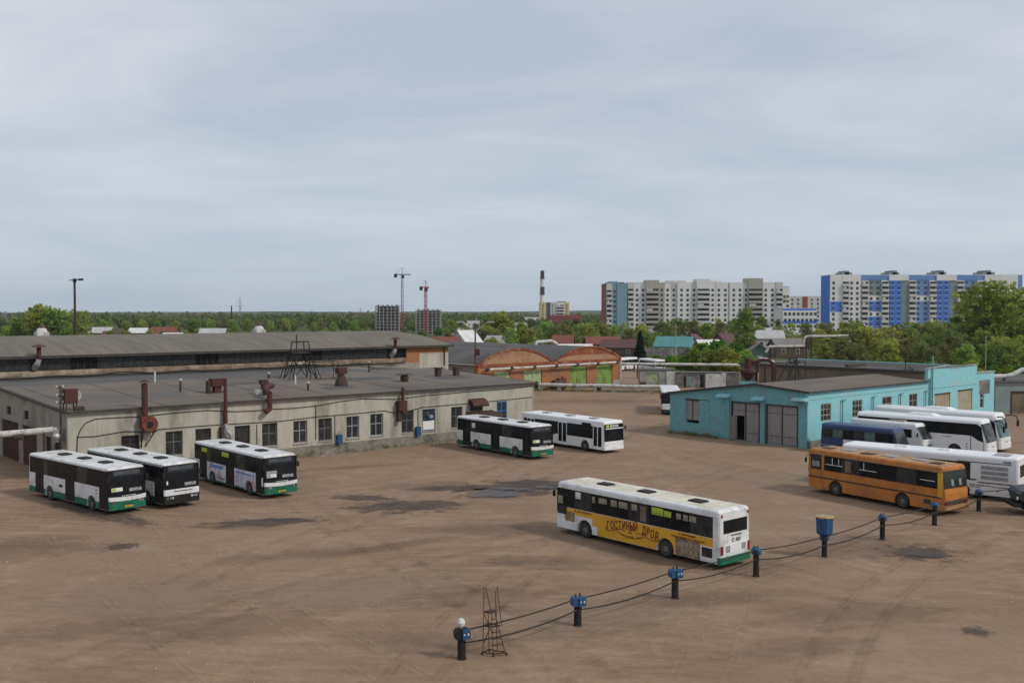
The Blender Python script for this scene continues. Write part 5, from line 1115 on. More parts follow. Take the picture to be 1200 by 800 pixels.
# white low floor bus behind the orange bus
b = Bus('low_floor_bus', 'white low floor bus with grey engine grilles half hidden behind the orange bus', 'bus', (1192.3, 535.3), (985, 523.6), 2.95, 'L', 12.4, 2.5, 3.05, (2.7, 8.7), slope=.15, wsz=1.2, body='coach_white', r=.26)
L = b.L
b.windows(.3, 9.3, 6, 1.40, 2.48, 1, ('glass_dark', 'glass_dark', 'glass_old')); b.windows(.3, L-.5, 8, 1.4, 2.48, -1)
b.p('waist_strip', 'black_rubber', 8.6, 9.7, 1.30, 1.38, 3); b.p('waist_strip', 'black_rubber', 9.8, L-.4, 1.16, 1.22, 3); b.p('roof_strip', 'black_rubber', 8.4, L-.5, 2.52, 2.57, 2)
gp = b.p('engine_grille', 'white_trim', 9.95, 11.75, 1.36, 2.42, 2)
for i in range(3): b.p('louvre', 'grille_grey', 10.0, 11.7, 1.42+i*.34, 1.66+i*.34, 3, None, gp)
b.p('small_grille', 'grille_grey', 11.4, 11.9, 2.62, 2.78, 3)
MB().box(b.F(11.6), b.F(10.6), -.5, .9, b.H-.01, b.H+.03).build('roof_grille', 'grille_grey', b.o)
for t in ((9.25, 10.6, .98, .045), (9.25, 9.9, .84, .03), (10.7, 11.7, .94, .04)):
    m_ = MB(); x = t[0]; q_ = random.Random(int(t[2]*100))
    while x < t[1]: w_ = q_.uniform(.05, .13); m_.box(b.F(x+w_), b.F(x), b.W/2+.002, b.W/2+.012, t[2]-t[3], t[2]+t[3]); x += w_+.05
    m_.build('lettering', 'lettering_black', b.o)
b.p('hatch_mark', 'lettering_black', 9.15, 9.35, .60, .64, 3); b.p('hatch_mark', 'lettering_black', 11.0, 11.15, .66, .74, 3)
b.hatches((.42, .66), 'white_trim'); b.end('rear_window', 'glass_dark', -.9, .9, 1.7, 2.5, .014, False); b.lamps(.9, 1.05, False, 'red_lens', name='taillight'); b.end('windscreen', 'glass_dark', -1.2, 1.2, 1.2, 2.7, .014); b.end('rear_bumper', 'coach_white', -1.24, 1.24, .33, .6, .03, False)

# minibuses and coaches
b = Bus('minibus', 'dark blue minibus with pale stripe parked against the turquoise wall', 'minibus', (961.5, 497.6), (1052.6, 503.0), 2.58, 'R', 7.5, 2.1, 2.68, (1.6, 5.6), slope=.55, wsz=1.25, rslope=.08, body='blue_bus', wr=.38, zb=.3)
L = b.L
for sd_ in (-1, 1): b.windows(1.15, L-.2, 6, 1.45, 2.18, sd_, ('glass_dark', 'glass_teal', 'glass_old'), vents=False)
b.p('door', 'glass_dark', .55, 1.1, .5, 2.2, 3); b.p('stripe', 'white_trim', 2.2, 5.2, .98, 1.32, 2); b.p('trim', 'grille_grey', .9, L-.1, .66, .72, 2)
b.end('windscreen', 'glass_mid', -1.0, 1.0, 1.30, 2.36, .014); b.lamps(.8, .8); b.mirror(z=1.6); b.end('bumper', 'black_metal', -1.04, 1.04, .3, .55, .04); b.end('rear_window', 'glass_dark', -.8, .8, 1.4, 2.2, .014, False)
b = Bus('minibus', 'white minibus with sloping windscreen between the blue minibus and the coaches', 'minibus', (996, 492.2), (1081, 497.6), 2.62, 'R', 7.6, 2.2, 2.76, (1.75, 5.6), slope=.75, wsz=1.3, rslope=.08, body='coach_white', wr=.4, zb=.3)
L = b.L
for sd_ in (-1, 1): b.windows(2.7, L-.2, 5, 1.5, 2.24, sd_, 'glass_dark', vents=False)
b.p('cab_window', 'glass_dark', 1.15, 2.05, 1.45, 2.2, 2); b.p('quarter_window', 'glass_dark', 2.15, 2.55, 1.5, 2.25, 2)
b.end('windscreen', 'glass_mid', -1.04, 1.04, 1.36, 2.46, .014); b.lamps(.85, .85, w=.16); b.end('grille', 'grille_grey', -.4, .4, .7, .9, .02); b.end('bumper', 'coach_white', -1.09, 1.09, .3, .6, .05); b.mirror(z=1.6)
MB().box(.0,1.5,-.5,.5,b.H-.01,b.H+.14).build('roof_unit', 'seat_tan', b.o); b.end('rear_window', 'glass_dark', -.8, .8, 1.5, 2.3, .014, False); plate(b, True, 'white_trim', .5)
def coach(label, rear, front, z, L, H, first):
    b = Bus('coach', label, 'coach', rear, front, z, 'R', L, 2.5, H, (2.9, 9.0), slope=.65, wsz=1.35, rslope=.12, body='coach_white', r=.34, wr=.5, group='white touring coaches beside the turquoise hall')
    for sd_ in (-1, 1): b.windows(1.1, L-.3, 7, 1.95, 2.95, sd_, 'glass_dark', vents=False, gap=.02)
    y0, y1 = sorted((b.side*b.W/2, b.side*(b.W/2-.03)))
    MB().prism([(b.F(.62),2.72),(b.F(.50),1.9),(b.F(.40),1.38),(b.F(.9),1.55),(b.F(1.45),1.9),(b.F(1.45),2.98),(b.F(1.0),2.98)], b.side*b.W/2-.02, b.side*b.W/2+.02, 'xz').build('quarter_glass', 'glass_dark', b.o)
    b.p('door_line', 'black_rubber', 1.48, 1.53, .35, 1.94, 2); b.p('door_line', 'black_rubber', .38, .42, .35, 1.4, 2)
    b.end('windscreen', 'glass_old' if first else 'glass_teal', -1.2, 1.2, 1.38, 3.0, .014); b.end('bumper', 'coach_white', -1.24, 1.24, .33, .8, .04); b.lamps(.78, .9, w=.2); b.end('grille', 'grille_grey', -.35, .35, .9, 1.0, .02)
    for i in range(3): b.p('marker', 'lettering_black', 1.8, 1.9, .6+i*.26, .7+i*.26, 2)
    MB().add([(-1.6,-.75,H-.02),(1.4,-.75,H-.02),(1.4,.75,H-.02),(-1.6,.75,H-.02),(-1.2,-.6,H+.2),(.8,-.6,H+.2),(.8,.6,H+.2),(-1.2,.6,H+.2)], [(0,1,2,3),(4,5,6,7),(0,1,5,4),(1,2,6,5),(2,3,7,6),(3,0,4,7)]).build('roof_unit', 'coach_white', b.o)
    for sd_ in (-1, 1):
        if first and sd_ == b.side: continue
        m_ = MB(); x = L/2-.5; m_.path([(x,sd_*1.05,H-.30),(x+.5,sd_*1.25,H-.22),(x+.85,sd_*1.4,H-.35),(x+.95,sd_*1.45,H-.75)],.05,6).box(x+.88,x+1.03,sd_*1.45-.12,sd_*1.45+.12,H-1.25,H-.72); m_.build('mirror', 'black_metal', b.o)
    if first: text_mesh('Andare', .3, 'grille_grey', 'lettering', b.o, side_matrix(b, 3.6, 1.72, lvl=1.5))
    b.end('rear_window', 'glass_dark', -1.0, 1.0, 2.0, 3.0, .014, False); plate(b, True, 'white_trim', .5)
    return b
coach('white touring coach with dark windscreen, nearer of the two coaches, beside the white minibus', (1003, 484.5), (1157.6, 495.5), 3.15, 12.2, 3.35, True)
coach('white touring coach with greenish windscreen and curved mirror arm, farther of the two coaches', (1024.5, 477.4), (1173, 489), 3.3, 12.4, 3.55, False)
# bus behind the turquoise gable
b = Bus('city_bus', 'bus whose white front with dark windscreen peeps out behind the turquoise gable', 'bus', (806, 457.5), (775.5, 461.5), 2.9, 'L', 11.4, 2.5, 3.0, (2.4, 8.2), slope=.25, wsz=1.3, pose=(22.5, 141.5, -97))
L = b.L
for sd_ in (-1, 1): b.windows(.3, L-.3, 7, 1.5, 2.7, sd_)
b.end('windscreen', 'glass_dark', -1.23, 1.23, 1.45, 2.8, .014); b.end('bumper', 'dark_green', -1.25, 1.25, .33, .72, .03); b.lamps(.85, .9, w=.15); b.arch('skirt', 'bus_green', .2, L-.2, .33, .7, 2); b.mirror(); b.p('door', 'glass_dark', .2, 1.2, .4, 2.7, 3, -1)
# two far buses
for (ra, fr_, l) in (((728, 421.2), (747.5, 420.2), 'small distant white bus beyond the right end of the brick garage'), ((748.5, 421), (768, 423), 'distant white coach parked behind the other far bus, above the shed')):
    b = Bus('bus', l, 'bus', ra, fr_, 2.5, 'R', 8.5, 2.4, 2.8, (1.9, 6.3), slope=.2, wsz=1.2, body='coach_white', group='distant buses behind the yard'); L = b.L
    for sd_ in (-1, 1): b.windows(.2, L-.5, 5, 1.25, 2.35, sd_, 'glass_dark', vents=False)
    b.end('windscreen', 'glass_dark', -1.1, 1.1, 1.25, 2.4, .014); b.p('skirt', 'grille_grey', .2, L-.2, .35, .5, 2) if False else b.lamps(.8, .8)

# ------------------------------------------------------------------ dark truck at the right edge
p = G(1199, 605); t = thing('truck', 'dark truck at the right edge of the yard, only its front wheel and bonnet showing', 'truck', (p.x+1.3, p.y+1.0, 0), R(172))
MB().prism([(-6,.95),(1.1,.95),(1.35,1.15),(1.38,1.5),(1.2,1.72),(-.1,1.95),(-.35,2.6),(-.75,2.75),(-2.2,2.75),(-2.3,1.3),(-6,1.3)], -1.15, 1.15, 'xz').build('cab', 'truck_dark', t)
MB().box(1.3,1.75,-1.2,1.2,.62,.86).box(-.6,1.4,-.45,.45,.55,.9).build('bumper', 'black_metal', t); MB().box(1.38,1.42,-.6,.6,1.0,1.45).build('grille', 'edge_dark', t)
MB().box(-.6,.8,-1.28,-1.0,1.1,1.2).box(-.6,.8,1.0,1.28,1.1,1.2).box(.78,1.0,-1.28,-1.0,.9,1.2).box(.78,1.0,1.0,1.28,.9,1.2).build('mudguard', 'truck_dark', t)
for sd_ in (-1, 1): MB().lathe((1.4,sd_*.9,1.2),[(.13,0),(.13,.06),(.1,.09)],12,'x').build('headlight', 'lamp_lens', t)
for x in (0.1, -4.4):
    for sd_ in (-1, 1):
        w = MB().lathe((x, sd_*1.0, .55), [(.2,-.16),(.52,-.16),(.55,-.1),(.55,.1),(.52,.16),(.2,.16)], 20, 'y').build('wheel', 'black_rubber', t); MB().lathe((x, sd_*1.13, .55), [(.3,0),(.26,sd_*.05),(.1,sd_*.06)], 14, 'y').build('rim', 'rim_grey', w)
MB().box(-5.9,-2.5,-1.2,1.2,1.32,2.2).build('cargo_bed', 'truck_dark', t); MB().box(-.3,-.25,-.9,.9,2.0,2.55).build('windscreen', 'glass_dark', t)

# ------------------------------------------------------------------ heating posts with blue boxes
PP = [(541,771.5,733,'first'),(677,733,696,''),(791,701,664,''),(886,675,640,''),(966,652,604,'big'),(1034,632,602,''),(1095,615,588,''),(1147,599,573,'')]
lab = ['blackish post with white lump on its blue box, nearest to the stepladder', 'black post with blue box and two rods on top, second along the pipe line', 'black post with blue box in front of the yellow advert bus', 'black post with blue valve box just right of the advert bus rear', 'post carrying a large flared blue bin with yellow rim', 'black post with round blue head between the big blue bin and the orange bus', 'black post with blue head standing before the rear of the orange bus', 'black post with blue head beside the white low floor bus rear']
heads = []
for k, ((px, pb, pt, kind), l) in enumerate(zip(PP, lab)):
    g = G(px, pb); sc_ = 1.0; H_ = ZAT(pt, g.y)
    if kind == 'big': H_ = 1.36
    o = thing('heating_post', l, 'post', g, R(20), group='blue headed heating posts along the pipe line')
    r_ = .17 if k < 3 else .155
    MB().lathe((0,0,0),[(r_+.03,0),(r_+.03,.06),(r_,.08),(r_,H_-.45),(r_*.9,H_-.42)],14).build('post', 'black_metal', o)
    if k in (0, 1, 2):
        MB().prism([(-.28,H_-.48),(.25,H_-.48),(.25,H_-.14),(-.20,H_-.10),(-.30,H_-.2)], -.2, .2, 'xz').build('valve_box', 'black_metal' if k == 0 else 'blue_box', o)
        MB().box(-.02,.30,-.26,-.202,H_-.50,H_-.10).box(.254,.30,-.2,.2,H_-.48,H_-.12).build('front_plate', 'blue_box', o)
        MB().box(.02,.07,-.275,-.262,H_-.32,H_-.26).box(.18,.23,-.275,-.262,H_-.34,H_-.24).build('label_plate', 'white_trim', o)
        m_ = MB().tube((-.10,0,H_-.12),(-.10,0,H_+.02),.035,8).tube((.10,0,H_-.12),(.10,0,H_+.06),.035,8); m_.build('rods', 'black_metal', o)
        if k == 0: MB().lathe((-.02,0,H_+.02),[(.07,-.1),(.15,.02),(.17,.14),(.11,.26),(.04,.30)],12).build('white_lump', 'conc_white', o)
    else:
        MB().lathe((0,0,0),[(.12,H_-.46),(.26,H_-.40),(.28,H_-.22),(.22,H_-.06),(.08,H_)],14).build('valve_head', 'blue_box', o)
        MB().box(-.26,-.05,-.30,-.2,H_-.38,H_-.14).tube((-.12,0,H_-.05),(-.12,0,H_+.06),.035,6).tube((.1,0,H_-.05),(.1,0,H_+.05),.03,6).build('fittings', 'black_metal', o)
        if kind == 'big':
            z0 = H_; z1 = ZAT(605, g.y)
            def oc(r, z): return [(r*math.cos(PI/4*i+PI/8), r*math.sin(PI/4*i+PI/8), z) for i in range(8)]
            MB().add(oc(.28, z0-.12)+oc(.46, z0+.02)+oc(.50, z1-.03), [tuple(range(8))]+[(j*8+i, j*8+(i+1) % 8, (j+1)*8+(i+1) % 8, (j+1)*8+i) for j in (0,1) for i in range(8)]+[tuple(range(16,24))]).build('bin', 'blue_box', o)
            MB().add(oc(.52, z1-.029)+oc(.52, z1+.02), [tuple(range(8)), tuple(range(8,16))]+[(i,(i+1)%8,8+(i+1)%8,8+i) for i in range(8)]).build('rim', 'yellow_paint', o); MB().add(oc(.46, z1+.022)+oc(.40, z1+.05), [tuple(range(8)), tuple(range(8,16))]+[(i,(i+1)%8,8+(i+1)%8,8+i) for i in range(8)]).build('lid', 'boards_tan', o)
    heads.append((g, H_))
end_ = AT(1225, heads[-1][0].y+5, 0); heads.append((end_, 1.3))
for nm, dz, sag, l in (('line', -.16, .10, 'upper dark hose strung along the row of blue headed posts'), ('line', -.66, .22, 'lower sagging dark hose running along the row of blue headed posts')):
    pts = []
    for (a, ha), (c, hc) in zip(heads[:-1], heads[1:]):
        for i in range(10):
            f = i/10; q = a.lerp(c, f); z = (ha+dz)*(1-f)+(hc+dz)*f-sag*4*f*(1-f); pts.append((q.x, q.y-.1, z))
    tag(MB().path(pts, .035, 6).build('hose_line', 'black_rubber'), l, 'hose', 'hoses along the heating posts')
# stepladder
g = G(578, 766); o = thing('stepladder', 'rusty tubular wheeled stepladder standing by the nearest post', 'ladder', g, R(-20)); o.scale = (.64, .64, 1); m_ = MB(); r = .026
P0 = {'a': (-.55,-.45,0), 'b': (.15,-.45,0), 'c': (.75,.35,0), 'd': (.10,.35,0)}
T0 = {'a': (-.50,-.30,1.75), 'b': (-.02,-.30,1.72), 'c': (.20,.25,1.72), 'd': (-.42,.25,1.75)}
m_.tube((-.55,-.4,.06),(-.52,-.28,2.75),r,6).tube((.15,-.45,.06),(.0,-.3,1.75),r,6).tube((.0,-.3,1.75),(-.42,-.26,2.8),r,6)
m_.tube((.85,.0,.06),(.15,-.1,1.75),r,6).tube((.15,.35,.06),(.10,.25,1.75),r,6).tube((.10,.25,1.75),(.08,.2,2.6),r,6).tube((.45,.4,1.1),(.15,.28,2.75),r,6).tube((-.4,.3,.06),(-.45,.25,1.75),r,6)
for zz, f in ((.12,0),(1.2,.62)):
    c = [(-.55+.04*f,-.4+.1*f,zz),(.15-.15*f,-.45+.12*f,zz),(.85-.62*f,.0+.1*f,zz),(-.4,.3,zz)]
    for i in range(4): m_.tube(c[i], c[(i+1)%4], r, 6)
for i in range(6):
    f = i/6; m_.tube((.15-.15*f,-.45+.15*f,.2+1.55*f),(.85-.70*f,.0-.1*f,.2+1.55*f),r*.9,6)
m_.tube((-.5,-.35,.5),(.05,-.35,1.4),r,6).tube((-.5,-.33,1.7),(.1,-.4,.9),r,6).build('frame', 'rust_brown', o)
MB().prism([(-.55,-.33),(-.05,-.35),(.18,-.1),(.12,.28),(-.35,.3)], 1.74, 1.79, 'xy').build('platform', 'rust_brown', o)
for x, y in ((-.62,-.42),(.2,-.48),(.9,.0),(-.42,.35)): MB().lathe((x,y,.07),[(.07,-.02),(.07,.03)],10,'y').build('caster', 'black_rubber', o)
# ------------------------------------------------------------------ repeated parts on the big blocks
class Many:
    """countable parts on one thing: the first hundred are separate, the rest one object"""
    def __init__(s, name, m, parent, order=None): s.n, s.m, s.p, s.L = name, m, parent, []
    def add(s, *b): s.L.append(b)
    def finish(s, lim=100, key=lambda b: -b[4]):
        L = sorted(s.L, key=key)
        me = {}
        for b in L[:lim]:
            k = tuple(round(v, 2) for v in (b[1]-b[0], b[3]-b[2], b[5]-b[4]))
            if k not in me: me[k] = MB().box(0, k[0], 0, k[1], 0, k[2]).mesh(s.n, s.m)
            o = bpy.data.objects.new(s.n, me[k]); COL.objects.link(o); o.parent = s.p; o.location = (b[0], b[2], b[4])
        if len(L) > lim:
            m_ = MB()
            for b in L[lim:]: m_.box(*b)
            tag(m_.build(s.n+'s', s.m, s.p), kind='stuff')

def block(name, label, Y, px0, pxend, topy, depth, cols, floors, fl_h, first_top, base='apart_white', penth=(), group=None, side=None):
    X0 = AT(px0, Y).x; X1 = AT(pxend, Y).x; H = ZAT(topy, Y)
    o = thing(name, label, 'apartment block', (X0, Y, 0), 0, group)
    def X(px): return AT(px, Y).x-X0
    MB().box(0, X1-X0, .0, depth, 0, H).build('core', base, o)
    MB().box(-.15, X1-X0+.15, -.15, depth+.15, H+.003, H+.28).build('roof', base if base != 'apart_white' else 'apart_shade', o)
    if side: MB().box(-.12, -.003, -.1, depth+.1, 0, H-.1).build('side_wall', side, o)
    wn = Many('window', 'window_far', o); bl = Many('balcony', 'apart_shade', o); bg_ = Many('loggia_glazing', 'glass_old', o); tr = Many('window_surround', 'apart_white', o); bb = Many('balcony', 'apart_beige', o)
    for (a, c, kind, m, dpt, zlo, zhi, wins) in cols:
        xa, xc = X(a), X(c); z0 = zlo if zlo is not None else 0; z1 = zhi if zhi is not None else H-.05
        y = -dpt
        if kind == 'wall' or kind == 'bal': MB().box(xa, xc, y, -.002, z0, z1).build('wall_section', m, o)
        for f in range(floors):
            zt = first_top-f*fl_h
            if zt < 3.5: break
            if not (z0-.5 <= zt <= z1+.5): continue
            for w in wins:
                xw = X(w)
                if m.startswith('apart_blue') or m == 'apart_greygreen': tr.add(xw-.8, xw+.8, y-.06, y-.003, zt-1.75, zt-1.2)
                wn.add(xw-.68, xw+.68, y-.10, y-.062 if m.startswith('apart_blue') or m == 'apart_greygreen' else y-.003, zt-1.5, zt)
            if kind == 'bal':
                bg_.add(xa+.35, xc-.35, y-.22, y-.003, zt-1.12, zt-.05)
                (bb if m in ('apart_beige',) else bl).add(xa+.10, xc-.10, y-1.0, y-.225, zt-2.55, zt-1.22)
                if (f*3+int(a)) % 4 == 0: bl.add(xa+.5, (xa+xc)/2, y-.9, y-.24, zt-1.19, zt-.1)
    for q in (tr,): q.finish(0 if len(q.L) > 100 else 100)
    wn.finish(100); bl.finish(100); bg_.finish(100); bb.finish(100)
    for (a, c, t, m) in penth: MB().box(X(a), X(c), 1.5, depth-2, H+.36, ZAT(t, Y)).build('lift_house', m, o)
    return o
Yw = 568
def Zp(y, Y=Yw): return ZAT(y, Y)
fh = 2.83; ft = Zp(338.3)
c = []
def W_(a, b_, m='apart_white', d=.3, w=(), lo=None, hi=None): c.append((a, b_, 'wall', m, d, lo, hi, w))
def BL(a, b_, m='apart_white', d=.6, hi=None, w=()): c.append((a, b_, 'bal', m, d, None, hi, w))
V = lambda v: 700+v/4.615
BL(V(163), V(197), 'apart_shade', .4); W_(V(197), V(260), 'apart_white', .3, (V(214), V(246))); BL(V(260), V(331), 'apart_beige', 1.6, Zp(328.5)); W_(V(331), V(362), 'apart_beige', .8, (V(347),)); W_(V(362), V(398), 'apart_white', .1, (V(379),)); W_(V(398), V(431), 'apart_shade', .2, (V(412),))
W_(V(431), V(500), 'apart_white', .8, (V(453), V(486))); W_(V(500), V(534), 'apart_white', .2, (V(521),)); BL(V(534), V(606), 'apart_white', 1.6, Zp(327)); W_(V(606), V(640), 'apart_white', .3, (V(622),)); W_(V(640), V(706), 'apart_white', .5, (V(655), V(690))); W_(V(706), V(712), 'apart_shade', .1)
W_(V(712), V(784), 'apart_white', .9, (V(735), V(768))); W_(V(784), V(812), 'apart_white', .3, (V(802),)); BL(V(812), V(890), 'apart_beige', 1.7, Zp(326)); W_(V(890), V(962), 'apart_white', .4, (V(908), V(944))); BL(V(962), V(1000), 'apart_shade', .7, Zp(330.5))
ow = block('apartment_block', 'long white ten storey apartment block with beige balcony towers', Yw, V(163), V(1000), 331.4, 14, c, 11, fh, ft, 'apart_white', [(V(262),V(330),328,'apart_beige'),(V(380),V(480),328.6,'apart_shade'),(V(535),V(605),327,'apart_shade'),(V(612),V(675),328.4,'apart_white'),(V(810),V(886),325.8,'apart_beige')])
c = []
BL(V(48), V(80), 'apart_shade', .5); W_(V(80), V(105), 'apart_teal', .3, (V(93),)); W_(V(105), V(160), 'apart_teal', .6)
block('apartment_block', 'greenish blue apartment tower with red side at the left end of the white block', Yw-3, V(45), V(160), 332.2, 26, c, 11, fh, ft-.8, 'apart_teal', [(V(66),V(112),329.5,'apart_teal'),(V(122),V(146),330.5,'apart_dark')], side='apart_red')
c = []; W_(V(1002), V(1020), 'apart_yellow', .2, (V(1010),), Zp(352), Zp(344)); W_(V(1020), V(1036), 'apart_white', .1, (V(1028),))
block('apartment_block', 'small white building with a yellow patch behind the right end of the white block', Yw+40, V(1000), V(1038), 336, 12, c, 11, fh, ft-3, 'apart_white')
# blue-white block
Yb = 540; fh2 = 2.80; U = lambda v: 940+v/4.615; Zb = lambda v: ZAT(300+v/4.615, Yb); ft2 = Zb(138)
c = []
W_(U(147), U(212), 'apart_white', .9, (U(165),)); c.append((U(148), U(211), 'wall', 'apart_blue', .93, Zb(302), Zb(246), (U(165),)))
BL(U(212), U(250), 'apart_white', 1.0); W_(U(250), U(312), 'apart_white', .9, (U(262), U(293)))
W_(U(312), U(464), 'apart_blue_light', .5, (), Zb(130)); BL(U(317), U(355), 'apart_shade', .5, Zb(131)); c.append((U(355), U(424), 'wall', 'apart_greygreen', .3, Zb(214), Zb(131), (U(370), U(405)))); c.append((U(355), U(424), 'wall', 'apart_white', .3, Zb(244), Zb(214.2), (U(370), U(405)))); c.append((U(355), U(424), 'wall', 'apart_blue', .3, Zb(300), Zb(244.2), (U(370), U(405)))); c.append((U(355), U(424), 'wall', 'apart_white', .3, Zb(328), Zb(300.2), (U(370), U(405)))); c.append((U(355), U(424), 'wall', 'apart_blue', .3, 0, Zb(328.2), (U(370), U(405))))
BL(U(424), U(464), 'apart_white', .6, Zb(131))
W_(U(464), U(570), 'apart_white', 1.0, (), Zb(133)); W_(U(468), U(532), 'apart_blue', 1.0, (U(482), U(517)), None, Zb(134)); W_(U(532), U(568), 'apart_greygreen', .6, (), None, Zb(134))
W_(U(570), U(720), 'apart_blue_light', .5, (), Zb(130)); BL(U(572), U(612), 'apart_shade', .5, Zb(131))
c.append((U(612), U(682), 'wall', 'apart_blue_light', .3, Zb(214), Zb(131), (U(625), U(662)))); c.append((U(612), U(682), 'wall', 'apart_white', .3, Zb(244), Zb(214.2), (U(625), U(662)))); c.append((U(612), U(682), 'wall', 'apart_blue_light', .3, 0, Zb(244.2), (U(625), U(662))))
BL(U(682), U(720), 'apart_white', .6, Zb(131))
W_(U(720), U(828), 'apart_white', 1.0, (), Zb(133)); W_(U(722), U(788), 'apart_blue', 1.0, (U(740), U(772)), None, Zb(134)); W_(U(788), U(828), 'apart_greygreen', .6, (), None, Zb(134))
W_(U(828), U(980), 'apart_blue_light', .5, (), Zb(130)); BL(U(830), U(870), 'apart_shade', .5, Zb(131)); c.append((U(870), U(940), 'wall', 'apart_blue_light', .3, 0, Zb(131), (U(885), U(920)))); BL(U(940), U(980), 'apart_white', .6, Zb(131))
W_(U(980), U(1048), 'apart_white', .9, (U(1000), U(1030))); BL(U(1060), U(1102), 'apart_white', 1.0); W_(U(1048), U(1060), 'apart_white', .9); W_(U(1102), U(1158), 'apart_white', .9, (U(1140),)); W_(U(1158), U(1186), 'apart_blue_light', .2)
block('apartment_block', 'blue and white panel apartment block with four lift houses', Yb, U(147), U(1187), 322.4, 15, c, 12, fh2, ft2, 'apart_white', [(U(a), U(b_), 300+t/4.615, 'apart_greygreen') for a, b_, t in ((218,272,87),(232,256,79),(470,528,87),(490,515,77),(722,782,86),(745,770,76),(978,1045,86),(1000,1025,76))], side='apart_blue')
for (nm, l, Y, a, b_, t, m, fl) in (('panel_block', 'grey panel building with a red stair section between the two long blocks', 700, 924, 962, 347.5, 'apart_shade', 7),):
    c = []; W_(a, a+16, 'apart_shade', .2, (a+4, a+11)); W_(a+16, a+22, 'apart_red', .4, (), None, None); W_(a+22, b_, 'apart_shade', .2, (a+27, a+34))
    block(nm, l, Y, a, b_, t, 12, c, 7, 2.9, ZAT(t+2.4, Y), 'apart_shade')
c = []; W_(917, 956.5, 'apart_blue', .3, (), ZAT(363.5, 500)); W_(917, 956.5, 'apart_white', .25, tuple(920+i*5 for i in range(8)), None, ZAT(363.8, 500)); W_(917, 957, 'apart_blue', .35, (), ZAT(379,500), ZAT(376, 500))
block('office_building', 'low white office building with blue roof band before the panel building', 500, 917, 957, 361.5, 14, c, 5, 3.1, ZAT(366, 500), 'apart_white')
c = []; W_(632.5, 640, 'apart_yellow', .2, (636,)); W_(640, 645, 'apart_dark', .1); W_(645, 650, 'apart_shade', .3, (647.5,)); BL(652, 661, 'apart_white', .4); W_(661, 667, 'apart_yellow', .3, (664,))
block('apartment_block', 'yellow and white apartment building beside the striped chimney', 1000, 632, 667, 354.5, 16, c, 9, 2.9, ZAT(357, 1000), 'apart_shade', [(653,663,353,'apart_greygreen')])
c = []; W_(644.5, 682, 'apart_red', .2, tuple(647+i*3.4 for i in range(10)))
block('brick_block', 'low red brick building in front of the yellow and white apartments', 850, 644, 682, 369.5, 14, c, 5, 3.0, ZAT(372, 850), 'apart_red')
# unfinished towers
for k, (a, b_, t, l) in enumerate(((440.5,467.5,358,'unfinished grey concrete tower beside the taller crane, leftmost of two'), (487.5,516,363,'unfinished grey concrete tower beside the red crane, rightmost of two'))):
    Y = 660; X0 = AT(a, Y).x; X1 = AT(b_, Y).x; H = ZAT(t, Y); o = thing('unfinished_tower', l, 'building', (X0, Y, 0), 0, 'unfinished concrete towers'); Wd = X1-X0
    MB().box(.8, Wd-.8, 1.2, 11, 0, H-.6).build('core', 'apart_dark', o)
    m_ = MB(); nf = 9
    for f in range(nf+1): m_.box(-.2, Wd+.2, -.5, 12, H*f/nf-.45, H*f/nf)
    m_.build('floor_slabs', 'conc', o); m_ = MB()
    for i in range(7):
        x = Wd*i/6; 
        if True: m_.box(x-.3, x+.3, -.3, 1.19, 0, H-.46)
    m_.build('columns', 'conc', o); m_ = MB()
    for i in range(5): m_.box(Wd*(i+.3)/5, Wd*(i+.5)/5, 2, 6, H, H+rnd.uniform(.4, 1.2))
    m_.build('rooftop_walls', 'apart_dark', o)
def crane(px, top, label, jl, m1, m2, Y=650, ang=0.3):
    H = ZAT(top, Y); p = AT(px, Y); o = thing('tower_crane', label, 'crane', p, ang, 'tower cranes at the unfinished towers'); o.scale = (.62, .62, 1)
    m_ = MB(); m2_ = MB()
    def lat(mb, z0, z1):
        n = int((z1-z0)/3)
        for sx in (-.9, .9):
            for sy in (-.9, .9): mb.box(sx-.24, sx+.24, sy-.24, sy+.24, z0, z1)
        for i in range(n): z = z0+i*3; mb.tube((-.9,-.9,z),(.9,-.9,z+3),.12,4).tube((.9,.9,z),(-.9,.9,z+3),.12,4)
    lat(m_, 0, H*.42); m_.build('lower_mast', m1, o); lat(m2_, H*.42+.01, H-3); m2_.build('upper_mast', m2, o)
    MB().tube((-12*.6,0,H-2.5),(jl,0,H-2.5),.45,5).tube((0,0,H-3),(0,0,H+2),.5,5,.2).tube((0,0,H+2),(jl*.8,0,H-2),.12,4).tube((0,0,H+2),(-7,0,H-2),.12,4).build('jib', m2, o); MB().box(-8.5,-5.5,-.8,.8,H-4.6,H-2.2).box(-.2,1.9,-1.2,1.2,H-5,H-3).build('counterweight', 'black_metal', o)
crane(471.5, 317, 'tall grey crane with short jib above the left unfinished tower', 9, 'crane_red', 'crane_grey')
crane(499, 332, 'red crane standing before the right unfinished tower', 5, 'crane_red', 'crane_red', 645, .9)
# chimney
p = AT(635.5, 1400); H = ZAT(317, 1400); o = thing('chimney', 'tall boiler house chimney with dark and pale bands', 'chimney', p)
zs = [0]+[ZAT(v, 1400) for v in (355, 345, 336, 326.5, 317)]
for i in range(5):
    r0 = 4.0-1.3*zs[i]/H; r1 = 4.0-1.3*zs[i+1]/H
    MB().lathe((0,0,0),[(r0,zs[i]+.01),(r1,zs[i+1])],16).build('chimney_band', ['apart_shade','apart_white','chimney_dark','apart_white','chimney_dark'][i], o)
for s_, z in ((3.4, zs[2]), (3.2, zs[4])): MB().lathe((0,0,z),[(s_+1,0),(s_+1,.5)],16).build('gallery', 'crane_red', o)
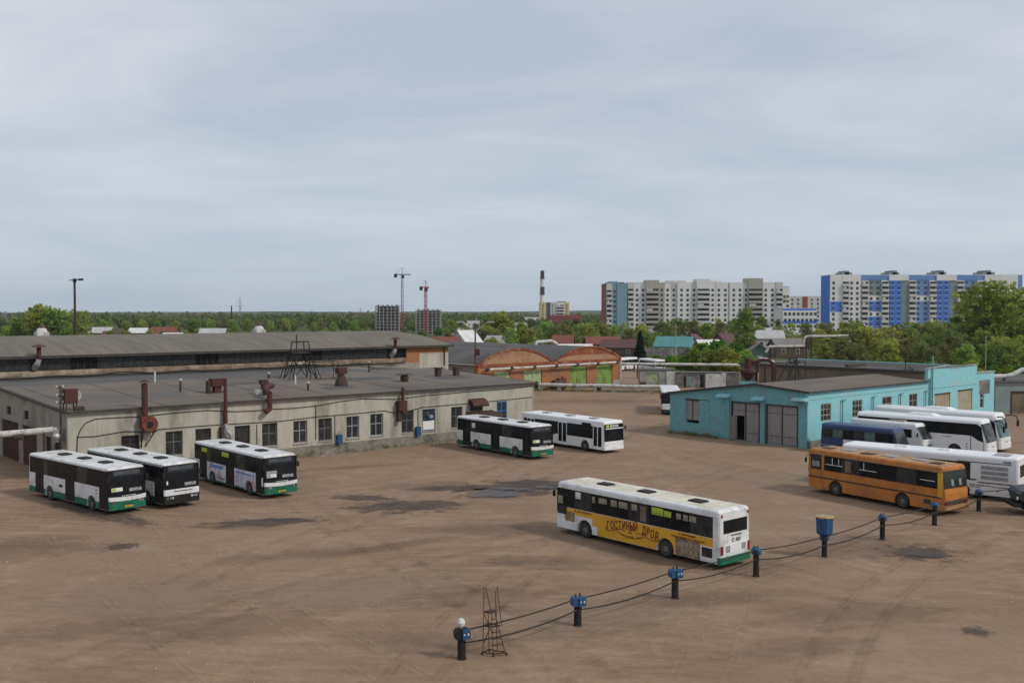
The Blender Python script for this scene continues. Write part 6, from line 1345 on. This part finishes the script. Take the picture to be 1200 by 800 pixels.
# poles and pylons
def pole(px, top, Y, label, r=.16, m='tan_wall', base=0, arms='lamp', name='lamp_post', cat='lamp post'):
    p = AT(px, Y); H = ZAT(top, Y); o = thing(name, label, cat, p); MB().tube((0,0,0),(0,0,H),r,8,r*.75).build('pole', m, o)
    if arms == 'lamp': MB().tube((-1.0,0,H-.2),(1.0,0,H-.1),.07,6).box(.7,1.5,-.2,.2,H-.25,H+.1).box(-.2,.25,-.25,.25,H-.6,H+.1).build('lamp_head', 'black_metal', o)
    if arms == 'double': MB().tube((0,0,H-1.4),(-2.0,0,H+.1),.08,6).tube((0,0,H-1.4),(2.0,0,H+.1),.08,6).tube((0,0,H-1.6),(-1.1,-.8,H-.1),.07,6).box(-3.0,-1.9,-.22,.22,H,H+.22).box(1.9,3.0,-.22,.22,H,H+.22).build('lamp_head', 'foil', o)
    if arms == 'cross': MB().box(-.9,.9,-.06,.06,H-.5,H-.38).box(-.6,.6,-.06,.06,H-1.1,H-.98).build('crossarm', 'house_wood', o)
    return o
pole(89, 327, 175, 'tall brown mast with small lamp heads rising behind the hall roof at left', .26, 'rust_brown')
o = pole(557, 378, 158, 'rusty lamp post with two spread lamp arms left of the brick garage', .16, 'rust_orange', arms='double'); MB().box(-.1,.7,-.3,.3,7.2,8.2).build('control_box', 'rust_red', o)
pole(791.5, 379, 262, 'thin grey power pole between the fir and the garage houses', .14, 'conc', arms='cross', name='power_pole', cat='power pole')
pole(271.5, 358, 900, 'dark slim mast on the skyline left of the lattice pylon', .7, 'black_metal', arms='', name='power_pole', cat='power pole')
pole(577, 366, 560, 'thin pale pole among the trees left of the chimney', .25, 'conc_white', arms='cross', name='power_pole', cat='power pole')
def pylon(px, top, Y, label, m='crane_grey', w=3.2):
    p = AT(px, Y); H = ZAT(top, Y); o = thing('pylon', label, 'pylon', p, 0, 'pylons on the skyline'); m_ = MB()
    for sx in (-1, 1):
        for sy in (-1, 1): m_.tube((sx*w,sy*w,0),(sx*.5,sy*.5,H*.6),.2,4).tube((sx*.5,sy*.5,H*.6),(0,0,H),.16,4)
    for i in range(8): f = i/8; a = w*(1-f)+.5*f; b_ = w*(1-f-.125)+.5*(f+.125); m_.tube((-a,-a,H*.6*f),(b_,-b_,H*.6*(f+.125)),.12,4).tube((a,-a,H*.6*f),(-b_,-b_,H*.6*(f+.125)),.12,4)
    m_.build('tower', m, o); m_ = MB()
    for z, l_ in ((.62,6),(.74,4.5),(.86,3.5)): m_.tube((-l_,0,H*z),(l_,0,H*z),.22,4)
    m_.build('crossarms', m, o)
pylon(281.5, 346, 1250, 'grey lattice pylon with three crossarms on the left skyline'); pylon(423, 360, 1700, 'faint orange lattice mast left of the unfinished towers', 'roof_redbrown', 4); pylon(7, 363, 1300, 'faint lattice pylon at the far left of the skyline')

# ------------------------------------------------------------------ houses, sheds, walls beyond the yard
def house(px, Y, w, d, wh, rh, rot, rm, wm, label, gable=True, wins=2, group=None, name='house'):
    p = AT(px, Y); o = thing(name, label, 'house' if name == 'house' else name.replace('_', ' '), p, R(rot), group)
    MB().box(-w/2, w/2, -d/2, d/2, 0, wh).build('walls', wm, o)
    MB().prism([(-d/2,wh),(d/2,wh),(0,wh+rh-.1)], -w/2, w/2, 'yz').build('gable', wm, o)
    e = .35; MB().prism([(-d/2-e,wh-.15),(0,wh+rh),(d/2+e,wh-.15),(d/2+e,wh+.02),(0,wh+rh+.18),(-d/2-e,wh+.02)], -w/2-e, w/2+e, 'yz').build('roof', rm, o)
    for i in range(wins):
        x = -w/2+w*(i+.5)/wins; f = MB().box(x-.6,x+.6,-d/2-.05,-d/2-.003,wh*.35,wh*.8).build('window', 'white_trim', o); MB().box(x-.48,x+.48,-d/2-.08,-d/2-.052,wh*.35+.1,wh*.8-.1).build('pane', 'window_far', f)
        
    f = MB().box(-w/2-.05,-w/2-.003,-.6,.6,wh*.35,wh*.8).build('window', 'white_trim', o); MB().box(-w/2-.08,-w/2-.052,-.48,.48,wh*.35+.1,wh*.8-.1).build('pane', 'window_far', f)
    f = MB().box(w/2+.003,w/2+.05,-.6,.6,wh*.35,wh*.8).build('window', 'white_trim', o); MB().box(w/2+.052,w/2+.08,-.48,.48,wh*.35+.1,wh*.8-.1).build('pane', 'window_far', f)
    if rh > 1.5: MB().box(w*.2,w*.2+.6,-.3+d*.12,.3+d*.12,wh+rh*.4,wh+rh+.6).build('chimney', 'brick_red', o)
    return o
H_ = [
 (118, 520, 12, 9, 3.4, 2.8, 5, 'roof_lightgrey', 'house_wood', 'grey roofed house behind the hall roof just right of the tall mast'),
 (132, 500, 9, 6, 2.6, 2.0, -8, 'roof_maroon', 'house_wood', 'house with pinkish maroon roof beside the grey roofed one behind the hall'),
 (163, 520, 9, 7, 3.4, 2.4, 4, 'roof_pale', 'house_wood', 'house with bright white roof second from the tall mast'),
 (193, 500, 13, 9, 3.2, 3.4, -5, 'roof_redbrown', 'house_wood', 'house with red brown roof on the left skyline behind the hall'),
 (203, 440, 8, 6, 2.9, 2.0, 8, 'roof_pale', 'house_wood', 'low house with bright white roof in front of the red brown one'),
 (250, 480, 12, 9, 3.4, 2.8, 6, 'roof_lightgrey', 'house_wood', 'house with light grey roof and dark gable left of the dark slim mast'),
 (3, 420, 14, 8, 2.8, 2.6, 0, 'roof_maroon', 'house_wood', 'house with maroon roof at the far left edge behind the hall'),
 (522, 235, 6, 6, 6.3, 1.8, 0, 'roof_redbrown', 'edge_dark', 'dark building with red brown roof right behind the hall end'),
 (546, 330, 6.5, 9, 4.2, 3.8, 38, 'roof_pale', 'house_white', 'white gabled house with steep pale roof behind the lamp post'),
 (580, 330, 6, 7, 3.0, 3.2, -40, 'roof_lightgrey', 'conc', 'small house with grey mansard roof right of the lamp post'),
 (660, 345, 7, 7, 3.0, 3.0, -10, 'roof_redbrown', 'house_green', 'dark green house with bright red roof above the garage arches'),
 (672, 305, 11, 7, 2.6, 1.6, 5, 'roof_pale', 'house_white', 'low house with white roof in front of the red roofed one'),
 (706, 350, 12, 8, 3.0, 2.4, 4, 'roof_redbrown', 'house_wood', 'wide brownish roofed house above the right garage arch'),
 (728, 320, 12, 8, 2.8, 2.4, -18, 'roof_maroon', 'house_wood', 'house with maroon grey roof left of the dark fir'),
 (791, 335, 12, 9, 2.6, 3.2, -24, 'roof_teal', 'apart_teal', 'house with big teal roof and blue walls by the grey plank fence'),
 (812, 345, 6, 9, 3.0, 3.4, 60, 'roof_maroon', 'house_wood', 'narrow brown gabled house right of the teal roof'),
 (829, 318, 7, 7, 3.0, 2.2, 10, 'roof_pale', 'house_wood', 'house with white sheet roof between two maroon ones'),
 (855, 330, 10, 10, 3.2, 3.8, 30, 'roof_maroon', 'roof_maroon', 'large house with dark maroon roof and walls in the middle of the village'),
 (888, 262, 6, 6, 3.4, 2.4, 84, 'roof_grey', 'house_green', 'green wooden house with gable facing the yard'),
 (899, 340, 10, 9, 5.2, 2.6, -6, 'roof_lightgrey', 'house_white', 'taller pale house with light grey roof behind the green one'),
 (921, 310, 9, 8, 3.6, 2.2, 5, 'roof_grey', 'house_wood', 'house with flat grey roof left of the heating pipe portal'),
 (925, 440, 22, 10, 4, 3, 2, 'roof_lightgrey', 'house_white', 'long pale building among the trees left of the blue block'),
 (1044, 262, 6, 5, 3.0, 2.0, 15, 'rust_orange', 'house_wood', 'tumbledown shed with rusty orange roof in the thicket'),
 (1185, 300, 10, 8, 3.5, 2.0, 0, 'roof_lightgrey', 'house_white', 'pale house hidden in the trees at the right edge'),
]
for h in H_: house(*h)
for (px, Y, w, h_, l) in ((608,700,14,7,'small white building among distant trees left of the chimney'),(625,620,13,5,'low bright white building under the chimney'),(555,760,10,8,'distant pale tower block fragment above the trees, left one'),(563,800,8,9,'distant pale tower block fragment above the trees, right one'),(622,900,18,10,'greyish distant building left of the yellow apartments'),(985,430,20,5,'pale low building behind the heating pipe portal'),(533,600,10,5,'distant white hut right of the unfinished towers')):
    p = AT(px, Y); o = thing('far_building', l, 'building', p); MB().box(-w/2,w/2,0,8,0,h_).build('walls','apart_white',o); MB().box(-w/2-.2,w/2+.2,-.2,8.2,h_+.003,h_+.4).build('roof','apart_dark',o)
    for i in range(3):
        for j in range(int(h_/3)): MB().box(-w/2+w*(i+.3)/3,-w/2+w*(i+.7)/3,-.08,-.003,1+j*3,2.4+j*3).build('window','window_far',o)
# long grey fence
pa = AT(728, 318); pb = AT(838, 322); L_ = (pb-pa).length; o = thing('plank_fence', 'long grey weathered fence along the far side of the yard', 'fence', pa, math.atan2(pb.y-pa.y, pb.x-pa.x)); MB().box(0,L_,0,.12,0,2.6).build('boards','conc_dark',o)
m_ = MB()
for i in range(13): m_.box(i*L_/12-.12,i*L_/12+.12,-.15,-.003,0,2.8)
m_.build('posts','conc',o)
# concrete shed and ruined walls
p = G(750, 453); o = thing('concrete_shed', 'pale concrete shed with boarded greenish window at the back of the yard', 'shed', p, R(-4))
MB2 = MB(); wall(MB2, 0, 4.9, 0, 3.1, [(1.3,3.5,.9,2.6)], 0, .3); MB2.build('front_wall','conc',o); MB().box(1.32,3.48,.1,.16,.9,2.6).build('boarding','boards_tan' if False else 'door_green_pale',o)
MB().box(4.903,6.6,-.1,.3,0,3.0).build('white_wall','conc_white',o); MB().box(0,.3,.3,6,0,3.1).box(6.3,6.6,.3,6,0,3.0).box(.3,6.3,5.7,6,0,3.0).build('rear_wall','conc',o); MB().box(-.15,6.7,-.15,6.1,3.103,3.25).build('roof','roof_slate',o); MB().box(0,1.1,-.5,-.1,0,.9).build('rubble','edge_dark',o)
p = G(791, 454); p2 = G(866, 455); L_ = (p2-p).length; o = thing('ruined_wall', 'stained crumbling concrete wall with dark gaps right of the shed', 'wall', p, math.atan2(p2.y-p.y, p2.x-p.x))
wall(MB(), 0, L_, 0, 2.9, [(1.6,2.0,0,2.2),(4.6,5.3,0,2.5)], 0, .3).build('wall_panels','conc_dark',o); MB().box(5.6,8.6,-.06,-.003,0,2.7).box(L_-3.2,L_-2.4,-.1,-.004,0,3.0).build('whitewash','conc_white',o); MB().box(2.1,3.1,-.06,-.003,.5,2.1).build('blue_panel','apart_greygreen',o); MB().box(-.1,L_+.1,-.15,.45,2.903,3.03).build('coping','conc',o); MB().box(1.5,5.4,1.2,1.3,0,2.8).build('inner_wall','edge_dark',o)
# elevated white pipe
pa = AT(716, 212); pb = AT(905, 206); L_ = (pb-pa).length; o = thing('heating_pipe', 'white heating pipe on posts crossing above the concrete shed', 'pipe', pa, math.atan2(pb.y-pa.y, pb.x-pa.x))
MB().tube((0,0,3.1),(L_,0,3.1),.28,10).tube((0,.6,2.95),(L_,.6,2.95),.16,8).build('pipe','conc_white',o); m_ = MB()
for i in range(7): m_.box(i*L_/6-.1,i*L_/6+.1,-.1,.7,0,2.78)
m_.build('posts','rust_brown',o)
# turquoise shed wall beyond dust collector
p = AT(905, 150); o = thing('small_shed', 'small pale turquoise shed seen between dust collector and roof frame', 'shed', (p.x, p.y, 0)); MB().box(0,3.6,0,3,0,4.6).build('walls','turq_shaded',o); MB().box(-.2,3.8,-.2,3.2,4.603,4.8).build('roof','conc_white',o); MB().box(-.02,3.62,-.04,-.003,2.8,2.9).build('band','conc',o)
# heating pipe portal
Yp = 250; o = thing('pipe_portal', 'heating pipe portal with white wrapped top and red brown trestle columns', 'pipe', AT(901, Yp)); q = lambda px, py: (AT(px, Yp).x-AT(901, Yp).x, ZAT(py, Yp))
a = q(901, 406); b_ = q(941, 405.5); c_ = q(943, 394); d_ = q(994, 393.5)
MB().path([(a[0]-.8,0,a[1]-1.5),(a[0],0,a[1]),(b_[0],0,b_[1]),(c_[0]-.1,0,c_[1]-.4),(c_[0]+.4,0,c_[1]),(d_[0],0,d_[1]),(d_[0]+.5,0,d_[1]-3)],.32,10).build('pipe','pipe_wrap',o)
for x0, x1, z in ((q(944,0)[0],q(951,0)[0],c_[1]-.4),(q(901.5,0)[0],q(903.5,0)[0],a[1]-.35),(q(991,0)[0],q(993,0)[0],d_[1]-.4)):
    m_ = MB(); m_.box(x0,x0+.25,-.3,.3,0,z).box(x1-.25,x1,-.3,.3,0,z)
    for k in range(6): m_.box(x0,x1,-.1,.1,z*(k+1)/6-.14,z*(k+1)/6)
    m_.build('trestle','rust_red',o)

# ------------------------------------------------------------------ trees
def leaves(mb, rg, c, rx, ry, rz, n, size, flat=.0, shell=.55):
    for _ in range(n):
        while True:
            v = Vector((rg.uniform(-1,1), rg.uniform(-1,1), rg.uniform(-1,1)))
            if v.length <= 1 and v.length > .12: break
        v = v.normalized()*(v.length**(1-shell)); v *= rg.uniform(.82, 1.12)
        p = Vector((c[0]+v.x*rx, c[1]+v.y*ry, c[2]+v.z*rz)); s = size*rg.uniform(.55, 1.35)
        a = Vector((rg.gauss(0,1), rg.gauss(0,1), rg.gauss(0,.7))).normalized(); b_ = a.orthogonal().normalized(); b_ = (b_*math.cos(rg.random()*6.28)+a.cross(b_)*math.sin(rg.random()*6.28)); d = a.cross(b_)
        mb.add([p-b_*s-d*s*.4, p+d*s*.75-b_*s*.1, p+b_*s+d*s*.2, p-d*s*.7+b_*s*.2], [(0,1,2,3)])
def tree_proto(seed, h, r, m='leaf_fresh', dens=1., bare=.0, low=.22, leaf=.26, bark='bark', shape='round'):
    rg = random.Random(seed); tr = MB(); cr = MB()
    th = h*.62; pts = [(0,0,0)]; x = y = 0
    for i in range(1, 6): x += rg.gauss(0, .018*h); y += rg.gauss(0, .018*h); pts.append((x, y, th*i/5))
    for i in range(5): tr.tube(pts[i], pts[i+1], .026*h*(1-i*.17), 7, .026*h*(1-(i+1)*.17))
    nl = rg.randint(10, 14)
    for k in range(nl):
        f = low+(.98-low)*(k+.5)/nl; az_ = k*2.4+rg.uniform(-.5,.5)
        if shape == 'tall': wv = .75*math.sin(PI*min(1, f*1.02))**.7+.15
        else: wv = math.sin(PI*min(.97, (f-low)/(1.02-low)*.86+.12))**.8
        rr = r*wv*rg.uniform(.45,.75); c = Vector((rr*math.cos(az_), rr*math.sin(az_), h*f))
        base = Vector(pts[min(5, max(1, int(f*6)))]); base.z = min(base.z, c.z-.06*h)
        mid = base.lerp(c, .55)+Vector((0,0,-.02*h)); tr.tube(base, mid, .010*h, 5, .007*h); tr.tube(mid, c, .007*h, 5, .002*h)
        for _ in range(4 if bare < .3 else 9):
            e = c+Vector((rg.gauss(0,1), rg.gauss(0,1), rg.gauss(.5,.8)))*r*.30; tr.tube(mid.lerp(c, rg.uniform(.4,1)), e, .0042*h, 4, .001*h)
        s = r*rg.uniform(.34,.55)
        leaves(cr, rg, c, s, s, s*rg.uniform(.6,.85), int(165*dens*(s/1.8)**1.3*(1-bare)*(.30/leaf)**1.5), leaf)
        for _ in range(3):
            cc = c+Vector((rg.uniform(-1,1), rg.uniform(-1,1), rg.uniform(-.5,.8)))*s*1.0; q_ = s*rg.uniform(.25,.5); leaves(cr, rg, cc, q_, q_, q_*.8, int(55*dens*(1-bare)), leaf*.9)
    return tr.mesh('trunk', bark), cr.mesh('crown', m)
def fir_proto(seed, h):
    rg = random.Random(seed); tr = MB().tube((0,0,0),(0,0,h),.02*h,7,.01); cr = MB()
    for k in range(22):
        f = .10+.9*k/22; R_ = h*.24*(1-f)+.1
        for j in range(12):
            a = j*.5236+k*.37+rg.uniform(-.1,.1); e = Vector((R_*math.cos(a), R_*math.sin(a), h*f-R_*.25))
            tr.tube((0,0,h*f),e,.02,4)
            for q_ in range(7): t = rg.uniform(.2,1.05); leaves(cr, rg, (e.x*t, e.y*t, h*f-R_*.25*t), .25,.25,.16, 3, .22)
    return tr.mesh('trunk','bark'), cr.mesh('crown','leaf_dark')
PT = {}
for i in range(4): PT['fresh%d' % i] = tree_proto(10+i, 9.5, 3.6, 'leaf_fresh', 1., 0)
for i in range(3): PT['olive%d' % i] = tree_proto(30+i, 9.0, 3.2, 'leaf_olive', .75, .15)
for i in range(2): PT['sparse%d' % i] = tree_proto(50+i, 9.5, 3.0, 'leaf_fresh', .55, .3, bark='birch')
for i in range(2): PT['tall%d' % i] = tree_proto(70+i, 12, 3.2, 'leaf_fresh', .8, .05, shape='tall')
for i in range(3): PT['bush%d' % i] = tree_proto(90+i, 4.5, 2.6, 'leaf_bush' if i < 2 else 'leaf_fresh', 1.5, 0, low=.12, leaf=.19)
PT['fir0'] = fir_proto(5, 8)
TL = {'fresh': ('leafy_tree', 'leafy spring green tree'), 'olive': ('olive_tree', 'sparse olive coloured tree'), 'sparse': ('birch_tree', 'thin leaved pale birch'), 'tall': ('poplar_tree', 'tall loose crowned green poplar'), 'bush': ('bush', 'dense bright green bush'), 'fir': ('fir_tree', 'dark conical fir')}
def tree(kind, px, Y, h, label=None, group=None, wide=1.0):
    ks = [k for k in PT if k.startswith(kind)]; key = rnd.choice(ks); tm, cm = PT[key]; base = {'bush': 4.5, 'tall': 12, 'olive': 9, 'fir': 8}.get(kind, 9.5)
    s = h/base; p = AT(px, Y); nm, l0 = TL[kind]
    o = thing(nm, label or l0, 'bush' if kind == 'bush' else 'tree', p, rnd.uniform(0, 6.28), group); o.scale = (s*wide, s*wide, s)
    for n_, me in (('trunk', tm), ('crown', cm)):
        c_ = bpy.data.objects.new(n_, me); COL.objects.link(c_); c_.parent = o
def row(kinds, x0, x1, n, Y0, Y1, h0, h1, where):
    for i in range(n):
        k = rnd.choice(kinds); px = x0+(x1-x0)*(i+.5)/n+rnd.uniform(-.5,.5)*(x1-x0)/n; nm, l0 = TL[k]
        tree(k, px, rnd.uniform(Y0, Y1), rnd.uniform(h0, h1), l0+' '+where, (l0.split(' tree')[0]+'s ' if False else TL[k][0].replace('_', ' ')+'s ')+where, rnd.uniform(.9, 1.2))
# hero trees
tree('tall', 872, 285, 14.5, 'tall loose green tree rising before the right part of the white block', wide=1.0)
tree('fir', 750, 300, 8.4, 'dark conical fir between the maroon roof and the teal roof')
tree('fresh', 1160, 250, 20, 'big green tree covering the right end of the blue and white block', wide=1.15); tree('tall', 1137, 262, 18, 'tall tree left of the big green tree at the right edge', wide=1.1); tree('fresh', 1193, 258, 18.5, 'large leafy tree cut by the right edge of the picture', wide=1.1)
for i, (px, Y, h) in enumerate(((823, 236, 6.0), (842, 232, 6.6), (862, 236, 6.0), (832, 226, 4.8), (853, 224, 5.2), (812, 240, 4.6), (800, 236, 3.2), (872, 230, 4.4))): tree('bush', px, Y, h, 'bright green bush in the clump behind the ruined wall', 'bushes behind the ruined wall', 1.15)
row(['bush'], 765, 800, 5, 245, 262, 2.2, 3.4, 'in the scrub before the grey fence')
# thicket on the right
row(['olive','fresh','fresh','olive'], 960, 1200, 17, 205, 235, 6.2, 8.2, 'in the thicket behind the turquoise hall')
row(['olive','fresh','sparse'], 960, 1210, 17, 240, 275, 8, 10.4, 'in the second row of the thicket behind the turquoise hall')
row(['fresh','olive','tall'], 950, 1210, 17, 290, 350, 8, 10.8, 'between the thicket and the blue and white block')
row(['bush'], 985, 1200, 14, 185, 200, 2.6, 4.0, 'at the foot of the thicket')
# belt before the white block
row(['fresh','olive','sparse'], 690, 960, 22, 400, 460, 7.0, 10.4, 'in the belt before the white block')
row(['fresh','olive','sparse'], 560, 960, 18, 350, 395, 5.2, 7.8, 'among the village houses')
row(['fresh','tall'], 780, 960, 8, 470, 520, 9, 12, 'close under the white block')
# garden trees in the middle
row(['fresh','fresh','olive','sparse'], 565, 700, 13, 350, 470, 7.0, 10.2, 'in the gardens left of the white block')
row(['fresh','sparse','olive'], 525, 700, 15, 480, 620, 7.5, 10.5, 'farther back in the gardens under the chimney')
row(['bush','fresh'], 560, 640, 7, 265, 300, 3.8, 6.6, 'behind the brick garage roofs')
tree('fresh', 585, 400, 13.2, 'full round green tree left of the striped chimney', wide=1.1); tree('fresh', 574, 410, 12.4, 'second green tree left of the round one near the chimney', wide=1.0)
# left side behind the hall
row(['fresh'], 34, 66, 5, 330, 380, 13.5, 16.0, 'in the tall clump left of the mast'); row(['tall','sparse'], 72, 106, 4, 340, 380, 13.0, 14.6, 'loosely spaced right of the tall clump'); row(['fresh','olive'], 0, 34, 4, 360, 420, 8, 11, 'at the far left behind the hall')
row(['fresh','olive','fresh'], -10, 430, 30, 560, 700, 7, 10, 'in the long row behind the hall'); row(['olive','fresh'], 120, 430, 15, 440, 520, 4.5, 6.0, 'just above the hall ridge')
row(['bush','olive'], 430, 530, 8, 470, 620, 3.0, 5.0, 'at the foot of the unfinished towers')

row(['fresh','olive'], 1225, 1500, 9, 240, 330, 8, 12, 'beyond the right end of the thicket'); row(['fresh','olive'], -260, -25, 8, 300, 500, 8, 12, 'beyond the left end of the hall')
# distant forest
def forest(name, label, x0, x1, Y0, Y1, n, card, per, hh, m, seed, xs=None):
    rg = random.Random(seed); mb = MB()
    for _ in range(n):
        Y = Y0+(Y1-Y0)*rg.random()**1.0; px = rg.uniform(x0, x1); p = AT(px, Y); h = hh*rg.uniform(.7, 1.2)*(1.15 if rg.random() < .1 else 1); r = h*rg.uniform(.28,.42)
        g_ = 1.0+.3*math.sin(px*.03+Y*.004)
        leaves(mb, rg, (p.x, p.y, h*.58*g_), r, r, h*.42*g_, per, card*(Y/900)**.35, shell=.5)
    o = mb.build(name, m); tag(o, label, 'forest', kind='stuff'); return o
forest('forest', 'mixed green woodland filling the middle distance behind hall and village', -500, 1700, 720, 1500, 2300, 1.4, 70, 8.6, 'leaf_far', 2)
forest('forest', 'far dark woodland stretching to the skyline', -500, 1700, 1500, 3000, 2500, 2.4, 46, 9.5, 'leaf_far', 3)
# scrub on the ground between trees
rg = random.Random(8); mb = MB()
for _ in range(900):
    Y = rg.uniform(262, 700); px = rg.uniform(-40, 1240); 
    if Y < 345 and 690 < px < 950: continue
    p = AT(px, Y); r = rg.uniform(.8, 2.4); leaves(mb, rg, (p.x, p.y, r*.4), r*1.4, r*1.4, r*.6, 34, .34)
for _ in range(240):
    Y = rg.uniform(196, 262); px = rg.uniform(955, 1240); p = AT(px, Y); r = rg.uniform(.6, 1.4); leaves(mb, rg, (p.x, p.y, r*.4), r*1.4, r*1.4, r*.7, 60, .22)
for _ in range(60):
    Y = rg.uniform(222, 262); px = rg.uniform(770, 800); p = AT(px, Y); r = rg.uniform(.3, .8); leaves(mb, rg, (p.x, p.y, r*.4), r*1.4, r*1.4, r*.7, 50, .16)
tag(mb.build('undergrowth', 'leaf_olive'), 'low scrub and weeds growing between the trees and houses', 'scrub', kind='stuff')
# terrain rise at the horizon
def hills(name, Y0, Y1, h, m, seed):
    rg = random.Random(seed); nx, ny = 150, 14; vs = []; X = 4500
    ph = [rg.uniform(0, 6.28) for _ in range(6)]
    for j in range(ny+1):
        for i in range(nx+1):
            x = -X+2*X*i/nx; f = j/ny; z = h*math.sin(f*PI/2)*(.75+.20*math.sin(x/900+ph[0])+.12*math.sin(x/380+ph[1])+.05*math.sin(x/120+ph[2]))+rg.uniform(-1.4,1.4)*(1 if f > .1 else 0); vs.append((x, Y0+(Y1-Y0)*f, z-.1))
    fs = [(j*(nx+1)+i, j*(nx+1)+i+1, (j+1)*(nx+1)+i+1, (j+1)*(nx+1)+i) for j in range(ny) for i in range(nx)]
    mb = MB(); mb.add(vs, fs); return tag(mb.build(name, m, None, True), kind='structure')
mat('hill_green', (.05,.075,.03), (.025,.04,.02), .012, .95, detail=8)
hills('hills', 3000, 5200, 24, 'hill_green', 1)
# air
HZM = bpy.data.materials.new('haze'); HZM.use_nodes = True; nt_ = HZM.node_tree
for x in list(nt_.nodes):
    if x.type == 'BSDF_PRINCIPLED': nt_.nodes.remove(x)
v_ = nt_.nodes.new('ShaderNodeVolumePrincipled'); v_.inputs['Color'].default_value = (.72,.80,.88,1); v_.inputs['Density'].default_value = .00007; v_.inputs['Anisotropy'].default_value = .2
nt_.links.new(v_.outputs[0], [x for x in nt_.nodes if x.type == 'OUTPUT_MATERIAL'][0].inputs['Volume'])
if USE_HAZE:
    o = MB().box(-5200, 5200, -250, 5600, -4, 130).build('haze', HZM); tag(o, kind='stuff'); tag(o, 'thin pale air haze lying over the whole place', 'haze')
